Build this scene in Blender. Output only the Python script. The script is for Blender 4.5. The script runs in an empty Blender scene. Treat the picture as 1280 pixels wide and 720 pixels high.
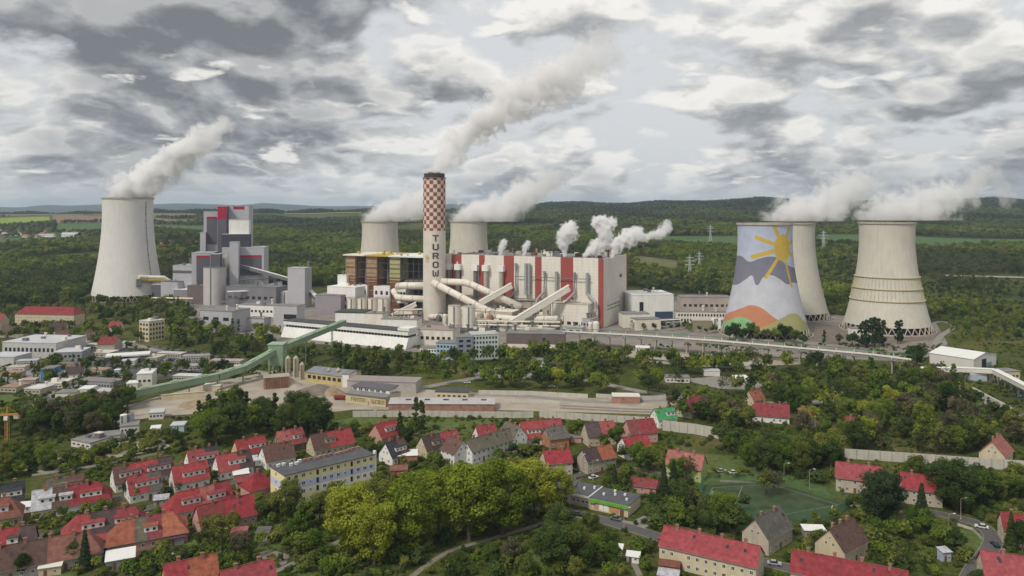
import bpy, math, random
import numpy as np
from mathutils import Vector, Matrix

random.seed(7)
rng = np.random.default_rng(7)
scene = bpy.context.scene
COL = scene.collection
R = math.radians

# ---------------------------------------------------------------- camera, sky, sun, exposure
FPX, CAMZ, HORY = 950.0, 112.0, 262.0          # focal length in photo pixels, drone height, photo row of the horizon
cd = bpy.data.cameras.new('camera')
cam = bpy.data.objects.new('camera', cd); COL.objects.link(cam)
cam.location = (0, 0, CAMZ); cam.rotation_euler = (R(90), 0, 0)
cd.sensor_width = 36.0; cd.lens = FPX / 1280 * 36.0
cd.shift_y = -(360 - HORY) / 1280.0
cd.clip_start = 1.0; cd.clip_end = 60000.0
scene.camera = cam

SUN_EL, SUN_AZ = 48.0, 222.0                   # azimuth clockwise from +Y (the view direction): behind the camera, to its left
sd = bpy.data.lights.new('sun', 'SUN'); sun = bpy.data.objects.new('sun', sd); COL.objects.link(sun)
sd.energy = 1.5; sd.angle = R(10); sd.color = (1.0, 0.94, 0.84)
sdir = Vector((math.sin(R(SUN_AZ)) * math.cos(R(SUN_EL)), math.cos(R(SUN_AZ)) * math.cos(R(SUN_EL)), math.sin(R(SUN_EL))))
sun.rotation_euler = sdir.to_track_quat('Z', 'Y').to_euler(); sun.location = (-300, -300, 400)

vs = scene.view_settings
scene.display_settings.display_device = 'sRGB'
vs.view_transform = 'Standard'; vs.look = 'None'; vs.gamma = 1.0; vs.exposure = 0.75; vs.use_curve_mapping = False
cy = scene.cycles
cy.max_bounces = 9; cy.diffuse_bounces = 3; cy.glossy_bounces = 2; cy.transmission_bounces = 4
cy.volume_bounces = 8; cy.transparent_max_bounces = 12
cy.volume_step_rate = 1.0; cy.volume_max_steps = 64
cy.use_denoising = True; cy.caustics_reflective = False; cy.caustics_refractive = False
cy.sample_clamp_indirect = 6.0

def NT(tree):
    """small helper: n(type, inputs..., attrs) makes a node, links sockets or sets values"""
    def n(kind, ins=None, **attrs):
        nd = tree.nodes.new(kind)
        for k, v in attrs.items(): setattr(nd, k, v)
        for k, v in (ins or {}).items():
            s = nd.inputs[k]
            if isinstance(v, bpy.types.NodeSocket): tree.links.new(v, s)
            else: s.default_value = v
        return nd
    return n

def build_world():
    w = bpy.data.worlds.new('World'); scene.world = w; w.use_nodes = True
    w.cycles.sampling_method = 'MANUAL'; w.cycles.sample_map_resolution = 512
    t = w.node_tree; t.nodes.clear(); n = NT(t)
    M = lambda op, a, b=0.0, c=0.0, cl=False: n('ShaderNodeMath', {0: a, 1: b, 2: c}, operation=op, use_clamp=cl).outputs[0]
    sky = n('ShaderNodeTexSky', sky_type='NISHITA', sun_disc=False, sun_elevation=R(SUN_EL), sun_rotation=R(SUN_AZ),
            air_density=1.0, dust_density=2.0, ozone_density=1.0)
    tc = n('ShaderNodeTexCoord')
    sx = n('ShaderNodeSeparateXYZ', {0: tc.outputs['Generated']})
    zz = M('MAXIMUM', sx.outputs[2], 0.0)
    def plane(off, lift, seed, k=1.0):                    # a cloud deck seen in perspective; k squeezes it along the view depth
        den = M('ADD', M('ADD', zz, off), lift)
        return n('ShaderNodeCombineXYZ', {0: M('ADD', M('DIVIDE', sx.outputs[0], den), seed*1.7), 1: M('ADD', M('DIVIDE', M('MULTIPLY', sx.outputs[1], k), den), seed*0.9), 2: 0.0}).outputs[0]
    def noise(vec, sc, det, ro, di=0.0):
        return n('ShaderNodeTexNoise', {'Vector': vec, 'Scale': sc, 'Detail': det, 'Roughness': ro, 'Distortion': di}, noise_dimensions='2D').outputs[0]
    def ramp(x, a, b, c=0.0, d=1.0):
        return n('ShaderNodeMapRange', {0: x, 1: a, 2: b, 3: c, 4: d}, interpolation_type='SMOOTHSTEP').outputs[0]
    def colr(x, stops):
        c = n('ShaderNodeValToRGB', {0: x}); e = c.color_ramp.elements
        e[0].position, e[0].color = stops[0][0], (*stops[0][1], 1); e[1].position, e[1].color = stops[-1][0], (*stops[-1][1], 1)
        for p, k in stops[1:-1]: q = e.new(p); q.color = (*k, 1)
        return c.outputs[0]
    S = SKYSEED
    def billow(vec, sc):                                   # rounded lobes with creases between them
        a = noise(vec, sc, 6, 0.5)
        return M('SUBTRACT', 1.0, M('MULTIPLY', M('ABSOLUTE', M('MULTIPLY_ADD', a, 2.0, -1.0)), 1.9))
    def warp(vec, sc, amt):
        w = n('ShaderNodeTexNoise', {'Vector': vec, 'Scale': sc, 'Detail': 3, 'Roughness': 0.55}, noise_dimensions='2D').outputs['Color']
        return n('ShaderNodeVectorMath', {0: n('ShaderNodeVectorMath', {0: w, 1: (0.5, 0.5, 0.5)}, operation='SUBTRACT').outputs[0], 1: (amt, amt, 0), 2: vec}, operation='MULTIPLY_ADD').outputs[0]
    def field_(off, lift, seed, s1, s2, mixv):
        p = warp(plane(off, lift, seed), s1*1.3, 0.16)
        return M('ADD', M('MULTIPLY', noise(p, s1, 10, 0.60), 1-mixv), M('MULTIPLY', M('SUBTRACT', 1.0, billow(p, s2)), mixv))
    # high deck: broken grey and white sheet
    d0, d1 = field_(0.30, 0, S, 1.25, 2.3, 0.34), field_(0.30, 0.030, S, 1.25, 2.3, 0.34)
    big = noise(plane(0.30, 0, S+7.3), 0.75, 2, 0.5)
    lit = M('MULTIPLY_ADD', M('SUBTRACT', d0, d1), 5.0, 0.50, True)
    thick = ramp(M('ADD', M('MULTIPLY', d0, 0.8), M('MULTIPLY', big, 0.9)), TH0, TH0+0.46)
    shade = M('SUBTRACT', M('MULTIPLY_ADD', lit, 0.72, 0.38), M('MULTIPLY', thick, 0.60), cl=True)
    deck = colr(shade, [(0.0, (1.15, 1.22, 1.32)), (0.25, (1.85, 1.92, 2.0)), (0.5, (2.8, 2.82, 2.85)), (0.75, (4.2, 4.15, 4.0)), (1.0, (5.6, 5.45, 5.2))])
    cover = ramp(M('ADD', d0, M('MULTIPLY', big, 0.35)), 0.46, 0.62)
    gap = n('ShaderNodeMix', {0: 0.95, 6: sky.outputs[0], 7: (4.2, 4.25, 4.32, 1)}, data_type='RGBA').outputs[2]
    c = n('ShaderNodeMix', {0: cover, 6: gap, 7: deck}, data_type='RGBA').outputs[2]
    # lower deck: separate heaped clouds with bright rims and grey bases
    e0, e1 = field_(0.20, 0, S+21.0, 1.7, 3.0, 0.42), field_(0.20, 0.018, S+21.0, 1.7, 3.0, 0.42)
    el = M('MULTIPLY_ADD', M('SUBTRACT', e0, e1), 4.0, 0.52, True)
    heap = colr(el, [(0.0, (1.5, 1.55, 1.63)), (0.3, (2.5, 2.5, 2.52)), (0.6, (4.1, 4.0, 3.8)), (1.0, (5.8, 5.6, 5.25))])
    c = n('ShaderNodeMix', {0: ramp(e0, TE0-0.01, TE0+0.14, 0.0, 0.85), 6: c, 7: heap}, data_type='RGBA').outputs[2]
    hz = ramp(zz, 0.0, 0.055)
    c = n('ShaderNodeMix', {0: M('MULTIPLY_ADD', hz, 0.5, 0.5), 6: (5.0, 5.05, 5.0, 1), 7: c}, data_type='RGBA').outputs[2]
    bg = n('ShaderNodeBackground', {0: c, 1: 0.1})
    n('ShaderNodeOutputWorld', {0: bg.outputs[0]})
SKYSEED = 36.0; TH0, TE0 = 0.64, 0.55
build_world()

# ---------------------------------------------------------------- helpers: photo pixel -> place, meshes, materials, things
def ray(px, py, z=0.0):
    Y = FPX * (CAMZ - z) / (py - HORY)
    return Vector(((px - 640) * Y / FPX, Y, z))
def at(px, Y, z=0.0): return Vector(((px - 640) * Y / FPX, Y, z))
def pxof(p): return 640 + FPX * p[0] / max(p[1], 1), HORY + FPX * (CAMZ - p[2]) / max(p[1], 1)

MATS = {}
def mat(key, col=None, rough=0.85, var=0.16, sc=0.6, streak=0.0, bump=0.0, metal=0.0, grid=None, spec=0.3):
    """painted / mineral surface: base colour with mottling, optional vertical weather streaks and panel joints"""
    if key in MATS: return MATS[key]
    m = bpy.data.materials.new(key); m.use_nodes = True; t = m.node_tree; t.nodes.clear(); n = NT(t)
    geo = n('ShaderNodeNewGeometry')
    nz = n('ShaderNodeTexNoise', {'Vector': geo.outputs['Position'], 'Scale': sc, 'Detail': 5, 'Roughness': 0.6})
    f = n('ShaderNodeMapRange', {0: nz.outputs[0], 1: 0.3, 2: 0.7, 3: 1 - var, 4: 1 + var}).outputs[0]
    if streak:
        mp = n('ShaderNodeMapping', {0: geo.outputs['Position'], 3: (1, 1, 0.06)})
        s2 = n('ShaderNodeTexNoise', {'Vector': mp.outputs[0], 'Scale': 0.7, 'Detail': 4, 'Roughness': 0.65})
        g = n('ShaderNodeMapRange', {0: s2.outputs[0], 1: 0.35, 2: 0.7, 3: 1.05, 4: 1 - streak}).outputs[0]
        f = n('ShaderNodeMath', {0: f, 1: g}, operation='MULTIPLY').outputs[0]
    if grid:
        sp = n('ShaderNodeSeparateXYZ', {0: geo.outputs['Position']})
        w = n('ShaderNodeMath', {0: sp.outputs[2], 1: grid}, operation='MODULO').outputs[0]
        g = n('ShaderNodeMath', {0: w, 1: grid * 0.10}, operation='GREATER_THAN').outputs[0]
        g = n('ShaderNodeMapRange', {0: g, 1: 0, 2: 1, 3: 0.86, 4: 1.0}).outputs[0]
        f = n('ShaderNodeMath', {0: f, 1: g}, operation='MULTIPLY').outputs[0]
    base = tuple(col)
    if key.startswith('roof_') or key.startswith('wall_'):
        rd = n('ShaderNodeObjectInfo').outputs['Random']; k = 1.0 if key.startswith('roof_') else 0.5
        vv = n('ShaderNodeMapRange', {0: rd, 1: 0, 2: 1, 3: 1-0.16*k, 4: 1+0.16*k}).outputs[0]; ss = n('ShaderNodeMapRange', {0: n('ShaderNodeMath', {0: n('ShaderNodeMath', {0: rd, 1: 7.31}, operation='MULTIPLY').outputs[0]}, operation='FRACT').outputs[0], 1: 0, 2: 1, 3: 1-0.06*k, 4: 1+0.08*k}).outputs[0]
        base = n('ShaderNodeHueSaturation', {'Saturation': ss, 'Value': vv, 'Color': (*col, 1)}).outputs[0]
        if key.startswith('roof_'):                       # moss, soot and repaired patches
            ps = n('ShaderNodeTexNoise', {'Vector': geo.outputs['Position'], 'Scale': 0.9, 'Detail': 6, 'Roughness': 0.7}).outputs[0]
            pm = n('ShaderNodeMapRange', {0: ps, 1: 0.54, 2: 0.72, 3: 0.0, 4: 0.35}).outputs[0]
            base = n('ShaderNodeMix', {0: pm, 6: base, 7: (0.10, 0.085, 0.07, 1)}, data_type='RGBA').outputs[2]
    c = n('ShaderNodeVectorMath', {0: base, 'Scale': f}, operation='SCALE').outputs[0]
    b = n('ShaderNodeBsdfPrincipled', {'Base Color': c, 'Roughness': rough, 'Metallic': metal, 'Specular IOR Level': spec})
    if bump:
        bm = n('ShaderNodeBump', {'Strength': bump, 'Distance': 0.2, 'Height': nz.outputs[0]})
        t.links.new(bm.outputs[0], b.inputs['Normal'])
    n('ShaderNodeOutputMaterial', {0: b.outputs[0]})
    MATS[key] = m
    return m

class MB:
    def __init__(s): s.v, s.f = [], []
    def add(s, vs, fs):
        o = len(s.v); s.v += [tuple(p) for p in vs]; s.f += [tuple(i + o for i in q) for q in fs]; return s
    def box(s, x0, x1, y0, y1, z0, z1):
        return s.add([(x0,y0,z0),(x1,y0,z0),(x1,y1,z0),(x0,y1,z0),(x0,y0,z1),(x1,y0,z1),(x1,y1,z1),(x0,y1,z1)],
                     [(0,3,2,1),(4,5,6,7),(0,1,5,4),(1,2,6,5),(2,3,7,6),(3,0,4,7)])
    def slab(s, poly, th):
        k = len(poly); lo = [(p[0], p[1], p[2] - th) for p in poly]
        return s.add(list(poly) + lo, [tuple(range(k)), tuple(range(2*k-1, k-1, -1))] + [(i, i+k, (i+1)%k+k, (i+1)%k) for i in range(k)])
    def prism(s, prof, y0, y1):                       # profile of (x, z) pushed from y0 to y1
        k = len(prof); vs = [(x, y0, z) for x, z in prof] + [(x, y1, z) for x, z in prof]
        return s.add(vs, [tuple(range(k)), tuple(range(2*k-1, k-1, -1))] + [((i+1)%k, i, i+k, (i+1)%k+k) for i in range(k)])
    def prismx(s, prof, x0, x1):                      # profile of (y, z) pushed from x0 to x1
        k = len(prof); vs = [(x0, y, z) for y, z in prof] + [(x1, y, z) for y, z in prof]
        return s.add(vs, [tuple(range(k-1, -1, -1)), tuple(range(k, 2*k))] + [(i, (i+1)%k, (i+1)%k+k, i+k) for i in range(k)])
    def lathe(s, prof, cx=0, cy=0, n=24, cap=True):
        k = len(prof); vs = []
        for r, z in prof:
            for j in range(n):
                a = 2*math.pi*j/n; vs.append((cx + r*math.cos(a), cy + r*math.sin(a), z))
        fs = [(i*n+j, i*n+(j+1)%n, (i+1)*n+(j+1)%n, (i+1)*n+j) for i in range(k-1) for j in range(n)]
        if cap: fs += [tuple(range(n-1, -1, -1)), tuple(range((k-1)*n, k*n))]
        return s.add(vs, fs)
    def cyl(s, cx, cy, z0, z1, r, n=20): return s.lathe([(r, z0), (r, z1)], cx, cy, n)
    def tube(s, pts, r, n=8, cap=True):
        pts = [Vector(p) for p in pts]; k = len(pts); rs = r if isinstance(r, (list, tuple)) else [r]*k; vs = []
        for i, p in enumerate(pts):
            d = (pts[min(i+1, k-1)] - pts[max(i-1, 0)]).normalized()
            a = d.cross(Vector((0, 0, 1)));
            if a.length < 0.05: a = d.cross(Vector((1, 0, 0)))
            a.normalize(); b = d.cross(a)
            for j in range(n):
                q = 2*math.pi*j/n; vs.append(p + a*(rs[i]*math.cos(q)) + b*(rs[i]*math.sin(q)))
        fs = [(i*n+j, (i+1)*n+j, (i+1)*n+(j+1)%n, i*n+(j+1)%n) for i in range(k-1) for j in range(n)]
        if cap: fs += [tuple(range(n)), tuple(range(k*n-1, (k-1)*n-1, -1))]
        return s.add(vs, fs)
    def beam(s, p, q, w, h):                           # box along a segment, w across, h upright
        p, q = Vector(p), Vector(q); d = (q-p).normalized(); a = d.cross(Vector((0,0,1)))
        if a.length < 0.05: a = Vector((1,0,0))
        a.normalize(); b = a.cross(d).normalized(); vs = []
        for e in (p, q):
            for sa, sb in ((-1,-1),(1,-1),(1,1),(-1,1)): vs.append(e + a*(sa*w/2) + b*(sb*h/2))
        return s.add(vs, [(0,1,2,3),(7,6,5,4),(0,4,5,1),(1,5,6,2),(2,6,7,3),(3,7,4,0)])
    def mesh(s, name, m, smooth=False):
        me = bpy.data.meshes.new(name); me.from_pydata(s.v, [], s.f)
        for x in (m if isinstance(m, (list, tuple)) else [m]): me.materials.append(x)
        if smooth: me.polygons.foreach_set('use_smooth', [True]*len(me.polygons))
        me.validate(); me.update(); return me
    def build(s, name, m, parent=None, smooth=False):
        return link(name, s.mesh(name, m, smooth), parent)

def link(name, data, parent=None, loc=None, rz=None, scale=None):
    o = bpy.data.objects.new(name, data); COL.objects.link(o)
    if parent is not None: o.parent = parent
    if loc is not None: o.location = loc
    if rz is not None: o.rotation_euler = (0, 0, rz)
    if scale is not None: o.scale = scale
    return o

THINGS = []        # (object, label, share) - labels are made unique at the end
LANDMARKS = []     # (short phrase, position)
FOOT = []          # footprints to keep plants out of: (cx, cy, ang, half length, half width)
def tag(o, label, cat, group=None, share=False):
    o['label'] = label; o['category'] = cat
    if group: o['group'] = group
    THINGS.append((o, share)); return o
def thing(name, label, cat, loc, rz=0.0, group=None, share=False):
    return tag(link(name, None, None, loc, rz), label, cat, group, share)
def struct(name, mb, m, kind='structure', smooth=False):
    o = mb.build(name, m, None, smooth); o['kind'] = kind; return o
def foot(c, ang, hl, hw): FOOT.append((c[0], c[1], math.cos(ang), math.sin(ang), hl, hw))
def free(x, y, pad=1.0):
    for cx, cy_, c, s, hl, hw in FOOT:
        dx, dy = x - cx, y - cy_
        if abs(dx*c + dy*s) < hl + pad and abs(-dx*s + dy*c) < hw + pad: return False
    return True
# ---------------------------------------------------------------- terrain
def lerp_tab(tab, x): return np.interp(x, [a for a, _ in tab], [b for _, b in tab])
LEFT  = [(0,0),(1010,0),(1150,6),(1400,19),(1800,30),(2060,38),(2330,50),(2700,64),(3450,82),(4200,92),(5200,60),(7500,40),(10500,60),(13500,150),(17000,110),(24000,60)]
RIGHT = [(0,0),(1010,0),(1120,4),(1400,30),(2000,50),(2800,78),(3600,112),(4600,146),(5600,132),(8000,90),(11000,90),(13500,160),(17000,110),(24000,60)]
FARHILL = [(-900,190),(0,150),(28,140),(45,172),(60,190),(85,182),(120,196),(190,200),(215,216),(255,204),(300,190),(330,228),(352,206),(400,168),(520,160),(562,206),(576,212),(600,172),(700,150),(1150,170),(1195,270),(1245,360),(1290,280),(1400,190),(2200,170)]
def terrain(X, Y):
    X = np.asarray(X, float); Y = np.asarray(Y, float)
    px = 640 + FPX * X / np.maximum(Y, 50)
    s = np.clip((px - 520) / 260, 0, 1); s = s*s*(3-2*s)
    z = lerp_tab(LEFT, Y)*(1-s) + lerp_tab(RIGHT, Y)*s
    far = np.clip((Y - 9500) / 4000, 0, 1)*np.clip((17500-Y)/3500, 0, 1)
    z = z*(1-far) + far*lerp_tab(FARHILL, px)
    rol = np.clip((Y-1050)/500, 0, 1)
    z = z + rol*(3.0*np.sin(X*0.011+1.3)*np.sin(Y*0.009) + 6.0*np.sin(X*0.0031+0.4)*np.cos(Y*0.0023+X*0.0011))
    crest = np.clip((Y-3000)/1200, 0, 1)*np.clip((6500-Y)/1500, 0, 1)*s
    z = z + crest*(10*np.sin(px*0.021+0.7) + 7*np.sin(px*0.047) + 12*np.exp(-((px-935)/45)**2))
    return z
def tz(x, y): return float(terrain(x, y))

def ground_material():
    m = bpy.data.materials.new('grassland'); m.use_nodes = True; t = m.node_tree; t.nodes.clear(); n = NT(t)
    geo = n('ShaderNodeNewGeometry')
    def nz(sc, det=6, ro=0.6): return n('ShaderNodeTexNoise', {'Vector': geo.outputs['Position'], 'Scale': sc, 'Detail': det, 'Roughness': ro}).outputs[0]
    def rp(x, stops):
        c = n('ShaderNodeValToRGB', {0: x}); e = c.color_ramp.elements
        e[0].position, e[0].color = stops[0][0], (*stops[0][1], 1); e[1].position, e[1].color = stops[-1][0], (*stops[-1][1], 1)
        for p, k in stops[1:-1]: q = e.new(p); q.color = (*k, 1)
        return c.outputs[0]
    a = rp(nz(0.035), [(0.30, (0.058,0.084,0.020)), (0.46, (0.088,0.112,0.026)), (0.58, (0.125,0.128,0.045)), (0.70, (0.19,0.155,0.09))])
    b = rp(nz(0.5), [(0.32, (0.45,0.45,0.45)), (0.68, (1.25,1.2,1.1))])
    c = n('ShaderNodeMix', {0: 1.0, 6: a, 7: b}, data_type='RGBA', blend_type='MULTIPLY').outputs[2]
    big = rp(nz(0.0035, 4), [(0.40, (0.62,0.72,0.7)), (0.62, (1.1,1.05,0.9))])
    c = n('ShaderNodeMix', {0: 1.0, 6: c, 7: big}, data_type='RGBA', blend_type='MULTIPLY').outputs[2]
    bmp = n('ShaderNodeBump', {'Strength': 0.8, 'Distance': 0.6, 'Height': nz(0.9, 4)})
    p = n('ShaderNodeBsdfPrincipled', {'Base Color': c, 'Roughness': 0.95, 'Specular IOR Level': 0.1, 'Normal': bmp.outputs[0]})
    n('ShaderNodeOutputMaterial', {0: p.outputs[0]})
    return m
M_GRASS = ground_material()

def build_terrain():
    ys = np.concatenate([[-400, 20, 60], np.geomspace(100, 900, 22), np.linspace(930, 2000, 40), np.geomspace(2040, 24000, 70)])
    pxs = np.linspace(-1500, 2780, 240)
    PX, YY = np.meshgrid(pxs, ys); XX = (PX - 640) * np.maximum(YY, 260) / FPX
    ZZ = terrain(XX, np.maximum(YY, 1))
    v = np.stack([XX, YY, ZZ], -1).reshape(-1, 3); nr, nc = PX.shape
    f = [(i*nc+j, i*nc+j+1, (i+1)*nc+j+1, (i+1)*nc+j) for i in range(nr-1) for j in range(nc-1)]
    me = bpy.data.meshes.new('terrain'); me.from_pydata(v.tolist(), [], f); me.materials.append(M_GRASS)
    me.polygons.foreach_set('use_smooth', [True]*len(f)); me.update()
    o = link('terrain', me); o['kind'] = 'structure'
build_terrain()

# crop colours
M_CROP   = mat('crop_green', (0.060, 0.115, 0.030), 0.95, 0.14, 0.02)
M_RAPE   = mat('rapeseed', (0.30, 0.30, 0.025), 0.95, 0.12, 0.02)
M_SOIL   = mat('ploughed_soil', (0.21, 0.135, 0.085), 0.95, 0.12, 0.02)
M_FLOWER = mat('spring_green_crop', (0.20, 0.26, 0.03), 0.95, 0.14, 0.02)
M_DULL   = mat('dull_meadow', (0.13, 0.13, 0.055), 0.95, 0.25, 0.03)
FIELDS = []
def field(m, px0, px1, ya0, ya1, yb0=None, yb1=None, lift=0.8):
    """a field draped on the terrain between two bearings (photo columns) and distances (near edge ya0..yb0, far edge ya1..yb1)"""
    yb0 = ya0 if yb0 is None else yb0; yb1 = ya1 if yb1 is None else yb1
    nx, ny = max(4, int(abs(px1-px0)/(14 if ya0 < 9000 else 6))), (10 if ya0 < 9000 else 24); v = []
    for i in range(ny+1):
        for j in range(nx+1):
            u = j/nx; a = ya0*(1-u)+yb0*u; b = ya1*(1-u)+yb1*u; Y = a+(b-a)*i/ny
            px = px0+(px1-px0)*u; X = (px-640)*Y/FPX; v.append((X, Y, tz(X, Y)+lift))
    mb = MB().add(v, [(i*(nx+1)+j, i*(nx+1)+j+1, (i+1)*(nx+1)+j+1, (i+1)*(nx+1)+j) for i in range(ny) for j in range(nx)])
    struct('field', mb, m, smooth=True); FIELDS.append((px0, px1, ya0, ya1, yb0, yb1))
def in_field(X, Y):
    px = 640 + FPX*X/Y
    for px0, px1, a0, a1, b0, b1 in FIELDS:
        if px0 <= px <= px1:
            u = (px-px0)/(px1-px0)
            if a0*(1-u)+b0*u - 6 <= Y <= a1*(1-u)+b1*u + 4: return True
    return False
field(M_CROP, -300, 84, 1780, 2040, 1860, 2050)
field(M_FLOWER, -300, 62, 2520, 3350, 2620, 3250)
field(M_SOIL, 66, 246, 2750, 3500, 2700, 2950)
field(M_CROP, 70, 255, 2300, 2700, 2150, 2560)
field(M_DULL, 60, 245, 3560, 4150, 3020, 3900)
field(M_DULL, -300, 60, 3560, 4150)
field(M_RAPE, 355, 452, 3900, 4080, 3960, 4180, 3.0)
field(M_RAPE, 508, 585, 3050, 3260, 2950, 3150, 2.0)
field(M_DULL, 300, 360, 3200, 3400, 3250, 3420, 2.0)
field(M_RAPE, 676, 735, 3560, 3900, 3700, 3950, 2.0)
field(M_DULL, 700, 800, 3300, 3420, 3500, 3620, 2.0)
field(M_CROP, 1018, 1120, 1560, 1900, 1540, 1880)
field(M_CROP, 1130, 1500, 1560, 1880, 1500, 1800)
field(M_CROP, 800, 925, 1700, 1830, 1600, 1900)
field(M_DULL, 796, 850, 1230, 1400, 1180, 1330)

M_WOODF = mat('far_wooded_hill', (0.030, 0.044, 0.030), 0.95, 0.3, 0.004)
for pa, pb in ((-1400, -300), (-300, 350), (350, 1000), (1000, 1500), (1500, 2600)): field(M_WOODF, pa, pb, 9800, 16500, None, None, 5.0)
M_SANDF = mat('haul_track', (0.30, 0.27, 0.19), 0.95, 0.15, 0.05)
field(M_SANDF, 1178, 1420, 1178, 1190, 1120, 1132, 1.0)
# ---------------------------------------------------------------- sheets: roads, paths, yards
M_ASPH = mat('asphalt', (0.105, 0.10, 0.098), 0.9, 0.15, 0.4)
M_PATH = mat('path_gravel', (0.22, 0.195, 0.16), 0.95, 0.15, 0.6)
M_SAND = mat('sandy_yard', (0.36, 0.315, 0.255), 0.95, 0.22, 0.09)
M_CONC = mat('plant_concrete', (0.23, 0.205, 0.18), 0.92, 0.25, 0.05)
M_PAVE = mat('paving', (0.25, 0.235, 0.215), 0.92, 0.15, 0.3)
M_LAWN = mat('lawn', (0.088, 0.120, 0.028), 0.95, 0.4, 0.35)
M_GRAV = mat('brown_gravel', (0.17, 0.14, 0.115), 0.95, 0.3, 0.15)
SHEETS = []
def sheet(name, m, pts, lift, grow=False):
    w = [ray(x, y) for x, y in pts]
    mb = MB().add([(p.x, p.y, lift) for p in w], [tuple(range(len(w)))])
    o = struct(name, mb, m); SHEETS.append([(p.x, p.y) for p in w]) if grow else None
    return o
ROADS = []
def strip(name, m, pts, width, lift, kerb=False):
    w = [ray(x, y) for x, y in pts]
    fine = []
    for i in range(len(w)-1):                            # rounded polyline
        p0, p1, p2, p3 = w[max(i-1,0)], w[i], w[i+1], w[min(i+2,len(w)-1)]
        for k in range(6):
            t = k/6; fine.append(0.5*((2*p1)+(p2-p0)*t+(2*p0-5*p1+4*p2-p3)*t*t+(3*p1-p0-3*p2+p3)*t**3))
    fine.append(w[-1]); L, Rr = [], []
    for i, p in enumerate(fine):
        d = (fine[min(i+1,len(fine)-1)]-fine[max(i-1,0)]).normalized(); nn = Vector((-d.y, d.x, 0))
        L.append(p+nn*width/2); Rr.append(p-nn*width/2)
        ROADS.append((p.x, p.y, width/2))
    n = len(fine)
    mb = MB().add([(p.x,p.y,lift) for p in L]+[(p.x,p.y,lift) for p in Rr], [(i+n, i+1+n, i+1, i) for i in range(n-1)])
    o = struct(name, mb, m)
    if kerb:
        for S, sg in ((L, 1), (Rr, -1)):
            k = MB()
            for i in range(n-1):
                a, b = S[i], S[i+1]; k.beam((a.x,a.y,0.07), (b.x,b.y,0.07), 0.22, 0.14)
            struct('kerb', k, M_PAVE)
    return o
def on_road(x, y, pad=1.0):
    for a, b, r in ROADS:
        if abs(a-x) < r+pad and abs(b-y) < r+pad: return True
    return False

sheet('plant_yard', M_CONC, [(225,374),(330,371),(560,369),(900,371),(1030,392),(1170,404),(1185,430),(1150,452),(1000,447),(800,440),(700,436),(520,440),(340,425),(250,410),(215,390)], 0.010)
sheet('sandy_yard', M_SAND, [(95,522),(170,503),(270,477),(345,463),(440,468),(520,486),(640,494),(820,500),(900,512),(850,519),(640,513),(440,512),(400,517),(330,512),(200,520),(150,528)], 0.012)
sheet('builders_yard', M_SAND, [(20,566),(60,560),(120,572),(60,592),(28,588)], 0.014)
sheet('works_yard', M_SAND, [(115,560),(190,545),(205,550),(215,560),(140,573)], 0.014)
sheet('car_park', M_ASPH, [(60,445),(180,430),(310,448),(295,466),(200,474),(90,478),(40,462)], 0.012)
sheet('service_yard', M_PAVE, [(0,452),(50,462),(120,480),(160,496),(95,505),(40,500),(20,480),(0,476)], 0.013)
sheet('lawn', M_LAWN, [(0,494),(26,492),(30,506),(0,512)], 0.015)
sheet('lawn', M_LAWN, [(440,522),(640,524),(700,540),(430,545),(400,530)], 0.012)
sheet('lawn', M_LAWN, [(860,566),(1000,575),(1040,620),(1000,640),(850,600)], 0.012)
sheet('lawn', M_LAWN, [(1195,660),(1236,668),(1228,690),(1190,700)], 0.014)
sheet('gravel_turning_place', M_PATH, [(316,692),(340,687),(362,694),(358,704),(345,712),(328,706)], 0.018)
for i, q in enumerate(([(168,646),(184,640),(190,646),(176,653)], [(196,690),(214,682),(232,694),(214,702)], [(112,700),(136,692),(146,704),(122,714)], [(148,706),(168,700),(180,712),(158,718)], [(228,678),(246,670),(256,682),(238,692)],
                       [(318,664),(352,654),(372,672),(345,688),(316,690)], [(360,712),(420,690),(436,704),(380,730)], [(70,656),(92,650),(98,660),(76,666)], [(60,716),(92,708),(98,722),(66,730)], [(640,690),(690,684),(700,706),(650,716)], [(240,650),(256,646),(262,656),(246,662)], [(1040,602),(1120,612),(1110,620),(1038,612)])):
    sheet('lawn', M_LAWN, q, 0.0135+0.0002*i, True)
sheet('courtyard', M_ASPH, [(655,592),(700,588),(735,606),(715,618),(655,614)], 0.014)
sheet('courtyard', M_PAVE, [(742,644),(790,652),(822,636),(838,640),(800,664),(760,656)], 0.014)
sheet('cooling_water_yard', M_GRAV, [(985,400),(1060,408),(1175,412),(1180,425),(1060,432),(1000,425)], 0.014)
strip('road', M_ASPH, [(655,634),(700,638),(745,648),(800,664),(870,686),(950,702),(1060,728)], 6.0, 0.022, True)
strip('road', M_ASPH, [(1160,640),(1190,646),(1222,655),(1241,672),(1234,692),(1218,712),(1205,740)], 5.5, 0.022, True)
strip('road', M_ASPH, [(690,620),(715,600),(765,584),(840,596),(880,600)], 4.5, 0.024, True)
strip('path', M_PATH, [(505,728),(540,702),(566,687),(590,680),(640,666),(690,650)], 2.0, 0.020)
strip('path', M_PATH, [(340,716),(360,707),(402,687),(430,674)], 2.2, 0.020)
strip('path', M_PATH, [(800,720),(790,692),(812,680)], 2.0, 0.020)
strip('path', M_PATH, [(900,601),(960,606),(1040,628),(1150,642)], 2.5, 0.020)
strip('road', M_ASPH, [(0,690),(60,668),(130,648),(205,630),(260,612),(318,596)], 4.5, 0.022, True)
strip('road', M_ASPH, [(-10,640),(60,634),(140,622),(240,603),(330,584)], 4.0, 0.024)
strip('road', M_PAVE, [(330,466),(250,452),(195,438),(150,426)], 7.0, 0.024)
strip('road', M_PAVE, [(520,486),(620,470),(720,474),(820,492),(960,504),(1060,500)], 7.0, 0.026)
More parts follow.
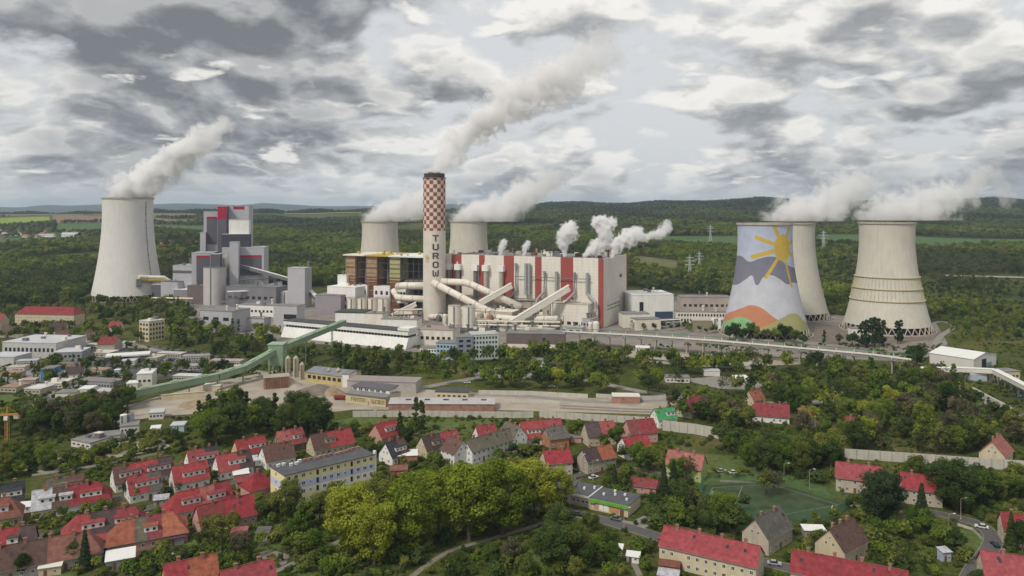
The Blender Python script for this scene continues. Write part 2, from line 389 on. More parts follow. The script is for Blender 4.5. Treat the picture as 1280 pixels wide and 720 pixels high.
strip('road', M_PAVE, [(580,492),(660,496),(760,503),(850,498)], 6.0, 0.028)
strip('road', M_PAVE, [(1160,470),(1210,487),(1280,520),(1330,545)], 8.0, 0.026)
strip('road', M_PAVE, [(1162,405),(1178,402),(1192,408),(1176,420),(1168,432)], 5.0, 0.026)
strip('road', M_PAVE, [(1030,388),(1062,392),(1100,396)], 6.0, 0.026)

strip('road', M_ASPH, [(0,520),(40,505),(60,500),(28,480),(24,465)], 4.5, 0.026)
# ---------------------------------------------------------------- power station
PA = R(-25)                                              # the old plant's building grid: its right end comes nearer
M_CREAM = mat('cream_cladding', (0.74, 0.70, 0.62), 0.7, 0.06, 0.05, streak=0.10, grid=3.0)
M_WHITE = mat('white_cladding', (0.78, 0.77, 0.74), 0.7, 0.07, 0.08, streak=0.10)
M_RED   = mat('red_cladding', (0.33, 0.072, 0.060), 0.65, 0.06, 0.08, streak=0.08)
M_CRIM  = mat('crimson_cladding', (0.36, 0.012, 0.045), 0.6, 0.06, 0.08)
M_GREY  = mat('light_grey_cladding', (0.45, 0.445, 0.47), 0.6, 0.06, 0.06, grid=2.6)
M_DGREY = mat('dark_grey_cladding', (0.12, 0.115, 0.135), 0.6, 0.08, 0.06, grid=2.6)
M_CONCR = mat('tower_concrete', (0.57, 0.54, 0.465), 0.9, 0.06, 0.05, streak=0.10, grid=1.7)
M_CONCN = mat('new_tower_concrete', (0.67, 0.65, 0.62), 0.9, 0.04, 0.05, streak=0.06, grid=1.7)
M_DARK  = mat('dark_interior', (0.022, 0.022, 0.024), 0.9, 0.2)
M_STEEL = mat('grey_steel', (0.20, 0.20, 0.205), 0.55, 0.12, 0.5, metal=0.3)
M_SOOT  = mat('sooty_steel', (0.085, 0.075, 0.075), 0.8, 0.3, 0.4)
M_BUFF  = mat('buff_pipe', (0.74, 0.69, 0.60), 0.7, 0.08, 0.2, streak=0.12)
M_BUFFD = mat('buff_concrete', (0.46, 0.41, 0.335), 0.9, 0.14, 0.15, streak=0.2)
M_RUST  = mat('rust_brown_steel', (0.20, 0.085, 0.05), 0.85, 0.25, 0.25, streak=0.2)
M_TAN   = mat('tan_boards', (0.36, 0.245, 0.15), 0.85, 0.2, 0.3, streak=0.15)
M_OLIVE = mat('pale_olive_boards', (0.38, 0.40, 0.20), 0.85, 0.15, 0.3, streak=0.15)
M_YELL  = mat('yellow_steel', (0.50, 0.36, 0.06), 0.7, 0.12, 0.3)
M_GREEN = mat('pale_green_steel', (0.235, 0.32, 0.215), 0.7, 0.12, 0.25, streak=0.1)
M_GREEND= mat('green_rail', (0.06, 0.19, 0.10), 0.6, 0.1, 0.3)
M_BLUE  = mat('pale_blue_render', (0.36, 0.47, 0.58), 0.85, 0.07, 0.2)
M_CELA  = mat('celadon_render', (0.50, 0.56, 0.52), 0.85, 0.07, 0.2)
M_ROOFG = mat('grey_roof_felt', (0.22, 0.21, 0.205), 0.92, 0.2, 0.12)
M_ROOFD = mat('dark_roof_felt', (0.075, 0.075, 0.08), 0.92, 0.2, 0.15)
M_BROWN = mat('brown_cladding', (0.16, 0.125, 0.12), 0.85, 0.15, 0.15)
M_GLASS = mat('dark_window_glass', (0.028, 0.033, 0.042), 0.15, 0.2, 0.5, spec=0.6)
M_FRAME = mat('white_frame', (0.72, 0.72, 0.70), 0.6, 0.05)
M_NAVY  = mat('navy_cladding', (0.035, 0.065, 0.11), 0.6, 0.1, 0.1)

# a unit window in the XZ plane, facing -Y
_w = MB(); t = 0.10
_w.box(-0.5, 0.5, -0.03, 0.02, -0.5, -0.5+t); _w.box(-0.5, 0.5, -0.03, 0.02, 0.5-t, 0.5)
_w.box(-0.5, -0.5+t, -0.03, 0.02, -0.5+t, 0.5-t); _w.box(0.5-t, 0.5, -0.03, 0.02, -0.5+t, 0.5-t); _w.box(-0.04, 0.04, -0.027, 0.02, -0.5+t, 0.5-t)
ME_WINF = _w.mesh('window', M_FRAME)
ME_PANE = MB().box(-0.5+t, 0.5-t, -0.012, 0.015, -0.5+t, 0.5-t).mesh('pane', M_GLASS)
def window(parent, x, y, z, w, h, rz=0.0, pane=True):
    o = link('window', ME_WINF, parent, (x, y, z), rz, (w, 1.6, h))
    if pane: link('pane', ME_PANE, o)
    return o
ME_SLOT = MB().box(-0.5, 0.5, -0.04, 0.03, -0.5, 0.5).mesh('window', M_GLASS)
def slot(parent, x, y, z, w, h, rz=0.0): return link('window', ME_SLOT, parent, (x, y, z), rz, (w, 2, h))

def corner(xl, yb): return ray(xl, yb)
def span(P, xr, ang):
    """length from P along the front (turned by ang) until the photo column xr"""
    k = (xr - 640) / FPX
    return (k*P.y - P.x) / (math.cos(ang) - k*math.sin(ang))
def block(name, label, cat, xl, xr, yt, yb, depth, ang, m, roof=M_ROOFG, wins=None, bands=(), parapet=0.5, vents=0, parent=None, short=None, sidewins=None, group=None, lift=0.0):
    """a flat-roofed building whose left front foot is at photo (xl, yb), front turned by ang, reaching the column xr"""
    P = corner(xl, yb); W = span(P, xr, ang); h = (yb - yt)*P.y/FPX
    if parent is None:
        o = thing(name, label, cat, P, ang, group); body = MB().box(0, W, 0, depth, lift, h).build('wall', m, o)
        ca, sa = math.cos(ang), math.sin(ang); c = P + Vector((ca*W/2 - sa*depth/2, sa*W/2 + ca*depth/2, 0)); foot(c, ang, W/2, depth/2)
        if short: LANDMARKS.append((short, c))
    else:
        o = MB().box(0, W, 0, depth, lift, h).build('wall', m, parent); o.location = P - parent.location; o.rotation_euler = (0, 0, ang); body = o
    r = MB().box(-0.25, W+0.25, -0.25, depth+0.25, h, h+parapet)
    r.build('roof', roof, o if parent is None else body)
    for (x0, x1, z0, z1, bm, nm) in bands:
        MB().box(W*x0, W*x1, -0.35, 0.2, h*z0, h*z1).build(nm, bm, o if parent is None else body)
    wp = o if parent is None else body
    if wins:
        nr, nc, z0, z1 = wins; dz = (z1-z0)*h/nr; dx = W*0.94/nc
        for i in range(nr):
            for j in range(nc): slot(wp, W*0.03+dx*(j+0.5), 0, h*z0+dz*(i+0.5), dx*0.55, dz*0.5)
    if sidewins:
        nr, nc, z0, z1 = sidewins; dz = (z1-z0)*h/nr; dx = depth*0.94/nc
        for i in range(nr):
            for j in range(nc): slot(wp, W, depth*0.03+dx*(j+0.5), h*z0+dz*(i+0.5), dx*0.5, dz*0.5, R(90))
    rr = random.Random(int(xl*7+yb))
    for k in range(vents):
        x, y = rr.uniform(0.08, 0.92)*W, rr.uniform(0.1, 0.9)*depth; a = rr.uniform(0.8, 2.2)*max(1, h/30)
        v = MB()
        if rr.random() < 0.5: v.box(x-a, x+a, y-a*0.8, y+a*0.8, h+parapet, h+parapet+a*1.2)
        else: v.lathe([(a*0.5, h+parapet), (a*0.5, h+parapet+a*1.8), (a*0.8, h+parapet+a*1.9), (a*0.8, h+parapet+a*2.4)], x, y, 10)
        v.build('roof_vent', M_STEEL if rr.random() < 0.5 else M_BUFF, wp)
    return o, W, h

# ---- cooling towers
def tower_mat_mural():
    """painted picture on the concrete: sky, sun with rays, mountain, hills (a flat paint job on the shell)"""
    m = bpy.data.materials.new('mural_paint'); m.use_nodes = True; t = m.node_tree; t.nodes.clear(); n = NT(t)
    M = lambda op, a, b=0.0, c=0.0: n('ShaderNodeMath', {0: a, 1: b, 2: c}, operation=op).outputs[0]
    tc = n('ShaderNodeTexCoord'); s = n('ShaderNodeSeparateXYZ', {0: tc.outputs['Object']})
    ang = M('ARCTAN2', s.outputs[0], M('MULTIPLY', s.outputs[1], -1.0))      # 0 = facing -Y, positive to the right
    u = ang; z = s.outputs[2]
    def line(stops):                                                          # height of an outline against the angle
        c = n('ShaderNodeFloatCurve', {1: M('MULTIPLY_ADD', u, 1/3.2, 0.5)}); cv = c.mapping.curves[0]
        pts = [((a/3.2)+0.5, b/110.0) for a, b in stops]
        cv.points[0].location = (0, pts[0][1]); cv.points[1].location = (1, pts[-1][1])
        for p in pts: cv.points.new(*p)
        c.mapping.update()
        return M('MULTIPLY', c.outputs[0], 110.0)
    def under(stops): return M('LESS_THAN', z, line(stops))
    base = (0.46, 0.51, 0.63, 1); col = base
    def over(mask, c):
        nonlocal col
        col = n('ShaderNodeMix', {0: mask, 6: col, 7: c}, data_type='RGBA').outputs[2]
    over(under([(-1.55,70),(-1.2,70.5),(-0.9,70),(-0.55,66),(-0.2,69),(0.15,71),(0.45,70),(0.8,64),(1.55,60)]), (0.20,0.20,0.255,1))
    over(under([(-1.55,44),(-1.0,45),(-0.6,51),(-0.42,54),(-0.25,46),(-0.05,53),(0.2,55),(0.45,52),(0.75,47),(1.0,48),(1.55,46)]), (0.52,0.53,0.58,1))
    # sun: centre at angle su, height sz; wrapped distances in metres along the shell
    R0 = 24.0; su, sz = 0.69, 78.5
    dx = M('MULTIPLY', M('SUBTRACT', u, su), R0*1.0); dz = M('SUBTRACT', z, sz)
    rad = M('SQRT', M('ADD', M('MULTIPLY', dx, dx), M('MULTIPLY', dz, M('MULTIPLY', dz, 0.53))))
    yel = (0.56, 0.40, 0.075, 1)
    def rayline(a, l0, l1, w):
        ca, sa = math.cos(R(a)), math.sin(R(a))
        al = M('ADD', M('MULTIPLY', dx, ca), M('MULTIPLY', dz, sa)); ac = M('ABSOLUTE', M('SUBTRACT', M('MULTIPLY', dz, ca), M('MULTIPLY', dx, sa)))
        mk = M('MULTIPLY', M('LESS_THAN', ac, w), M('MULTIPLY', M('GREATER_THAN', al, l0), M('LESS_THAN', al, l1)))
        over(mk, yel)
    for a, l1, w in ((114, 24, 1.7), (159, 27, 1.7), (197, 30, 1.9), (238, 31, 1.3), (280, 35, 1.1), (66, 22, 1.5), (20, 24, 1.6), (330, 26, 1.4)): rayline(a, 9, l1, w)
    over(M('LESS_THAN', rad, 8.6), yel)
    over(under([(-1.55,16),(-1.0,21),(-0.6,26),(-0.4,28.5),(-0.1,27),(0.2,20),(0.5,14),(1.55,10)]), (0.50,0.215,0.12,1))
    over(under([(-1.55,6),(-0.6,7),(-0.2,9),(0.15,14),(0.45,19),(0.7,22),(0.95,21),(1.2,15),(1.55,12)]), (0.38,0.36,0.16,1))
    over(under([(-1.55,9),(-1.05,13),(-0.75,17),(-0.5,17.5),(-0.2,12),(0.05,4),(0.7,2),(0.95,6),(1.55,10)]), (0.24,0.44,0.21,1))
    geo = n('ShaderNodeNewGeometry')
    nz = n('ShaderNodeTexNoise', {'Vector': geo.outputs['Position'], 'Scale': 0.12, 'Detail': 6})
    f = n('ShaderNodeMapRange', {0: nz.outputs[0], 1: 0.3, 2: 0.7, 3: 0.90, 4: 1.06}).outputs[0]
    ln = M('LESS_THAN', M('MODULO', z, 1.8), 0.25); f = M('MULTIPLY', f, M('MULTIPLY_ADD', ln, -0.08, 1.0))
    c = n('ShaderNodeVectorMath', {0: col, 'Scale': f}, operation='SCALE').outputs[0]
    b = n('ShaderNodeBsdfPrincipled', {'Base Color': c, 'Roughness': 0.85, 'Specular IOR Level': 0.2}); n('ShaderNodeOutputMaterial', {0: b.outputs[0]})
    return m
def cooling_tower(label, px, Y, H, rtop, m, short, kthroat=0.867, kk=0.124, legs=True, facing=0.0):
    P = at(px, Y); o = thing('cooling_tower', label, 'cooling tower', P, facing, 'cooling towers')
    zt = H*kthroat; r0 = rtop*0.985; rad = lambda z: math.sqrt(r0*r0 + kk*(z-zt)**2); z0 = 6.5 if legs else 0.5
    prof = [(rad(z0+(H-z0)*i/36), z0+(H-z0)*i/36) for i in range(37)]
    inner = [(r-0.7, z) for r, z in reversed(prof)]
    MB().lathe(prof + inner + [prof[0]], n=72, cap=False).build('shell', m, o, True)
    rim = MB().lathe([(rtop+0.9, H-1.6), (rtop+0.9, H), (rtop-0.9, H), (rtop-0.9, H-1.6), (rtop+0.9, H-1.6)], n=72, cap=False); rim.build('rim', M_BUFFD, o)
    if legs:
        rb = rad(0); ra = rad(z0); k = 36
        lm = [MB() for _ in range(1)]
        for j in range(k):
            a0, a1 = 2*math.pi*j/k, 2*math.pi*(j+0.5)/k; a2 = 2*math.pi*(j+1)/k
            p = lambda r, a, z: (r*math.cos(a), r*math.sin(a), z)
            MB().tube([p(rb, a1, 0), p(ra, a0, z0)], 0.45, 5).tube([p(rb, a1, 0), p(ra, a2, z0)], 0.45, 5).build('leg', M_BUFFD, o)
        MB().lathe([(ra-3, 0.3), (ra-3, z0+2)], n=48, cap=False).build('dark_interior_sheet', M_DARK, o)  # near-black sheet behind the legs: shade of the tower's interior put into colour
        MB().lathe([(rb+2.5, 0), (rb+2.5, 1.2), (rb+1.8, 1.2), (rb+1.8, 0)], n=48, cap=False).build('basin', M_BUFFD, o)
    foot(P, 0, rad(0), rad(0)); LANDMARKS.append((short, P))
    return o, rad
M_MURAL = tower_mat_mural()
tA, radA = cooling_tower('tall smooth pale cooling tower with a thin dark ladder, leftmost in the photo', 160, 958, 127, 29.4, M_CONCN, 'the leftmost cooling tower', 0.86, 0.083, facing=math.atan2(640-160, FPX))
tB, radB = cooling_tower('cooling tower rising behind the rust-brown boiler bays, left of the chequered chimney', 475, 1008, 97, 23.8, M_CONCR, 'the cooling tower left of the chimney')
tC, radC = cooling_tower('cooling tower rising behind the red and white boiler house, right of the chimney', 586, 1008, 97, 24.6, M_CONCR, 'the cooling tower right of the chimney')
tD, radD = cooling_tower('beige cooling tower half hidden behind the painted tower', 988.5, 796, 98.5, 24.0, M_CONCR, 'the beige cooling tower behind the painted one')
tE, radE = cooling_tower('beige cooling tower with yellow scaffold rings, rightmost in the photo', 1108.5, 709, 100.5, 24.0, M_CONCR, 'the rightmost cooling tower')
tP, radP = cooling_tower('cooling tower painted with a yellow sun, mountains and coloured hills', 956, 687, 100, 24.0, M_MURAL, 'the painted cooling tower', facing=math.atan2(-(956-640), FPX))
# ladder and pipes of the new tower
lad = MB()
for i in range(60):
    z = 20 + (122-20)*i/60; a = R(-47); r = radA(z)+0.3; lad.box(r*math.cos(a)-0.55, r*math.cos(a)+0.55, r*math.sin(a)-0.5, r*math.sin(a)+0.1, z, z+(1.0 if i % 5 else 1.9))
lad.build('ladder', M_STEEL, tA)
for k, (zz, dz) in enumerate(((26, 0), (29.5, 0.5))):
    MB().tube([(12, -radA(28)*0.98-1.0, zz), (22, -radA(28)*0.86-2, zz-1), (40, -34, zz-2), (46, -34, zz-6), (46, -34, 2)], 2.4, 12).build('pipe', M_YELL if k == 0 else M_BUFF, tA)
MB().box(9, 15, -40, -36, 18, 27).build('scaffold', M_STEEL, tA)
# scaffold rings on the right-hand tower
for z in (50, 39.5, 29):
    r = radE(z); MB().lathe([(r+0.1, z), (r+1.1, z), (r+1.1, z+0.35), (r+0.1, z+0.4)], n=72, cap=False).build('ring_walkway', mat('pale_yellow_steel', (0.54, 0.46, 0.25), 0.75), tE)
for j in range(56):
    a = 2*math.pi*j/56
    pts = [((radE(z)+0.45)*math.cos(a), (radE(z)+0.45)*math.sin(a), z) for z in (29, 34, 39.5, 45, 50)]
    MB().tube(pts, 0.17, 4).build('upright', mat('pale_yellow_steel'), tE)

# ---- the chimney
def chimney():
    Y = 780; P = at(543, Y); H = 149.0; r = 11.4
    o = thing('chimney', 'tall round chimney with red and white chequered top and vertical lettering', 'chimney', P); foot(P, 0, 14, 14); LANDMARKS.append(('the chequered chimney', P))
    m = bpy.data.materials.new('chequer_paint'); m.use_nodes = True; t = m.node_tree; t.nodes.clear(); n = NT(t)
    M = lambda op, a, b=0.0: n('ShaderNodeMath', {0: a, 1: b}, operation=op).outputs[0]
    s = n('ShaderNodeSeparateXYZ', {0: n('ShaderNodeTexCoord').outputs['Object']})
    a = M('ARCTAN2', s.outputs[0], s.outputs[1]); ci = M('FLOOR', M('MULTIPLY', a, 18/(2*math.pi))); zi = M('FLOOR', M('DIVIDE', s.outputs[2], 4.05))
    k = M('MODULO', M('ABSOLUTE', M('ADD', ci, zi)), 2.0)
    nz = n('ShaderNodeTexNoise', {'Vector': n('ShaderNodeNewGeometry').outputs['Position'], 'Scale': 0.4, 'Detail': 5}).outputs[0]
    c = n('ShaderNodeMix', {0: k, 6: (0.66, 0.56, 0.48, 1), 7: (0.27, 0.075, 0.05, 1)}, data_type='RGBA').outputs[2]
    f = n('ShaderNodeMapRange', {0: nz, 1: 0.3, 2: 0.7, 3: 0.88, 4: 1.08}).outputs[0]
    b = n('ShaderNodeBsdfPrincipled', {'Base Color': n('ShaderNodeVectorMath', {0: c, 'Scale': f}, operation='SCALE').outputs[0], 'Roughness': 0.8}); n('ShaderNodeOutputMaterial', {0: b.outputs[0]})
    MB().lathe([(r*1.03, 0), (r*1.0, 90.5)], n=56).build('shaft', mat('chimney_concrete', (0.66, 0.61, 0.53), 0.85, 0.06, 0.1, streak=0.1), o, False)
    MB().lathe([(r, 90.5), (r, 144.5)], n=56).build('chequered_shaft', m, o)
    MB().lathe([(r*0.93, 144.5), (r*0.93, H), (r*0.8, H), (r*0.8, H-2)], n=40).build('cap', mat('sooty_cap', (0.07, 0.05, 0.04), 0.9), o)
    MB().lathe([(r+0.05, 144.2), (r+1.1, 144.2), (r+1.1, 144.7), (r+0.05, 144.7)], n=40, cap=False).build('platform', M_STEEL, o)
    for j in range(4):
        aa = R(45+90*j); MB().cyl(4.6*math.cos(aa), 4.6*math.sin(aa), H-2, H+1.5, 2.6, 14).build('flue', M_STEEL, o)
    MB().box(r-0.6, r+0.8, -1.6, 1.6, 0, 36).build('lift_shaft', M_BUFFD, o)
    # lettering: stroke shapes bent round the shaft
    G = {'T': [(0,6,6,7.4),(2.3,3.7,0,6)], 'U': [(0,1.6,1,7.4),(4.4,6,1,7.4),(0.8,5.2,0,1.5)],
         'R': [(0,1.6,0,7.4),(1.6,5.2,6,7.4),(4.4,6,4,6.8),(1.6,5.2,2.9,4.3),(3.3,4.9,1.3,2.9),(4.4,6,0,1.7)],
         'O': [(0,1.6,1,6.4),(4.4,6,1,6.4),(0.9,5.1,0,1.5),(0.9,5.1,5.9,7.4)],
         'W': [(0,1.4,1.2,7.4),(4.6,6,1.2,7.4),(2.3,3.7,1.2,5.4),(0.8,2.6,0,1.5),(3.4,5.2,0,1.5)]}
    Mk = mat('letter_paint', (0.075, 0.07, 0.065), 0.85, 0.15, 0.5); back = math.atan2(-P.x, P.y)
    for i, ch in enumerate('TUROW'):
        mb = MB(); zb = 79.9 - i*8.95
        for x0, x1, z0, z1 in G[ch]:
            for q in range(3):
                def pt(xx, z): 
                    aa = -math.pi/2 - back*1.0 + (xx-3+3.4)*1.05/r; return ((r*1.03)*math.cos(aa), (r*1.03)*math.sin(aa), z)
                xa, xb = x0+(x1-x0)*q/3, x0+(x1-x0)*(q+1)/3
                mb.add([pt(xa, zb+z0*0.87), pt(xb, zb+z0*0.87), pt(xb, zb+z1*0.87), pt(xa, zb+z1*0.87)], [(0,1,2,3)])
        mb.build('letter', Mk, o)
    lg = MB()                                            # yellow round emblem with an arrow-like bar
    def pt(xx, z): aa = -math.pi/2 - back + (xx-5.6)/r; return ((r*1.022)*math.cos(aa), (r*1.022)*math.sin(aa), z)
    for j in range(20):
        a0, a1 = 2*math.pi*j/20, 2*math.pi*(j+1)/20
        if j in (4, 9, 14): continue
        lg.add([pt(2.6*math.cos(a0), 62+3.9*math.sin(a0)), pt(2.6*math.cos(a1), 62+3.9*math.sin(a1)), pt(1.9*math.cos(a1), 62+2.9*math.sin(a1)), pt(1.9*math.cos(a0), 62+2.9*math.sin(a0))], [(0,1,2,3)])
    lg.add([pt(-0.9,59.6), pt(-0.2,59.6), pt(-0.2,64.4), pt(-0.9,64.4)], [(0,1,2,3)])
    lg.build('emblem', mat('emblem_yellow', (0.55, 0.36, 0.08), 0.8), o)
    bar = MB().add([pt(-0.2,62.6), pt(2.4,61.6), pt(2.4,62.4), pt(-0.2,63.5)], [(0,1,2,3)]); bar.build('emblem_arrow', Mk, o)
chimney()

# ---- boiler house (clad part)
def gridpt(t, d, z=0):                                   # t metres left along the front from its near right corner, d metres behind the front
    return Vector((86.3 - 0.9063*t + 0.4226*d, 719 + 0.4226*t + 0.9063*d, z))
def boiler_house():
    W, D, H = 171.0, 78.0, 65.0; P = gridpt(W, 0)
    o = thing('boiler_house', 'huge white boiler house with red vertical stripes right of the chimney', 'building', P, PA)
    c = gridpt(W/2, D/2); foot(c, PA, W/2, D/2); LANDMARKS.append(('the red and white boiler house', c))
    MB().box(0.4, W-0.4, 0.4, D, 0, H-1).build('wall', M_BUFFD, o)
    MB().box(0.2, W-0.2, 0.2, D, H-1, H-0.2).build('roof', M_ROOFG, o)
    redpx = [(564.7,577),(599,606),(630,642.5),(669,677),(701,716.6),(748,757)]
    k = lambda px: span(P, px, PA)
    edges = [0.0]; reds = []
    for a, b in redpx: reds.append((max(0.0, k(a)), min(W, k(b))))
    x = 0.0
    for i, (a, b) in enumerate(reds + [(W, W)]):
        if a - x > 1:
            n = max(1, int(round((a-x)/9)))
            for j in range(n):
                u, v = x+(a-x)*j/n, x+(a-x)*(j+1)/n
                MB().box(u+0.04, v-0.04, -0.25, 0.4, 24 if x < 125 else 0, H+0.8).build('panel', M_CREAM, o)
        if b > a: MB().box(a, b, -0.5, 0.4, 24 if a < 125 else 0, H+0.5).build('red_panel', M_RED, o)
        x = b
    for j in range(8):                                    # gable facing right
        MB().box(W-0.4, W+0.25, 0.4+j*9.5, 0.4+(j+1)*9.5-0.08, 0, H+0.8).build('panel', M_CREAM, o)
    MB().box(W-0.4, W+0.5, D-2.2, D+0.2, 14, H+1.0).build('red_panel', M_RED, o)
    MB().box(W-0.2, W+1.4, 52, 56, 44, 47).build('vent_box', M_DGREY, o)
    for z in (16, 19.5):
        for y in range(14, 52, 6): slot(o, W+0.25, y, z, 3.2, 1.5, R(90))
    # flue pipes down the front
    def flue(px, z0, z1, r, m=M_STEEL, bend=None, top=False):
        x = k(px); MB().tube([(x, -3.2, z0), (x, -3.2, z1)] if not bend else [(x+bend, -7, z0-12), (x+bend, -5, z0-4), (x, -3.2, z0+4), (x, -3.2, z1)], r, 12).build('flue_duct', m, o)
        if top:
            MB().box(x-3.2, x+3.2, -6, -0.3, z1, z1+6).build('duct_head', M_WHITE, o)
            MB().cyl(x-1, -3, z1+6, z1+8.5, 0.8, 8).build('duct_vent', M_BUFF, o)
    for px in (563, 574.5, 596, 609, 628.5): flue(px, 22, 50, 2.1, M_STEEL if px < 600 else M_BUFFD, top=True)
    for px, b in ((646.5, -7), (659, None), (663, None), (682, -7), (697, None), (719.5, -8), (735.5, 9)): flue(px, 28, 59 if px < 670 else 52, 1.55, mat('zinc_duct', (0.36, 0.365, 0.37), 0.5, 0.08, 0.3, metal=0.2), b)
    MB().box(k(645), k(740), -3.5, -3.0, 45.6, 46.2).build('walkway', M_STEEL, o)
    rr = random.Random(3)
    for j in range(46):
        x, y = rr.uniform(2, W-4), rr.uniform(3, D-6); a = rr.uniform(0.7, 2.2); v = MB()
        if j % 3: v.box(x-a*1.5, x+a*1.5, y-a, y+a, H-0.2, H+a*1.5)
        else: v.lathe([(a*0.45, H-0.2), (a*0.45, H+a*2.2), (a*0.7, H+a*2.3), (a*0.7, H+a*2.7)], x, y, 8)
        v.build('roof_vent', (M_STEEL, M_BUFFD, M_BUFF, M_RUST)[j % 4], o)
boiler_house()

# ---- boiler bays still without cladding, left of the chimney
def open_bays():
    W, D, H = 132.0, 66.0, 62.0; P = gridpt(303, 0); base = 303
    o = thing('boiler_bays', 'open boiler bays with rust-brown boarded towers and dark gaps left of the chimney', 'building', P, PA)
    c = gridpt(240, 30); foot(c, PA, 70, 36); LANDMARKS.append(('the rust-brown boiler bays', c))
    k = lambda px: span(P, px, PA)
    MB().box(2, W+16, 17, D, 0, H-3).build('core', mat('boiler_core', (0.045,0.040,0.042), 0.9, 0.5, 0.12), o)
    cols = [(432,444,M_TAN,0),(458,471,M_TAN,1),(487,500,M_OLIVE,2)]
    for a, b, m, i in cols:
        x0, x1 = k(a), k(b)
        tw = MB().box(x0, x1, 0, 22, 36, H-1).build('boarded_tower', m, o)
        MB().box(x0+0.05, x1-0.05, 0.05, 21.9, 0, 36).build('boarded_tower', M_RUST, o)
        for z in range(8, 60, 5): MB().box(x0-0.3, x1+0.3, -0.6, 0.4, z, z+0.9).build('ledge', M_RUST if (z//5) % 2 else M_TAN, o)
    for a, b in ((441,461),(469,489),(498,509)):
        MB().box(k(a), k(b), -3, 12, 12, 29).build('white_annex', M_WHITE, o)
        for j in range(3): slot(o, k(a)+(k(b)-k(a))*(j+0.5)/3, -3, 22, 3, 4)
    for i, (a, b, m) in enumerate(((430,457,M_BUFF),(457,486,M_YELL),(486,531,M_WHITE))):
        MB().box(k(a), k(b)-0.6, -2, D*0.8, H-1, H+0.4).build('roof', m, o)
    for px in (448, 452, 476, 482): MB().tube([(k(px), 14, 30), (k(px), 14, H-4)], 1.5, 10).build('riser_duct', M_STEEL if px > 460 else mat('blue_duct', (0.16,0.20,0.28), 0.5), o)
    for z in range(14, 62, 8): MB().beam((k(444), 3, z), (W+8, 3, z), 0.5, 0.5).build('steel_beam', M_SOOT, o)
    for px in (444.5, 457.5, 471.5, 486, 501, 508, 515, 522): MB().box(k(px)-0.4, k(px)+0.4, 2.6, 3.4, 0, H-1).build('steel_column', M_SOOT, o)
    MB().box(k(501), W+8, 6, 14, 26, 36).build('gallery', mat('grey_olive', (0.27,0.27,0.23), 0.85), o)
    rr = random.Random(5)
    for j in range(16):
        x, y = rr.uniform(3, W-4), rr.uniform(3, D*0.6); a = rr.uniform(0.6, 1.6); MB().box(x-a, x+a, y-a, y+a, H+0.4, H+0.4+a*2).build('roof_vent', (M_YELL, M_BUFF, M_STEEL)[j % 3], o)
open_bays()

# ---- ducts and conveyor bridges round the chimney
def pz(px, py, Y): return Vector(((px-640)*Y/FPX, Y, CAMZ - (py-HORY)*Y/FPX))
def pipe_run(name, label, pts, r, m, rings=True, posts=(), box=None):
    P = Vector((pts[0].x, pts[0].y, 0)); o = thing(name, label, 'pipe' if not box else 'conveyor', P); q = [p-P for p in pts]
    if box:
        for i in range(len(q)-1):
            MB().beam(q[i], q[i+1], box[0], box[1]).build('gallery', m, o)
            b = MB().beam(q[i]+Vector((0,0,box[1]/2+0.12)), q[i+1]+Vector((0,0,box[1]/2+0.12)), box[0]+0.4, 0.25); b.build('roof', M_FRAME if m != M_GREEN else M_GREEN, o)
    else:
        MB().tube(q, r, 18).build('pipe', m, o, True)
        if rings:
            for i in range(len(q)-1):
                L = (q[i+1]-q[i]).length; d = (q[i+1]-q[i])/L
                for j in range(max(1, int(L/14))):
                    c = q[i]+d*(j+0.5)*14
                    if (c-q[i]).length < L-1: MB().tube([c-d*0.4, c+d*0.4], r*1.03, 18).build('flange', M_BUFFD, o)
    for t in posts:
        L = sum((q[i+1]-q[i]).length for i in range(len(q)-1)); s = t*L
        for i in range(len(q)-1):
            l = (q[i+1]-q[i]).length
            if s <= l: c = q[i]+(q[i+1]-q[i])*(s/l); break
            s -= l
        hz = c.z - (box[1]/2 if box else r)
        if hz > 1.5:
            for e in (-1, 1): MB().beam((c.x+e*1.6, c.y, 0), (c.x+e*0.9, c.y, hz), 0.6, 0.6).build('support', M_STEEL, o)
    return o
pipe_run('flue_pipe', 'buff flue pipe slanting down to the right from the chimney, nearest of the pair', [pz(541,353,764), pz(587,377,748), pz(636,401,730)], 3.4, M_BUFF, posts=(0.45, 0.8))
pipe_run('flue_pipe', 'buff flue pipe leaving the chimney level, then slanting down to the boiler house', [pz(552,352,770), pz(580,353,764), pz(590,356,762), pz(652,384,742)], 3.4, M_BUFF, posts=(0.5, 0.8))
pipe_run('flue_pipe', 'upper level buff pipe joining the chimney from the left', [pz(497,358,800), pz(504,357,792), pz(532,357,781)], 3.6, M_BUFF)
pipe_run('flue_pipe', 'lower level buff pipe joining the chimney from the left', [pz(492,363,802), pz(497,372,795), pz(532,374,779)], 3.4, M_BUFF)
pipe_run('flue_pipe', 'buff pipe lying at the foot of the chimney', [pz(536,396,770), pz(560,396,762)], 2.6, M_BUFF)
pipe_run('flue_pipe', 'long buff pipe lying level in front of the boiler house', [pz(592,394,735), pz(640,399,722), pz(697,399,700)], 3.2, M_BUFF, posts=(0.3, 0.6, 0.9))
pipe_run('conveyor_bridge', 'long white boxed conveyor bridge rising to the boiler house', [pz(624,413,700), pz(711,360,716)], 0, M_CREAM, box=(5.2, 5.6), posts=(0.25, 0.5, 0.75))
pipe_run('conveyor_bridge', 'short cream conveyor bridge behind the crossing flue pipes', [pz(600,379,742), pz(639,357,752)], 0, M_CREAM, box=(5.0, 5.0), posts=(0.4,))
pipe_run('conveyor_bridge', 'buff boxed conveyor climbing behind the cream silos left of the chimney', [pz(490,395,770), pz(520,380,776)], 0, M_BUFF, box=(4.6, 4.2))

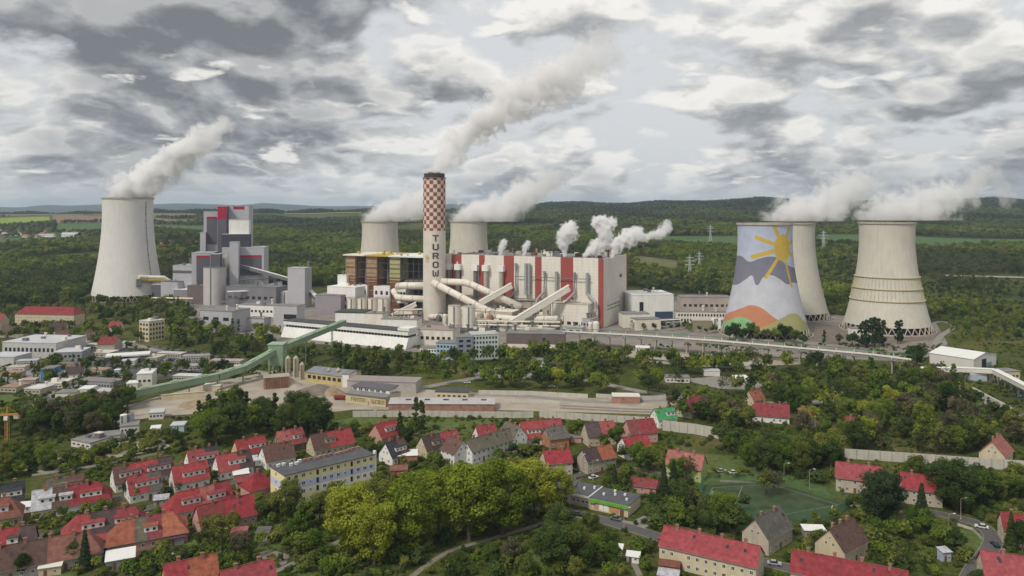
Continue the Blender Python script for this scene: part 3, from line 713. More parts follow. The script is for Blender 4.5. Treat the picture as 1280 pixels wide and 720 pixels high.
# ---- silos and tanks
def silo(label, px, yt, yb, rpx, m, cap=M_STEEL, short=None, rail=True, name='silo', cone=0.0):
    P = ray(px, yb); r = rpx*P.y/FPX; h = (yb-yt)*P.y/FPX; o = thing(name, label, 'silo' if name == 'silo' else 'tank', P); foot(P, 0, r, r)
    MB().lathe([(r, 0), (r, h)], n=32).build('shell', m, o, False)
    MB().lathe([(r*1.02, h), (r*1.02, h+0.3), (r*0.25, h+0.3+cone), (r*0.2, h+0.5+cone)], n=32).build('roof', cap, o)
    for z in np.arange(h*0.25, h, max(2.5, h*0.25)): MB().lathe([(r, z), (r+0.14, z), (r+0.14, z+0.25), (r, z+0.25)], n=32, cap=False).build('hoop', m, o)
    if rail:
        MB().lathe([(r*0.98, h+1.3), (r*0.98, h+1.45), (r*0.94, h+1.45), (r*0.94, h+1.3), (r*0.98, h+1.3)], n=24, cap=False).build('railing', M_STEEL, o)
        for j in range(10):
            a = 2*math.pi*j/10; MB().tube([(r*0.96*math.cos(a), r*0.96*math.sin(a), h+0.3), (r*0.96*math.cos(a), r*0.96*math.sin(a), h+1.4)], 0.08, 4).build('rail_post', M_STEEL, o)
    MB().box(-0.5, 0.5, -r-0.5, -r, 0.5, h).build('ladder', M_STEEL, o)
    if short: LANDMARKS.append((short, P))
    return o
silo('white cylindrical silo under the crossing pipes, left of the pair', 568, 382, 413, 8.0, M_CREAM, M_BUFFD, 'the pair of white silos')
silo('white cylindrical silo under the crossing pipes, right of the pair', 586, 383, 413.5, 8.2, M_CREAM, M_BUFFD)
for i, (px, r_) in enumerate(((440, 5.5), (453, 6), (466, 6), (480, 8))):
    silo(('small cream silo at the left end of the row of four', 'second cream silo in the row of four beside the rusty bays', 'third cream silo in the row of four beside the rusty bays', 'widest cream silo at the right end of the row of four')[i], px, 373, 396, r_, M_BUFF, M_BUFFD, 'the row of cream silos' if i == 1 else None)
silo('white tank with railed roof, left of the twin tanks beside the grey conveyor', 358, 364, 382, 8, M_WHITE, M_WHITE, 'the twin white tanks', name='storage_tank')
silo('white tank with railed roof, right of the twin tanks beside the grey conveyor', 375, 365, 382.5, 8, M_WHITE, M_WHITE, name='storage_tank')
silo('large pale grey silo in front of the new boiler block', 268.5, 334, 380, 13.3, mat('pale_grey_silo', (0.52, 0.50, 0.49), 0.8, 0.05, 0.1, streak=0.08), M_STEEL, 'the large pale grey silo')

# ---- new boiler block on the left
def new_block():
    NA = R(10); P0 = ray(250, 372)
    o = thing('boiler_block', 'tall modern grey boiler block with crimson panels beside the leftmost cooling tower', 'building', P0)
    LANDMARKS.append(('the modern grey boiler block', ray(290, 374)))
    B = lambda xl, xr, yt, yb, d, m, bands=(), **k: block('wall', None, None, xl, xr, yt, yb, d, NA, m, roof=M_GREY, bands=bands, parent=o, **k)
    B(250, 257, 291, 373, 26, M_GREY)
    B(254.5, 272, 264.5, 372, 34, M_GREY, [(0.22, 0.95, 0.62, 0.915, M_DGREY, 'dark_panel'), (0.22, 0.95, 0.915, 0.94, M_CRIM, 'crimson_strip')])
    B(272.3, 283, 258, 373.5, 32, M_DGREY, [(-0.02, 1.02, 0.865, 1.0, M_CRIM, 'crimson_panel')])
    B(283.3, 311, 257.5, 371.5, 34, M_GREY, [(0.30, 0.80, 0.965, 0.995, M_CRIM, 'crimson_strip'), (0.1, 0.75, 0.82, 0.85, M_CRIM, 'crimson_strip')])
    B(286, 311, 275, 375, 14, M_WHITE, lift=48, parapet=0.8)
    B(277, 311.5, 293, 376, 16, mat('dark_steelwork', (0.055, 0.055, 0.068), 0.7, 0.3, 0.4), lift=42, parapet=0.3)
    for i in range(5):
        b = MB().beam(ray(276.5, 377, 47.0+i*4.2)-P0, ray(312, 377.5, 47.0+i*4.2)-P0, 0.7, 0.5); b.build('platform', M_STEEL, o)
    B(277.5, 330, 310, 377, 40, M_GREY, [(0.42, 0.94, 0.84-0.36, 0.82, M_DGREY, 'dark_panel'), (0.42, 0.94, 0.82, 0.86, M_CRIM, 'crimson_strip')])
    B(287, 298, 303, 378.5, 12, M_GREY)
    B(239.5, 267, 316.5, 378, 32, M_GREY, [(0.22, 0.82, 0.20, 0.90, M_DGREY, 'dark_panel'), (0.22, 0.82, 0.90, 0.95, M_CRIM, 'crimson_strip')])
    B(263, 275, 318, 380, 14, M_DGREY)
    foot(ray(285, 370), NA, 50, 38)
    for j in range(5):                                   # pipework at the shoulder
        p = ray(270+j*3.2, 378, 0)-P0; MB().cyl(p.x, p.y, 30, 58+random.uniform(-6, 6), 1.0, 8).build('riser_pipe', M_TAN if j % 2 else M_BUFF, o)
new_block()
block('turbine_hall', 'low grey hall with dark band between leftmost cooling tower and boiler block', 'building', 216, 241, 332, 377, 40, R(-14), M_GREY, M_GREY, bands=[(0, 1, 0.80, 0.87, M_DGREY, 'dark_band')], vents=3, short='the low grey hall')
block('annex', 'dark grey annex at the foot of the leftmost cooling tower', 'building', 189, 203, 356, 377, 20, R(-14), M_DGREY, M_GREY, vents=2)
block('annex', 'flat grey building with thin roof beside the leftmost cooling tower', 'building', 201, 222, 352, 378, 18, R(-14), M_GREY, M_DGREY, vents=1)
block('storage_shed', 'small shed with bright white roof at the edge of the new block', 'building', 217, 236, 362, 379, 22, R(-14), mat('mid_grey_cladding', (0.25,0.24,0.26), 0.7), M_FRAME)
block('annex', 'dark plum-grey low building beside the large pale silo', 'building', 234, 256, 357, 380, 16, R(-14), M_BROWN, M_STEEL, vents=2)
block('workshop', 'grey cubic workshop standing among the trees below the new block', 'building', 250, 290, 388, 415, 26, R(-18), M_GREY, M_ROOFG, wins=(1, 3, 0.5, 0.8), vents=2, short='the grey cubic workshop')
block('workshop', 'white low workshop with strip windows behind the grey transfer house', 'building', 297, 343, 381, 395, 16, R(-14), M_WHITE, M_ROOFG, wins=(1, 9, 0.3, 0.7), vents=3)
block('transfer_house', 'tall grey transfer house in front of the twin white tanks', 'building', 342, 371, 382, 414, 14, R(-14), M_GREY, M_ROOFG, bands=[(0.45, 0.98, 0.5, 0.68, M_DARK, 'opening')], short='the grey transfer house')
block('conveyor_tower', 'grey conveyor head tower behind the twin white tanks', 'building', 359.5, 381, 335, 384, 16, R(-14), M_GREY, M_GREY, vents=2)
block('workshop', 'mauve-grey blank hall right of the twin white tanks', 'building', 394, 426, 369, 392, 26, R(-14), mat('mauve_grey', (0.30,0.27,0.29), 0.75, 0.06, 0.1), M_ROOFG)
block('workshop', 'grey block with pipes behind the dark conveyor below the new block', 'building', 308, 330, 398, 413, 12, R(-14), M_GREY, M_ROOFG, vents=2)
block('substation', 'long grey shed at the foot of the large pale silo', 'building', 282, 345, 358, 382, 24, R(-14), mat('mid_grey_cladding2', (0.21,0.20,0.22), 0.75, 0.1, 0.1), M_STEEL, wins=(1, 8, 0.3, 0.6), vents=4)
pipe_run('conveyor_bridge', 'grey conveyor bridge sloping down from the large pale silo', [pz(281,327,935), pz(360,349,918)], 0, M_STEEL, box=(4.5, 4.0), posts=(0.3, 0.55, 0.8))
pipe_run('conveyor_bridge', 'grey conveyor bridge descending from the head tower past the twin tanks', [pz(367,345,905), pz(399,376,868)], 0, M_STEEL, box=(5.0, 4.6), posts=(0.5,))
pipe_run('conveyor_bridge', 'dark roofed conveyor leaving the grey cubic workshop', [pz(275,398,820), pz(306,411,795)], 0, M_BROWN, box=(6, 6), posts=(0.8,))
pipe_run('conveyor_bridge', 'pale level gallery behind the twin white tanks', [pz(284,364,930), pz(318,362,925), pz(352,354,925)], 0, M_GREY, box=(5, 4.5), posts=(0.2, 0.5, 0.8))

# ---- old plant: buildings at its foot
block('precipitator', 'buff filter house with many openings left of the chimney foot', 'building', 442, 490, 366, 385, 30, PA, M_BUFFD, M_BUFF, wins=(2, 7, 0.2, 0.9), vents=10, lift=0)
block('annex', 'white stepped annex at the left end of the rusty bays', 'building', 409, 444, 358, 390, 30, PA, M_WHITE, M_WHITE, wins=(2, 4, 0.1, 0.7), vents=3)
block('annex', 'white tower-like annex left of the rusty bays', 'building', 422, 433, 344, 388, 12, PA, M_WHITE, M_WHITE, vents=1)
block('pump_house', 'white house with dark green flat roof behind the sloping green conveyor', 'building', 419, 455, 391, 412, 20, R(-8), M_WHITE, mat('dark_green_roof', (0.06,0.075,0.055), 0.9), wins=None, short='the green-roofed white house', parapet=1.2)
block('pump_house', 'long pale hall with panel joints in front of the cream silos', 'building', 476, 521, 399, 418, 16, R(-10), M_WHITE, M_ROOFG, vents=2)
block('pump_house', 'low buff building between the pale hall and the chimney', 'building', 455, 478, 392, 413, 14, R(-10), M_BUFF, M_ROOFG, vents=2)
block('precipitator', 'cream filter house below the boiler house flues', 'building', 566, 640, 386, 404, 22, PA, M_BUFFD, M_BUFF, wins=(1, 9, 0.35, 0.75), vents=10, lift=0, short='the cream filter house')
block('precipitator', 'white boxy filter house at the right foot of the boiler house', 'building', 688, 735, 379, 409, 16, PA, M_CREAM, M_BUFFD, wins=(1, 5, 0.1, 0.35), vents=8, short='the white filter house')
block('precipitator', 'brown cluttered filter deck in front of the boiler house', 'building', 640, 720, 370, 400, 14, PA, M_BUFFD, M_RUST, wins=(2, 9, 0.2, 0.9), vents=16)
block('bunker', 'long low brown-roofed bunker in front of the boiler house', 'building', 633, 706, 417, 434, 20, R(-6), M_BROWN, M_ROOFG, bands=[(0, 1, 0.0, 0.25, M_BUFF, 'plinth')], vents=2, short='the long brown bunker')
block('workshop', 'pink-roofed low workshop beside the pale blue offices', 'building', 523, 566, 412, 432, 22, R(-12), M_BUFF, mat('pink_roof', (0.33,0.26,0.24), 0.9), wins=(1, 6, 0.3, 0.7), vents=4)
block('workshop', 'flat dark-roofed workshop at the foot of the twin silos', 'building', 548, 592, 414, 426, 20, R(-12), M_BUFFD, M_ROOFD, vents=5)
block('office_building', 'small white office wing left of the pale blue offices', 'office', 525, 546, 435, 446, 10, R(-12), M_WHITE, M_ROOFG, wins=(2, 6, 0.1, 0.95))
block('office_building', 'pale blue office building below the chimney', 'office', 545, 571, 429, 449, 14, R(-12), M_BLUE, M_ROOFG, wins=(3, 6, 0.1, 0.95), short='the pale blue offices')
block('office_building', 'grey stair tower between the blue and celadon offices', 'office', 571, 591, 422, 451, 12, R(8), mat('slate_render', (0.24,0.26,0.31), 0.8), M_ROOFG, wins=(4, 2, 0.1, 0.95))
block('office_building', 'celadon four-storey office block with pale flat roof', 'office', 590, 623, 419, 450, 15, R(12), M_CELA, mat('pale_roof', (0.45,0.46,0.44), 0.9), wins=(5, 8, 0.04, 0.97), vents=3, short='the celadon office block')
block('machine_hall', 'white machine hall right of the boiler house with a dark doorway', 'building', 790, 842, 369, 404, 40, R(6), M_WHITE, M_WHITE, bands=[(0.18, 0.27, 0.40, 0.75, M_DARK, 'doorway'), (0.55, 0.98, 0.03, 0.40, M_NAVY, 'navy_panel')], vents=4, short='the white machine hall')
block('annex', 'low cream annex between boiler house and white machine hall', 'building', 779, 812, 393, 410, 18, R(6), M_CREAM, M_ROOFG, vents=1)
block('warehouse', 'pinkish flat warehouse left of the painted cooling tower', 'building', 851, 915, 372, 388, 26, R(-4), mat('pinkish_render', (0.43,0.36,0.33), 0.85, 0.15, 0.1), M_ROOFG, wins=(1, 9, 0.2, 0.6), vents=4, short='the pinkish warehouse')
block('warehouse', 'long cream building with two window rows left of the painted cooling tower', 'building', 845, 908, 390, 405, 14, R(-4), M_CREAM, M_ROOFG, wins=(2, 16, 0.15, 0.95), vents=2)
block('shed', 'olive tank-like shed in front of the long cream building', 'shed', 866, 890, 401, 412, 10, R(-4), mat('olive_shed', (0.27,0.24,0.16), 0.85), M_BUFFD)
silo('small white tank beside the painted cooling tower, left of two', 892.5, 398, 411, 3.6, M_WHITE, M_WHITE, rail=False, name='storage_tank')
silo('small white tank beside the painted cooling tower, right of two', 901, 399, 411.5, 3.6, M_WHITE, M_WHITE, rail=False, name='storage_tank')
block('pump_house', 'small white pump house under the rightmost cooling tower', 'building', 1065, 1085, 411, 421, 8, R(0), M_WHITE, M_ROOFG, wins=(1, 4, 0.3, 0.8))
block('annex', 'low grey-roofed ramp building at the near corner of the boiler house', 'building', 795, 826, 400, 413, 14, R(14), M_BUFF, M_ROOFG)

# pumps and tanks scattered at the foot of the boiler house (each its own)
rr = random.Random(21)
for i, (px, yb) in enumerate(((646,404),(655,400),(663,402),(671,404),(681,402),(690,411),(700,412),(726,411),(738,413),(600,408),(612,409),(548,402),(556,405),(508,394),(515,398),(525,399),(745,415),(664,410),(676,411),(618,402))):
    P = ray(px, yb); h = rr.uniform(5, 12); r = rr.uniform(2, 3.8); o = thing('process_vessel', ('buff', 'grey-brown', 'tan', 'steel-grey')[i % 4]+' domed process vessel at the foot of the boiler house', 'tank', P, 0, 'process vessels at the boiler house'); foot(P, 0, r, r)
    mm = (M_BUFF, M_BUFFD, M_TAN, M_STEEL)[i % 4]
    MB().lathe([(r*0.9, 0), (r*0.9, 1.2), (r, 1.4), (r, h), (r*0.8, h+r*0.4), (r*0.3, h+r*0.62), (0.05, h+r*0.66)], n=16).build('shell', mm, o, False)
    MB().tube([(0, 0, h+r*0.6), (0, 0, h+r+1.5), (r*1.6, 0, h+r+1.5), (r*1.6, 0, 0)], 0.35, 6).build('vent_pipe', M_STEEL, o)

# ---- pipe racks: posts, cross beams and bundles of pipes
def pipe_rack(label, x1, y1, x2, y2, h, cols, wd=5.0):
    a, b = ray(x1, y1), ray(x2, y2); o = thing('pipe_rack', label, 'pipe rack', a); d = (b-a).normalized(); nn = Vector((-d.y, d.x, 0)); L = (b-a).length; n = max(2, int(L/9))
    for i in range(n+1):
        c = d*(L*i/n)
        for s in (-1, 1): MB().beam(c+nn*(s*wd/2), c+nn*(s*wd/2)+Vector((0, 0, h)), 0.5, 0.5).build('post', M_STEEL, o)
        for z in (h*0.6, h): MB().beam(c-nn*wd/2+Vector((0, 0, z)), c+nn*wd/2+Vector((0, 0, z)), 0.45, 0.45).build('cross_beam', M_STEEL, o)
    for k, m in enumerate(cols):
        z = h+0.7 if k % 2 == 0 else h*0.6+0.7; s = -wd*0.35+wd*0.7*k/max(1, len(cols)-1)
        MB().tube([nn*s+Vector((0, 0, z)), d*L+nn*s+Vector((0, 0, z))], 0.55+0.15*(k % 3), 8).build('pipe', m, o)
    for z in (h*0.6, h): MB().beam(nn*wd/2+Vector((0, 0, z)), d*L+nn*wd/2+Vector((0, 0, z)), 0.35, 0.5).build('girder', M_STEEL, o)
pipe_rack('steel pipe rack with buff pipes at the foot of the modern boiler block', 284, 384, 346, 381, 17, [M_BUFF, M_STEEL, M_WHITE, M_RUST])
pipe_rack('dark pipe rack between the large pale silo and the grey conveyor', 300, 378, 352, 376, 27, [M_STEEL, M_TAN, M_STEEL], 7)
pipe_rack('long low pipe rack with buff pipes in front of the boiler house', 596, 414, 700, 416, 9, [M_BUFF, M_WHITE, M_BUFFD, M_GREEND])
pipe_rack('pipe rack left of the chimney foot', 492, 405, 528, 404, 13, [M_BUFF, M_RUST, M_BUFFD])
pipe_rack('tall pipe rack under the boiler house flues', 640, 402, 690, 405, 22, [M_BUFFD, M_RUST, M_BUFF, M_STEEL], 7)
pipe_rack('pipe rack beside the white machine hall', 790, 412, 850, 409, 7, [M_WHITE, M_BUFF, M_STEEL])
pipe_rack('pipe rack running between the leftmost cooling tower and the low grey hall', 190, 383, 240, 384, 9, [M_YELL, M_STEEL, M_WHITE])
# ---------------------------------------------------------------- middle ground: long white hall, green conveyor, viaduct, yards
def white_hall():
    P = ray(351, 421); ang = math.atan2(*( (ray(507,437)-P).yx )); W = (ray(507,437)-P).length; h = 15.0
    o = thing('coal_hall', 'long white hall with sloping side walls and dark window strip behind the poplars', 'building', P, ang)
    LANDMARKS.append(('the long white hall', ray(430, 428))); c = (ray(351,421)+ray(507,437))/2; foot(c+Vector((2, 9, 0)), ang, W/2, 11)
    n = 18
    for j in range(n):
        x0, x1 = W*j/n+0.04, W*(j+1)/n-0.04
        MB().prismx([(0, 0), (22, 0), (18, 8.5), (4, 8.5)], x0, x1).build('wall_panel', M_WHITE, o)
    MB().box(2, W-2, 4.4, 17.6, 8.5, 10.6).build('window_strip', M_GLASS, o)
    for j in range(40): MB().box(2+(W-4)*j/40-0.12, 2+(W-4)*j/40+0.12, 4.2, 4.5, 8.5, 10.6).build('mullion', M_FRAME, o)
    for j in range(n): MB().box(W*j/n+0.05, W*(j+1)/n-0.05, 3.2, 18.8, 10.6, 13.6).build('upper_panel', M_WHITE, o)
    MB().box(-0.3, W+0.3, 3.0, 19, 13.6, 14.2).build('roof', M_ROOFD, o)
    MB().box(W-10, W+1, 3, 16, 13.8, 16.4).build('head_house', M_WHITE, o)
white_hall()

def green_conveyor():
    pts = [(40,512,4),(160,493,5.5),(272,470.5,8),(304,461,9),(347,437,16),(430,403,24)]
    w = [ray(x, y, z) for x, y, z in pts]; P = Vector((w[2].x, w[2].y, 0)); q = [p-P for p in w]
    o = thing('green_conveyor', 'long pale green conveyor gallery climbing across the middle of the plant', 'conveyor', P); LANDMARKS.append(('the green conveyor', ray(250, 480)))
    for i in range(len(q)-1):
        L = (q[i+1]-q[i]).length; n = max(1, int(L/14))
        for j in range(n):
            a, b = q[i]+(q[i+1]-q[i])*(j/n), q[i]+(q[i+1]-q[i])*((j+1)/n); d = (b-a).normalized()*0.06
            MB().beam(a+d, b-d, 4.6, 3.4).build('gallery_segment', M_GREEN, o)
            up = Vector((0, 0, 1.87)); MB().beam(a+up, b+up, 5.0, 0.3).build('roof_segment', M_GREEN, o)
            c = (a+b)/2; MB().beam(c+Vector((0,0,2.3))-(b-a)*0.12, c+Vector((0,0,2.3))+(b-a)*0.12, 2.2, 0.8).build('roof_light', mat('pale_green_light', (0.34,0.42,0.32), 0.7), o)
            k = a; zz = k.z-2.1
            if zz > 1.2 and (i < 2 or j % 2 == 0):
                for e in (-2.2, 2.2): MB().beam((k.x+e*0.5, k.y-e, 0), (k.x+e*0.35, k.y-e*0.6, zz), 0.5, 0.5).build('trestle_leg', M_GREEN, o)
    foot(ray(200, 487), math.atan2((w[2]-w[0]).y, (w[2]-w[0]).x), (w[2]-w[0]).length/2, 3.5)
    foot((ray(304,466)+ray(425,425))/2, math.atan2((w[5]-w[3]).y, (w[5]-w[3]).x), 40, 3.5)
    t = q[4]; MB().box(t.x-5, t.x+5, t.y-5, t.y+5, 6, t.z+4).build('transfer_tower', M_GREEN, o)
    MB().box(t.x-5.4, t.x+5.4, t.y-5.4, t.y+5.4, t.z+4, t.z+4.6).build('tower_roof', mat('pale_green_light'), o)
    for ex in (-4.4, 4.4):
        for ey in (-4.4, 4.4): MB().box(t.x+ex-0.4, t.x+ex+0.4, t.y+ey-0.4, t.y+ey+0.4, 0, 6).build('tower_leg', M_GREEN, o)
green_conveyor()

def viaduct():
    w = [ray(705,416,10), ray(800,421,10), ray(900,428,10), ray(1000,437,10), ray(1090,445,10), ray(1142,452,9)]
    P = Vector((w[2].x, w[2].y, 0)); q = [p-P for p in w]
    o = thing('viaduct', 'long raised coal conveyor viaduct with pale deck and green railing', 'viaduct', P); LANDMARKS.append(('the raised conveyor viaduct', ray(930, 448)))
    k = 0
    for i in range(len(q)-1):
        L = (q[i+1]-q[i]).length; n = max(1, int(L/11)); d = (q[i+1]-q[i])/L; nn = Vector((-d.y, d.x, 0))
        for j in range(n):
            a, b = q[i]+d*(L*j/n)+d*0.05, q[i]+d*(L*(j+1)/n)-d*0.05
            MB().beam(a, b, 10, 1.2).build('deck_segment', M_PAVE, o)
            for s, m, hh in ((-4.6, M_FRAME, 1.1), (4.6, M_GREEND, 2.6)):
                MB().beam(a+nn*s+Vector((0,0,0.6+hh)), b+nn*s+Vector((0,0,0.6+hh)), 0.35, 0.45).build('railing', m, o)
                MB().beam(a+nn*s+Vector((0,0,0.6)), a+nn*s+Vector((0,0,0.6+hh)), 0.35, 0.35).build('rail_post', M_FRAME, o)
            for s in (-2, 2): MB().beam(a+nn*s+Vector((0,0,1.1)), b+nn*s+Vector((0,0,1.1)), 1.3, 0.5).build('belt', M_BUFF if s > 0 else M_BROWN, o)
            for s in (-3.8, 3.8): MB().beam((a+nn*s)*1.0-Vector((0,0,a.z)), a+nn*s-Vector((0,0,0.6)), 0.7, 0.7).build('pillar', M_BUFFD, o)
            c = a+P; foot(c, math.atan2(d.y, d.x), 7, 6.5); k += 1
viaduct()

def gable_hall(name, label, cat, x1, y1, x2, y2, he, hr, depth, wall, roof, short=None, door=None, eps=0.0):
    """hall with a low pitched roof: front eave foot from photo (x1,y1) to (x2,y2), ridge parallel to the front"""
    P, Q = ray(x1, y1), ray(x2, y2); ang = math.atan2(Q.y-P.y, Q.x-P.x); L = (Q-P).length
    o = thing(name, label, cat, P, ang); ca, sa = math.cos(ang), math.sin(ang); c = P+Vector((ca*L/2-sa*depth/2, sa*L/2+ca*depth/2, 0)); foot(c, ang, L/2, depth/2)
    if short: LANDMARKS.append((short, c))
    MB().prismx([(0,0),(depth,0),(depth,he),(depth/2,hr),(0,he)], 0, L).build('wall', wall, o)
    n = max(1, int(L/9))
    for j in range(n):
        for ya, yb in ((-0.4, depth/2), (depth/2, depth+0.4)):
            za, zb = (he-0.4*(hr-he)/(depth/2), hr) if ya < 0 else (hr, he-0.4*(hr-he)/(depth/2))
            x0, x1_ = L*j/n-(0.4 if j == 0 else 0)+0.03, L*(j+1)/n+(0.4 if j == n-1 else 0)-0.03
            MB().slab([(x0,ya,za+0.35),(x1_,ya,za+0.35),(x1_,yb,zb+0.35),(x0,yb,zb+0.35)], 0.3).build('roof_sheet', roof, o)
    return o, L
M_OFFW = mat('offwhite_sheet', (0.66, 0.63, 0.58), 0.75, 0.06, 0.1)
M_YRND = mat('yellow_render', (0.55, 0.44, 0.20), 0.85, 0.12, 0.2, streak=0.15)
M_CRND = mat('cream_render', (0.58, 0.50, 0.34), 0.85, 0.10, 0.2, streak=0.12)
M_BRICK = mat('faded_brick', (0.36, 0.19, 0.15), 0.9, 0.3, 0.4)
# big white hall at the right: gable to the right-hand side
o, L = gable_hall('storage_hall', 'large white gabled storage hall with dark doorway at the right edge', 'building', 1162, 454, 1217, 463, 7.5, 10.5, 34, M_OFFW, M_FRAME, 'the large white storage hall')
MB().box(L-0.2, L+0.35, 12, 18, 0, 6.4).build('doorway', M_DARK, o)
MB().box(L-0.1, L+0.4, 19, 26, 0, 3.5).build('gate', mat('blue_gate', (0.2,0.3,0.4), 0.7), o)

def yard_building():
    o, L = gable_hall('depot', 'low cream depot building with painted lettering on its front wall', 'building', 432, 503, 482, 509, 5.0, 6.2, 16, M_CRND, M_ROOFG, 'the lettered depot building')
    MB().box(-0.3, L+0.3, -0.6, 0.2, 5.0, 5.6).build('eaves_board', M_STEEL, o)
    for j in range(6):
        x = L*(0.1+0.145*j); window(o, x, 5.5, 7.1, L*0.11, 1.5)
    MB().box(1, L-1, 5.6, 14, 6.1, 8.1).build('clerestory', M_WHITE, o)
    MB().slab([(0.2,5.0,8.6),(L-0.2,5.0,8.6),(L-0.2,15,9.4),(0.2,15,9.4)], 0.4).build('clerestory_roof', mat('slate_roof', (0.12,0.115,0.13), 0.9), o)
    ST = {'F': [(0,0.2,0,1),(0,0.8,0.82,1),(0,0.6,0.45,0.6)], 'R': [(0,0.2,0,1),(0.2,0.7,0.82,1),(0.6,0.8,0.5,0.9),(0.2,0.7,0.42,0.58),(0.5,0.8,0,0.42)], 'A': [(0,0.2,0,0.85),(0.6,0.8,0,0.85),(0.1,0.7,0.82,1),(0.2,0.6,0.4,0.55)],
          'T': [(0,0.8,0.82,1),(0.3,0.5,0,0.82)], 'E': [(0,0.2,0,1),(0.2,0.8,0.82,1),(0.2,0.65,0.42,0.58),(0.2,0.8,0,0.18)], 'Y': [(0.3,0.5,0,0.5),(0,0.2,0.5,1),(0.6,0.8,0.5,1)], 'S': [(0,0.8,0.82,1),(0,0.2,0.5,0.82),(0,0.8,0.42,0.58),(0.6,0.8,0.1,0.42),(0,0.8,0,0.18)],
          'W': [(0,0.18,0,1),(0.62,0.8,0,1),(0.31,0.49,0,0.6),(0,0.8,0,0.16)], 'Z': [(0,0.8,0.82,1),(0,0.8,0,0.18),(0.15,0.65,0.2,0.8)]}
    x = L*0.14; s = 2.3; Mo = mat('olive_lettering', (0.24, 0.21, 0.07), 0.9)
    for ch in 'FRATERY  SWEZER':
        if ch != ' ':
            mb = MB()
            for a, b, z0, z1 in ST[ch]: mb.box(x+a*s*0.9, x+b*s*0.9, -0.06, 0.02, 1.2+z0*s, 1.2+z1*s)
            mb.build('letter', Mo, o)
        x += L*0.055
    MB().box(L*0.56, L*0.59, -0.1, 0.1, 0, 2.4).build('door', M_BRICK, o)
yard_building()
o, L = gable_hall('works_hall', 'yellow walled hall with grey roof beside the cream silos of the gravel yard', 'building', 382, 477, 430, 483, 6.0, 8.0, 18, M_YRND, mat('blue_grey_roof', (0.21,0.22,0.25), 0.9, 0.15, 0.2), 'the yellow walled hall')
for j in range(7): slot(o, L*(0.1+0.13*j), 0, 3.6, 2.6, 2.2)
for i, (px, yb, yt, rp) in enumerate(((360, 470, 448, 3.0), (370, 471, 448, 3.2), (377.5, 474, 456, 2.8), (411, 478, 463, 2.6), (423, 479, 463, 3.0))):
    silo(('slim cream cement silo, leftmost in the gravel yard', 'slim cream cement silo, second in the gravel yard', 'short cream cement silo beside the yellow walled hall', 'short yellow silo in front of the yellow walled hall, left one', 'short orange-yellow silo in front of the yellow walled hall, right one')[i], px, yt, yb, rp, M_CRND if i < 3 else M_YRND, M_BUFFD, rail=False, cone=1.5)
block('workshop', 'white end building right of the yellow walled hall', 'building', 428, 436, 468, 484, 12, R(-12), M_WHITE, M_ROOFG)
block('workshop', 'long pale corrugated shed behind the lettered depot', 'shed', 434, 520, 476, 489, 14, R(-8), mat('corrugated_pale', (0.42,0.39,0.37), 0.8, 0.12, 0.3, streak=0.2), mat('pale_brown_roof', (0.30,0.26,0.25), 0.9), short='the corrugated shed')
block('gatehouse', 'flat-roofed cream gatehouse with dark openings right of the gravel yard', 'building', 544, 585, 490, 498, 10, R(-6), M_CRND, M_ROOFD, wins=(1, 6, 0.2, 0.7), short='the cream gatehouse')
o, L = gable_hall('brick_depot', 'long low shed with brick front and pale roof in front of the white barrier', 'building', 486, 513, 618, 513.5, 3.6, 5.0, 14, M_BRICK, mat('pale_lilac_roof', (0.42,0.40,0.40), 0.9, 0.12, 0.1), 'the long brick-fronted shed')
for j in range(5): MB().box(L*(0.15+0.18*j), L*(0.20+0.18*j), 4, 5.6, 4.4, 5.25).build('roof_light', M_GLASS, o)
block('hopper_wall', 'rusty boarded aggregate bays in the gravel yard', 'bunker', 330, 362, 473, 487, 10, R(20), mat('rusty_boards', (0.30,0.19,0.12), 0.9, 0.3, 0.3, streak=0.3), M_SAND, bands=[(0.1*k, 0.1*k+0.012, 0, 1, M_RUST, 'post') for k in range(1, 10)], parapet=0.3)
def heap(label, px, yb, r, h, m):
    P = ray(px, yb); n = 20; vs = [(0, 0, h)]; g = random.Random(px)
    for ring in range(1, 6):
        for j in range(n):
            a = 2*math.pi*j/n; k = r*ring/5*(1+g.uniform(-0.08, 0.08)); vs.append((k*math.cos(a)*1.3, k*math.sin(a), max(0.0, h*(1-ring/5)**0.9+g.uniform(-0.12, 0.12)*(ring < 5))))
    fs = [(0, 1+j, 1+(j+1)%n) for j in range(n)]+[(1+(q-1)*n+j, 1+q*n+j, 1+q*n+(j+1)%n, 1+(q-1)*n+(j+1)%n) for q in range(1, 5) for j in range(n)]
    o = MB().add(vs, fs).build('gravel_heap', m); o.location = P; tag(o, label, 'heap'); foot(P, 0, r*1.3, r)
heap('pale conical sand heap below the cream cement silos', 363, 482, 6, 5, M_SAND)
heap('brown gravel heap between the silos and the lettered depot', 398, 490, 11, 5, M_GRAV)
heap('tan gravel heap beside the lettered depot', 416, 492, 6, 4.5, mat('tan_gravel', (0.30,0.23,0.15), 0.95, 0.3, 0.3))
heap('low earth heap at the left end of the gravel yard', 262, 505, 13, 2.2, mat('tan_gravel'))
block('gatehouse', 'small cream hut at the left of the gravel yard under the green conveyor', 'hut', 254, 275, 483, 489, 7, R(8), M_CRND, M_OFFW)
block('retaining_wall', 'long yellowish retaining wall along the green conveyor', 'wall', 202, 256, 494, 501, 1.0, R(22), M_CRND, M_CRND, parapet=0.2)

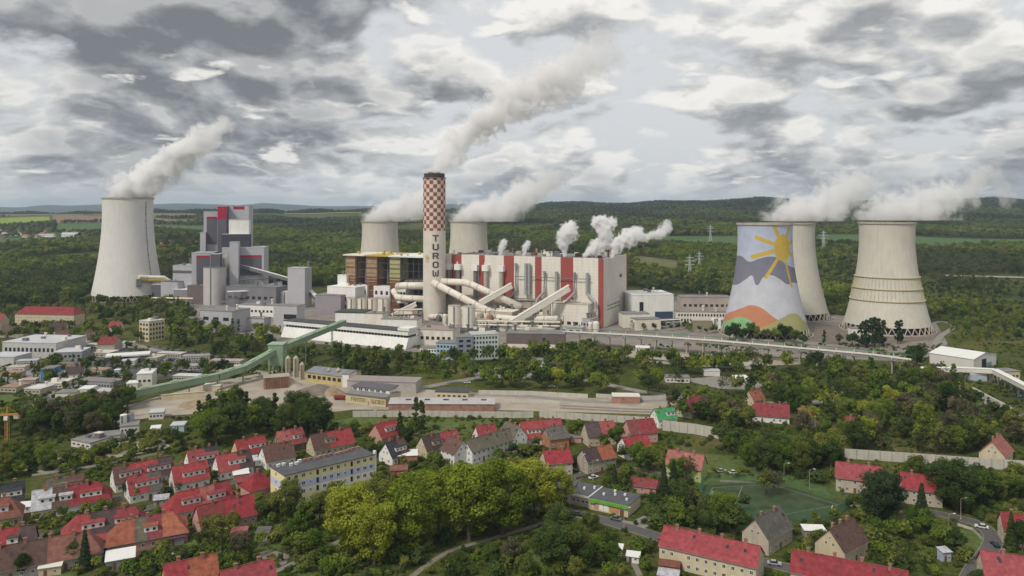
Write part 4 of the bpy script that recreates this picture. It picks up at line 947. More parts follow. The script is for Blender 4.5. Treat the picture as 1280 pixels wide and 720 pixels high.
# ---- white noise barrier in separate runs of panels between posts
def barrier(label, pts, hgt):
    w = [ray(x, y) for x, y in pts]; P = w[0].copy(); o = thing('noise_barrier', label, 'barrier', P); q = [p-P for p in w]
    for i in range(len(q)-1):
        L = (q[i+1]-q[i]).length; n = max(1, int(L/4.2)); d = (q[i+1]-q[i])/L
        for j in range(n):
            a, b = q[i]+d*(L*j/n)+d*0.14, q[i]+d*(L*(j+1)/n)-d*0.14
            for z0, z1 in ((0.0, hgt*0.5-0.03), (hgt*0.5+0.03, hgt)):
                MB().beam((a.x,a.y,(z0+z1)/2), (b.x,b.y,(z0+z1)/2), 0.16, z1-z0).build('panel', M_BARR, o)
            c = q[i]+d*(L*j/n); MB().box(c.x-0.14, c.x+0.14, c.y-0.16, c.y+0.16, 0, hgt+0.1).build('post', M_BARP, o)
        m = (w[i]+w[i+1])/2; foot(m, math.atan2(d.y, d.x), L/2, 1.0)
    LANDMARKS.append(('the white noise barrier', (w[0]+w[-1])/2))
M_BARR = mat('barrier_panel', (0.52, 0.49, 0.43), 0.85, 0.10, 0.3, streak=0.1); M_BARP = mat('barrier_post', (0.34, 0.32, 0.29), 0.8)
barrier('white panelled noise barrier running along the gravel yard, left run', [(441,521.5),(520,521),(640,522.5),(667,522)], 3.4)
barrier('white panelled noise barrier, middle run behind the red-roofed houses', [(674,522),(740,526),(812,530)], 3.6)
barrier('white panelled noise barrier among trees below the green-roofed house', [(828,538),(870,543),(932,555)], 5.2)
barrier('white panelled noise barrier, right run among the trees', [(1056,573),(1130,578),(1210,584),(1300,590)], 4.4)

# ---- raised conveyor and road bridge at the far right
def right_bridge():
    w = [ray(1150,462,6), ray(1200,462,6.5), ray(1243,464,7), ray(1290,488,7)]
    pipe_run('conveyor_bridge', 'pale conveyor bridge bending past the large white storage hall', w, 0, M_CREAM, box=(4.0, 2.6), posts=(0.3, 0.45, 0.55, 0.65, 0.75, 0.85, 0.95))
    w = [ray(1205,486,4), ray(1240,505,4), ray(1300,540,4)]; P = Vector((w[0].x, w[0].y, 0)); q = [p-P for p in w]
    o = thing('road_bridge', 'pale road bridge with white parapet at the right edge', 'bridge', P); LANDMARKS.append(('the road bridge', ray(1250, 525)))
    for i in range(2):
        d = (q[i+1]-q[i]).normalized(); nn = Vector((-d.y, d.x, 0)); L = (q[i+1]-q[i]).length
        MB().beam(q[i], q[i+1], 9, 1.0).build('deck', M_PAVE, o)
        for s in (-4.4, 4.4): MB().beam(q[i]+nn*s+Vector((0,0,1.0)), q[i+1]+nn*s+Vector((0,0,1.0)), 0.4, 1.0).build('parapet', M_OFFW, o)
        for j in range(int(L/8)):
            for s in (-3.5, 3.5):
                c = q[i]+d*(j*8+4)+nn*s; MB().beam((c.x,c.y,0), (c.x,c.y,c.z-0.5), 0.8, 0.8).build('pillar', M_BUFFD, o)
        m = (w[i]+w[i+1])/2; foot(m, math.atan2(d.y, d.x), L/2, 5)
right_bridge()
block('kiosk', 'small building with thin white canopy beside the bridge at the right edge', 'building', 1213, 1234, 468, 476, 8, R(-10), mat('pale_blue_sheet', (0.42,0.48,0.55), 0.8), M_FRAME, parapet=0.8, short='the white canopy kiosk')
block('warehouse', 'long cream low warehouse right of the canopy kiosk', 'building', 1236, 1275, 466, 476, 10, R(10), M_CRND, M_ROOFG, wins=(1, 8, 0.2, 0.7))
block('depot', 'far white-roofed depot on the cleared slope at the right edge', 'building', 1233, 1320, 332.5, 345, 60, R(4), M_BUFFD, M_FRAME)

# ---- buildings on the left in the middle distance
M_PALE = mat('pale_sheet_roof', (0.50, 0.51, 0.53), 0.7, 0.10, 0.1)
block('greenhouse', 'long pale sheet-roofed hall at the left edge, largest of the low halls', 'building', 3, 70, 428, 447, 34, R(-6), mat('pale_wall', (0.50,0.49,0.47), 0.85), M_PALE, wins=(1, 12, 0.3, 0.8), vents=5, short='the long pale halls')
block('greenhouse', 'low grey hall with pale roof cut by the left edge', 'building', -20, 17, 446, 456, 18, R(-6), mat('pale_wall'), M_PALE)
block('workshop', 'grey low workshop right of the long pale halls', 'building', 67, 102, 441, 452, 18, R(10), mat('grey_wall', (0.30,0.30,0.32), 0.85), M_PALE, wins=(1, 6, 0.3, 0.8), vents=2)
def canopy():
    P = ray(131, 456); ang = R(22); W = span(P, 187, ang); o = thing('canopy', 'flat white canopy roof on posts beside the car park', 'canopy', P, ang); foot(P+Vector((W/2, 6, 0)), ang, W/2, 7); LANDMARKS.append(('the flat white canopy', P+Vector((W/2, 6, 0))))
    MB().box(0, W, 0, 12, 5, 6).build('roof', M_FRAME, o)
    for j in range(6):
        for y in (0.6, 11.4): MB().box(W*j/5*0.98, W*j/5*0.98+0.4, y-0.2, y+0.2, 0, 5).build('post', M_STEEL, o)
    MB().box(3, W*0.5, 3, 11, 0, 3.6).build('kiosk', M_DGREY, o)
canopy()
block('workshop', 'white flat-roofed works building behind the green conveyor', 'building', 171, 190, 468, 487, 14, R(14), M_OFFW, M_FRAME, wins=(1, 3, 0.4, 0.7), vents=2, short='the white works building')
block('workshop', 'low white works building left of the green conveyor foot', 'building', 158, 172, 480, 489, 8, R(14), M_OFFW, M_FRAME)
block('garage', 'garage with bright blue front beside the lane at the left', 'garage', 51, 64, 462, 475, 12, R(4), mat('azure_door', (0.06,0.20,0.48), 0.7), M_ROOFG, bands=[(0.15, 0.9, 0.05, 0.62, mat('azure_gate', (0.05,0.28,0.62), 0.6), 'gate')], short='the blue garage')
block('kiosk', 'tiny blue and white filling-station sign block beside the car park', 'kiosk', 143, 149, 463, 473, 3, R(4), mat('azure_light', (0.25,0.42,0.62), 0.7), M_FRAME)
block('apartment_block', 'cream four-storey apartment block among trees left of the grey workshop', 'apartments', 174, 186, 401, 426, 15, R(-30), M_CRND, M_PALE, wins=(4, 3, 0.05, 0.95), sidewins=(4, 5, 0.05, 0.95), short='the cream apartment block among trees', vents=2)
block('row_garages', 'long low grey row of garages in front of the car park', 'garages', 96, 142, 476, 483, 10, R(-12), mat('grey_wall'), M_ROOFG, wins=(1, 12, 0.1, 0.7), short='the grey garage row')
block('works_office', 'white flat-roofed office pavilion with grey roof at the concrete works', 'office', 89, 113, 550, 558, 13, R(-25), M_OFFW, M_ROOFG, wins=(1, 4, 0.3, 0.75), sidewins=(1, 4, 0.3, 0.75), short='the white office pavilion', vents=3)
block('works_office', 'white low wing joined to the office pavilion of the concrete works', 'office', 113.5, 150, 548, 557.2, 9, R(22), M_OFFW, M_ROOFG, wins=(1, 7, 0.3, 0.75))
block('batching_plant', 'white two-storey batching house under the twin pale silos', 'building', 150, 173, 534, 549, 8, R(22), M_OFFW, M_ROOFG, wins=(1, 5, 0.55, 0.85), short='the batching house')
silo('white silo on the batching house, left of the pair', 154.5, 519, 544, 4.0, M_WHITE, M_WHITE, rail=False)
silo('blue-grey silo on the batching house, right of the pair', 163, 518, 542, 4.4, mat('blue_grey_silo', (0.36,0.41,0.48), 0.6), M_STEEL, rail=False)
block('shed', 'white windowed cabin behind the batching house', 'cabin', 186, 204, 517, 525, 8, R(16), M_OFFW, M_PALE, wins=(1, 4, 0.3, 0.8))
block('shed', 'small white shed with lean-to on the works track', 'shed', 188, 200, 537, 546, 6, R(20), M_OFFW, M_FRAME)
block('shed', 'white and turquoise cabin right of the works track', 'cabin', 213, 230, 533, 542, 7, R(12), mat('pale_turquoise', (0.42,0.55,0.55), 0.8), M_PALE)
block('shed', 'pale cabin hidden in trees under the green conveyor end', 'cabin', 57, 75, 514, 526, 9, R(10), M_OFFW, M_PALE)
block('shed', 'white-roofed low shed below the grey garage row', 'shed', 98, 113, 487, 496, 9, R(6), M_OFFW, M_FRAME)
block('shed', 'flat grey-roofed shed left of the white-roofed shed', 'shed', 69, 94, 492, 499, 9, R(6), M_OFFW, M_ROOFG)

# rows of low garages and sheds between the car park and the lane
GA = [(196,226,441.5,446,'pale lilac','pale_lilac',(0.50,0.48,0.50)),(228,262,446,451,'weathered grey','weathered',(0.33,0.32,0.32)),(262,300,451,456,'faded pink','faded_pinkish',(0.44,0.36,0.34)),
      (108,130,462,467,'rust-stained','rust_stained',(0.34,0.25,0.19)),(20,46,452,458,'pale blue-grey','pale_bluegrey',(0.42,0.45,0.50)),(106,128,431,437,'cream','cream_r',(0.52,0.48,0.40)),(70,96,455,460,'brown','brown_r',(0.22,0.17,0.15)),
      (24,44,476,482,'pinkish','pinkish_r',(0.43,0.33,0.31)),(0,22,466,473,'brick red','brick_r',(0.36,0.21,0.17)),(116,140,489,494,'light grey','lightgrey_r',(0.48,0.47,0.46)),(134,156,470,475,'dark slate','slate_r',(0.16,0.16,0.18)),(216,246,470,475,'whitish','whitish_r',(0.58,0.57,0.55)),(262,282,464,468,'tan','tan_r',(0.40,0.33,0.26))]
for i, (xa, xb, yt, yb, w, k, c) in enumerate(GA):
    m = mat('garage_'+k, c, 0.85, 0.15, 0.2, streak=0.15)
    block('garage_row', 'low garage row with %s flat roof in the works quarter at the left' % w, 'garages', xa, xb, yt, yb, 7.5, R((-10, 14, -6)[i % 3]), M_BUFFD, m, wins=(1, max(3, int((xb-xa)/3.2)), 0.08, 0.75), parapet=0.35)
PR = [(598,612,399,409,'buff','square plant room between the twin silos and the conveyor bridge'),(640,652,392,407,'tan','narrow plant room beside the long conveyor bridge foot'),(657,668,396,409,'white','small plant room under the long conveyor bridge'),(671,684,394,408,'buff','boxy plant room right of the long conveyor bridge'),
      (612,628,404,413,'grey','low plant room in front of the cream filter house'),(560,575,414,420,'white','tiny plant room at the foot of the twin silos'),(728,742,398,412,'grey','dark-doored plant room at the red corner of the boiler house'),(500,516,388,400,'buff','boxy plant room at the left foot of the chimney'),(640,690,409,416,'buff','long flat pipe deck in front of the boiler house'),(700,728,408,416,'grey','low plant room left of the red corner stripe')]
for xa, xb, yt, yb, w, lab in PR:
    block('machine_house', w+' '+lab, 'building', xa, xb, yt, yb, 9, PA, {'buff': M_BUFF, 'tan': M_TAN, 'white': M_WHITE, 'grey': M_GREY}[w], M_BUFFD, wins=(1, 3, 0.25, 0.7), vents=3)

# long low walls, tracks and pale strips between the barrier and the viaduct
M_BAL = mat('track_ballast', (0.20, 0.17, 0.15), 0.95, 0.25, 0.3)
sheet('yard', M_SAND, [(770,438),(860,441),(1000,449),(1010,455),(930,458),(850,452),(770,445)], 0.016)
sheet('yard', M_PAVE, [(588,463),(640,458),(700,462),(716,470),(640,474),(596,472)], 0.016)
sheet('yard', M_PAVE, [(850,474),(900,470),(985,480),(990,488),(900,486)], 0.016)
NOYARD = [[(ray(x, y).x, ray(x, y).y) for x, y in q] for q in ([(770,438),(860,441),(1000,449),(1010,456),(930,459),(850,453),(770,446)], [(588,463),(640,458),(700,462),(716,472),(640,476),(596,474)], [(850,474),(900,470),(985,480),(990,488),(900,486)], [(595,488),(720,490),(840,500),(840,521),(595,512)])]
def low_wall(label, pts, h):
    w = [ray(x, y) for x, y in pts]; P = w[0].copy(); o = thing('low_wall', label, 'wall', P)
    for i in range(len(w)-1):
        a, b = w[i]-P, w[i+1]-P; n = max(1, int((b-a).length/6))
        for j in range(n):
            c, e = a+(b-a)*(j/n), a+(b-a)*((j+0.985)/n); MB().beam(c+Vector((0, 0, h/2)), e+Vector((0, 0, h/2)), 0.3, h).build('slab', M_BARR, o)
low_wall('long pale concrete wall behind the sandy yard, left stretch', [(598,493),(660,494),(735,498)], 2.6)
low_wall('long pale concrete wall among the trees, right stretch', [(745,497),(800,500),(848,499)], 2.4)
low_wall('pale wall below the cream gatehouse', [(588,500),(640,503),(700,505)], 1.8)
low_wall('pale wall along the road under the viaduct', [(800,453),(880,458),(960,463)], 2.0)
for i, q in enumerate(([(700,507),(780,511),(850,513)], [(700,510),(780,514),(850,516)])): strip('track_bed', M_BAL, q, 3.0, 0.030+0.003*i)
block('shed', 'pale long shed among the trees below the viaduct', 'shed', 832, 862, 472, 478, 8, R(-6), M_OFFW, M_ROOFG, wins=(1, 6, 0.2, 0.7))
block('shed', 'white shed with rounded look beside the pale yard below the viaduct', 'shed', 795, 812, 435, 443, 9, R(-8), M_WHITE, M_FRAME)
block('shed', 'brown-roofed store below the long concrete wall', 'shed', 766, 800, 496, 504, 8, R(-4), M_BRICK, M_OFFW)
block('shed', 'pale container-like store at the road under the viaduct', 'shed', 880, 900, 464, 470, 7, R(-6), M_OFFW, M_PALE)
block('shed', 'grey store beside the road in front of the long brown bunker', 'shed', 664, 690, 451, 459, 9, R(-4), M_CELA, M_ROOFG, wins=(1, 6, 0.2, 0.7))
block('shed', 'small pale store between trees left of the road bridge', 'shed', 1186, 1195, 476, 484, 6, R(-6), M_OFFW, M_FRAME)

LQ = [(8,30,460,465,'buff','buff_q',(0.46,0.42,0.35)),(30,50,486,492,'white','white_q',(0.60,0.59,0.57)),(74,92,466,471,'pale green','palegreen_q',(0.42,0.46,0.40)),(150,168,452,457,'silver','silver_q',(0.55,0.56,0.58)),(176,196,447,452,'sandy','sandy_q',(0.48,0.43,0.35)),(226,252,458,463,'mauve','mauve_q',(0.40,0.36,0.39)),(282,304,460,465,'grey-white','greywhite_q',(0.52,0.51,0.50)),
      (118,136,441,446,'chalky','chalky_q',(0.58,0.56,0.52)),(84,104,431,436,'slate blue','slateblue_q',(0.30,0.33,0.39)),(140,166,430,435,'stone','stone_q',(0.42,0.40,0.37)),(0,20,484,490,'rusty','rusty_q',(0.33,0.22,0.16)),(58,78,480,486,'bone white','bone_q',(0.60,0.57,0.50))]
for i, (xa, xb, yt, yb, w, k, c) in enumerate(LQ):
    m = mat('shed_'+k, c, 0.85, 0.15, 0.2, streak=0.15)
    block('storage_shed', 'small %s roofed storage shed in the works quarter at the left' % w, 'shed', xa, xb, yt, yb, 9+(i % 3)*3, R((12, -8, 4)[i % 3]), (M_OFFW, M_BUFFD, m)[i % 3], m, wins=(1, max(2, int((xb-xa)/5)), 0.2, 0.7), parapet=0.35, vents=i % 3)
# ---------------------------------------------------------------- houses
def roofmat(key, c): return mat('roof_'+key, c, 0.8, 0.28, 0.7, streak=0.22, bump=0.3, grid=0.9)
RF = {'crim': roofmat('crimson', (0.275,0.048,0.056)), 'red': roofmat('red', (0.30,0.058,0.060)), 'dred': roofmat('dark_red', (0.21,0.050,0.050)), 'pink': roofmat('faded_pink', (0.36,0.125,0.11)),
      'orange': roofmat('orange_tile', (0.33,0.118,0.072)), 'terra': roofmat('terracotta', (0.20,0.082,0.060)), 'brown': roofmat('brown_tile', (0.125,0.070,0.058)), 'dbrown': roofmat('dark_brown_tile', (0.085,0.058,0.058)),
      'grey': roofmat('grey_tile', (0.125,0.115,0.105)), 'dark': roofmat('anthracite_tile', (0.040,0.042,0.050)), 'pale': roofmat('pale_metal', (0.45,0.45,0.48)), 'green': roofmat('green_metal', (0.045,0.26,0.09)), 'olive': roofmat('olive_tile', (0.125,0.115,0.085))}
WL = {'white': mat('wall_white', (0.78,0.77,0.74), 0.85, 0.08, 0.4, streak=0.10), 'cream': mat('wall_cream', (0.56,0.48,0.34), 0.85, 0.08, 0.4, streak=0.10), 'beige': mat('wall_beige', (0.46,0.40,0.32), 0.85, 0.10, 0.4, streak=0.12),
      'pink': mat('wall_pink', (0.52,0.29,0.25), 0.85, 0.08, 0.4), 'yellow': mat('wall_yellow', (0.58,0.48,0.24), 0.85, 0.08, 0.4), 'grey': mat('wall_grey', (0.33,0.31,0.28), 0.85, 0.12, 0.4, streak=0.15), 'orange': mat('wall_orange_brick', (0.40,0.19,0.10), 0.9, 0.15, 0.5),
      'lime': mat('wall_lime', (0.40,0.46,0.16), 0.85, 0.08, 0.4), 'brown': mat('wall_brown', (0.20,0.14,0.11), 0.9, 0.15, 0.5)}
M_CHIM = mat('chimney_brick', (0.30,0.16,0.12), 0.9, 0.25, 0.8); M_DOOR = mat('door_wood', (0.16,0.09,0.06), 0.7, 0.15, 0.6); M_GUT = mat('gutter', (0.22,0.20,0.19), 0.5)
ME_CHIM = MB().box(-0.45,0.45,-0.35,0.35,-1.2,1.0).box(-0.55,0.55,-0.45,0.45,1.0,1.15).mesh('chimney', M_CHIM)
ME_SKY = MB().box(-0.4,0.4,-0.55,0.55,-0.02,0.10).mesh('skylight', M_GLASS)
ME_POT = MB().lathe([(0.14,1.15),(0.12,1.5)], n=8).mesh('chimney_pot', M_BRICK)
ME_DOOR = MB().box(-0.5,0.5,-0.06,0.03,0,1).mesh('door', M_DOOR)
def house(label, x1, y1, x2, y2, roofs, wall='white', hr=9.0, he=3.7, W=9.8, hip=(0,0), dorm=(), chim=2, short=None, rows=None, gwin=True, group=None, name='house', back=False):
    a, b = ray(x1, y1, hr), ray(x2, y2, hr); d = b-a; Lr = d.length; ang = math.atan2(d.y, d.x); mid = (a+b)/2; mid.z = 0
    ins = W*0.40; x0, x1_ = -Lr/2-(ins if hip[0] else 0), Lr/2+(ins if hip[1] else 0)
    o = thing(name, label, 'house', mid, ang, group); foot(mid, ang, (x1_-x0)/2+1, W/2+1.0)
    if short: LANDMARKS.append((short, mid))
    wm = WL[wall]; h2 = W/2; s = (hr-he)/h2; ov = 0.45
    body = MB().box(x0, x1_, -h2, h2, 0, he)
    prof = [(-h2, he), (h2, he), (0, hr-0.1)]
    if not hip[0]: body.prismx(prof, x0, x0+0.3)
    if not hip[1]: body.prismx(prof, x1_-0.3, x1_)
    body.build('wall', wm, o)
    ze = he-ov*s+0.12; cuts = [-Lr/2]+[-Lr/2+Lr*f for f, _ in roofs]
    for i, (f, key) in enumerate(roofs):
        xa, xb = cuts[i], cuts[i+1]; first, last = i == 0, i == len(roofs)-1; mb = MB(); g = 0.02
        ra = xa if not first else (xa if hip[0] else xa-0.35); rb = xb if not last else (xb if hip[1] else xb+0.35)
        ea = (x0-ov if hip[0] else xa-0.35) if first else xa+g; eb = (x1_+ov if hip[1] else xb+0.35) if last else xb-g
        for sg in (-1, 1):
            p = [(ea, sg*(h2+ov), ze), (eb, sg*(h2+ov), ze), (rb, 0, hr+0.12), (ra, 0, hr+0.12)]
            mb.slab(p if sg < 0 else p[::-1], 0.2)
        if first and hip[0]: mb.slab([(ea, h2+ov, ze), (ea, -h2-ov, ze), (ra, 0, hr+0.12)], 0.2)
        if last and hip[1]: mb.slab([(eb, -h2-ov, ze), (eb, h2+ov, ze), (rb, 0, hr+0.12)], 0.2)
        ro = mb.build('roof', RF[key], o)
        MB().tube([(ra, 0, hr+0.14), (rb, 0, hr+0.14)], 0.16, 6).build('ridge_cap', RF[key], ro)
        MB().beam((ea, -h2-ov-0.06, ze-0.12), (eb, -h2-ov-0.06, ze-0.12), 0.16, 0.16).build('gutter', M_GUT, ro)
    for u0, u1 in dorm:                                  # long shed dormers on the near slope
        xa, xb = x0+(x1_-x0)*u0, x0+(x1_-x0)*u1; yf = -h2*0.74; zb = hr+s*yf+0.1; zt = min(zb+1.9, hr-0.6); yb = -(hr-zt-0.25)/s*0.98
        dm = MB().prismx([(yf, zb-0.3), (yf, zt), (yb, zt+0.25), (yb, zb-0.3)], xa, xb).build('dormer', WL['white'] if wall != 'cream' else WL['cream'], o)
        MB().slab([(xa-0.3, yf-0.4, zt+0.08), (xb+0.3, yf-0.4, zt+0.08), (xb+0.3, yb+0.3, zt+0.36), (xa-0.3, yb+0.3, zt+0.36)], 0.16).build('dormer_roof', RF[roofs[0][1]] if u0 < 0.45 else RF[roofs[-1][1]], dm)
        n = max(1, int((xb-xa)/1.9))
        for j in range(n): window(dm, xa+(xb-xa)*(j+0.5)/n, yf, zb+0.85, 1.1, 1.05, pane=False); slot(dm, xa+(xb-xa)*(j+0.5)/n, yf-0.02, zb+0.85, 0.8, 0.75)
    rg = random.Random(int(x1*13+y1*7)); Lb = x1_-x0; nr = rows if rows is not None else (2 if he > 5.2 else 1); n = max(2, int(Lb/2.7))
    for r in range(nr):
        z = 1.6+r*2.8
        for j in range(n):
            x = x0+Lb*(j+0.5)/n
            if r == 0 and j % 5 == 2: link('door', ME_DOOR, o, (x, -h2, 0.05), 0, (1.0, 1, 2.1)); continue
            if rg.random() < 0.9: window(o, x, -h2, z, 1.05, 1.3)
    if gwin:
        for e, hp, rz in ((x0, hip[0], R(-90)), (x1_, hip[1], R(90))):
            for r in range(nr):
                for y in (-W*0.24, W*0.24): window(o, e, y, 1.6+2.8*r, 0.95, 1.25, rz)
            if not hp:
                for y in (-W*0.12, W*0.12): window(o, e, y, he+1.1, 0.8, 1.1, rz)
                if hr-he > 4.2: window(o, e, 0, he+2.9, 0.6, 0.8, rz)
    for k in range(max(1, int(Lr/9))):                       # roof windows on the near slope
        u = rg.uniform(-0.45, 0.45)*Lr; yy = -h2*rg.uniform(0.25, 0.45); zz = hr+s*yy+0.12
        if not any(x0+(x1_-x0)*a_-1 < u < x0+(x1_-x0)*b_+1 for a_, b_ in dorm):
            sk = link('skylight', ME_SKY, o, (u, yy, zz)); sk.rotation_euler = (math.atan(s), 0, 0)
    if chim and rg.random() < 0.6:
        ax = rg.uniform(-0.4, 0.4)*Lr; MB().tube([(ax, 0.2, hr), (ax, 0.2, hr+2.2)], 0.035, 4).beam((ax-0.6, 0.2, hr+2.0), (ax+0.6, 0.2, hr+2.0), 0.04, 0.04).beam((ax-0.4, 0.2, hr+1.7), (ax+0.4, 0.2, hr+1.7), 0.04, 0.04).build('aerial', M_STEEL, o)
    for k in range(chim):
        x = -Lr/2+Lr*(k+0.6)/(chim+0.2); c = link('chimney', ME_CHIM, o, (x, rg.uniform(-0.6, 0.6), hr+0.2)); link('chimney_pot', ME_POT, c)
    return o
H = house
C_, RD, DR, PK, OR, TE, BR, DB, GY, DK, PL = 'crim', 'red', 'dred', 'pink', 'orange', 'terra', 'brown', 'dbrown', 'grey', 'dark', 'pale'
H('dark anthracite-roofed house cut by the left edge, with long white dormer', -14, 608, 30, 601, [(1, DK)], 'grey', W=11, dorm=[(0.35, 0.95)], short='the anthracite-roofed house')
H('terracotta hip-roofed house at the left edge below the anthracite roof', -14, 625, 12, 621, [(1, TE)], 'beige', hip=(0, 1), W=10, dorm=[(0.3, 0.6)])
H('house with green-grey and brown roof and slim white gable tip', 58, 599, 104, 591, [(0.5, 'olive'), (1, BR)], 'cream', W=9, dorm=[(0.2, 0.5), (0.6, 0.95)], short='the house with green-grey and brown roof')
H('row house with pale metal, brown and crimson roof sections', 41, 614, 124, 602, [(0.29, PL), (0.54, BR), (1, C_)], 'white', hip=(0, 1), W=10, dorm=[(0.08, 0.28), (0.34, 0.5), (0.6, 0.88)], chim=3, short='the row house with pale metal roof section')
H('white-gabled row house with brown, red and grey-brown roof, two white dormers', 141, 584, 214, 570, [(0.25, BR), (0.75, RD), (1, DB)], 'white', dorm=[(0.08, 0.44), (0.55, 0.95)], chim=3, short='the brown, red and grey row house')
H('white-gabled house with red and grey-brown roof in the second row', 159, 596, 199, 588, [(0.6, RD), (1, GY)], 'white', dorm=[(0.2, 0.92)], short='the red and grey house of the second row')
H('white-gabled house with plain red roof and one long white dormer', 215, 584, 258, 576, [(1, RD)], 'white', dorm=[(0.25, 0.9)], short='the plain red house with one long dormer')
H('white-gabled house with red and anthracite roof, farthest of its row', 234, 564, 272, 557, [(0.55, RD), (1, DK)], 'white', dorm=[(0.25, 0.95)], short='the red and anthracite house')
H('white-gabled house with red and brown roof left of the yellow block', 270, 570, 312, 562, [(0.6, RD), (1, DB)], 'white', dorm=[(0.3, 0.8)], short='the red and brown house left of the yellow block')
H('cream-gabled house with bright red roof at the foot of the dark grove', 294, 551, 330, 544, [(1, RD)], 'yellow', dorm=[(0.4, 0.95)], short='the cream-gabled red house by the grove')
H('white-gabled house with brown roof behind the yellow block', 328, 558, 364, 551, [(1, BR)], 'white', short='the brown-roofed house behind the yellow block')
H('house with salmon and red roof at the foot of the dark grove', 346, 540, 377, 534, [(0.5, PK), (1, RD)], 'brown', dorm=[(0.55, 0.9)])
H('cream-gabled house with brown and red roof behind the yellow block', 388, 544, 438, 535, [(0.4, BR), (1, RD)], 'cream', dorm=[(0.3, 0.55)], short='the cream-gabled brown and red house')
H('pink-gabled house with red roof below the white barrier', 469, 531, 494, 524, [(1, RD)], 'pink', dorm=[(0.3, 0.9)], short='the pink-gabled house')
H('grey-gabled house with anthracite and brown roof right of the yellow block', 482, 554, 504, 548, [(0.55, DK), (1, BR)], 'white', dorm=[(0.3, 0.9)], short='the grey-gabled house right of the yellow block')
H('cream-gabled house with dark brown and crimson roof above the big trees', 527, 546, 570, 537, [(0.5, DB), (1, C_)], 'cream', W=10, dorm=[(0.2, 0.5)], short='the cream-gabled brown and crimson house')
H('brown-roofed white wing with its gable turned to the big trees', 562, 545, 579, 551, [(1, BR)], 'white', hr=10, he=5.5, W=10, short='the white wing above the big trees')
H('long brown-roofed white terrace above the big trees', 582, 551, 637, 535, [(1, 'olive')], 'white', hr=9.5, he=5.6, W=9, chim=3, short='the long white terrace')
H('white gabled end wing of the long brown-roofed terrace', 632, 527, 650, 533, [(1, 'olive')], 'white', hr=11, he=6, W=9)
H('small white-gabled house with crimson roof behind the long terrace', 595, 533, 618, 530, [(1, C_)], 'white', short='the small crimson house behind the terrace')
H('broad red-roofed house with long white dormer below the white barrier', 650, 528, 700, 523, [(1, RD)], 'white', hr=10, W=11, dorm=[(0.12, 0.5)], chim=3, short='the broad red-roofed house by the barrier')
H('orange-walled house with grey-brown roof right of the long terrace', 682, 535, 706, 532, [(1, GY)], 'orange', hr=9, he=5, W=9, short='the orange-walled house')
H('cream-gabled house with dark brown and red roof by the white barrier', 731, 529, 766, 526, [(0.5, DB), (1, RD)], 'cream', hr=10, he=5.2, W=9, short='the cream-gabled house by the barrier')
H('house with dull brown and crimson roof left of the green-roofed house', 783, 526, 816, 523, [(0.4, DR), (1, C_)], 'pink', hr=10, he=5.2, W=10, short='the brown and crimson house by the green roof')
H('white-gabled crimson house mostly hidden behind a round tree', 778, 547, 808, 543, [(1, C_)], 'white', hr=9, he=4.8, W=9, short='the crimson house behind the round tree')
H('beige house with crimson roof just right of the big trees', 679, 564, 711, 561, [(1, C_)], 'beige', hr=9.5, he=5.6, W=9, short='the beige crimson-roofed house')
H('beige house with half brown, half orange-red roof beside the lane', 728, 562, 763, 556, [(0.5, DB), (1, OR)], 'beige', hr=9.5, he=5.6, W=8.5, short='the half brown, half orange roofed house')
H('white house with bright green roof at the end of the barrier', 818, 511, 841, 509, [(1, 'green')], 'white', hr=9, he=4.6, W=9, dorm=[(0.5, 0.95)], short='the green-roofed house')
H('cream-gabled house with dark and pink-red roof above the green-roofed house', 854, 501, 874, 494, [(0.5, DR), (1, C_)], 'cream', short='the dark and pink-red house')
H('small orange-red house among trees above the crimson hip roof', 936, 489, 950, 487, [(1, OR)], 'cream', hr=8, W=8, short='the small orange-red house')
H('crimson hip-roofed house among the trees in the middle right', 944, 503, 986, 506, [(1, C_)], 'white', hip=(1, 0), W=10, short='the crimson hip-roofed house among trees')
H('pink-roofed house half hidden by brown trees', 1000, 510, 1016, 513, [(1, PK)], 'cream', W=9)
H('dull red house far back among bare brown trees', 1058, 520, 1080, 524, [(1, DR)], 'beige', W=9)
H('lime green house with faded red roof beside the sports court', 836, 562, 880, 569, [(1, PK)], 'lime', hr=10, he=5.4, W=9.5, short='the lime green house')
H('pink-roofed gabled house at the right edge below the road bridge', 1240, 552, 1250, 543, [(1, PK)], 'cream', hr=10, he=4.4, W=10, short='the pink gabled house at the right edge')
H('beige two-storey house with crimson roof beside the sports court', 1045, 577, 1102, 584, [(1, C_)], 'beige', hr=10.2, he=5.8, W=10, short='the beige house beside the sports court')
H('beige house with crimson roof behind a tall spruce at the right', 1126, 590, 1176, 596, [(1, C_)], 'beige', hr=10.2, he=5.8, W=10, short='the crimson-roofed house behind the spruce')
H('crimson-roofed cream house cut by the right edge', 1251, 640, 1300, 646, [(1, C_)], 'cream', hr=9.5, he=5.5, W=9.5, short='the crimson house at the right edge')
H('crimson-roofed house in the bottom right corner', 1226, 688, 1330, 702, [(1, C_)], 'cream', hr=11, he=6.2, W=11, short='the bottom right crimson house')
H('cream-gabled stone-brown house with ridge chimneys at the bottom right', 1037, 662, 1066, 648, [(1, BR)], 'cream', hr=10.5, he=5, W=10, chim=3, short='the stone-brown gabled house')
H('cream-gabled grey-brown house with two chimneys in the right foreground', 944, 649, 974, 633, [(1, GY)], 'beige', hr=10.5, he=5.2, W=9.5, short='the grey-brown gabled house')
H('long crimson-roofed cream tenement in the right foreground', 831, 657, 950, 683, [(1, C_)], 'cream', hr=10.5, he=6.4, W=10.5, chim=4, rows=2, short='the long crimson tenement')
H('crimson-roofed tenement at the bottom edge, right of the grey road', 991, 687, 1134, 714, [(1, C_)], 'cream', hr=10.5, he=6.4, W=10.5, chim=4, rows=2, short='the crimson tenement at the bottom edge')
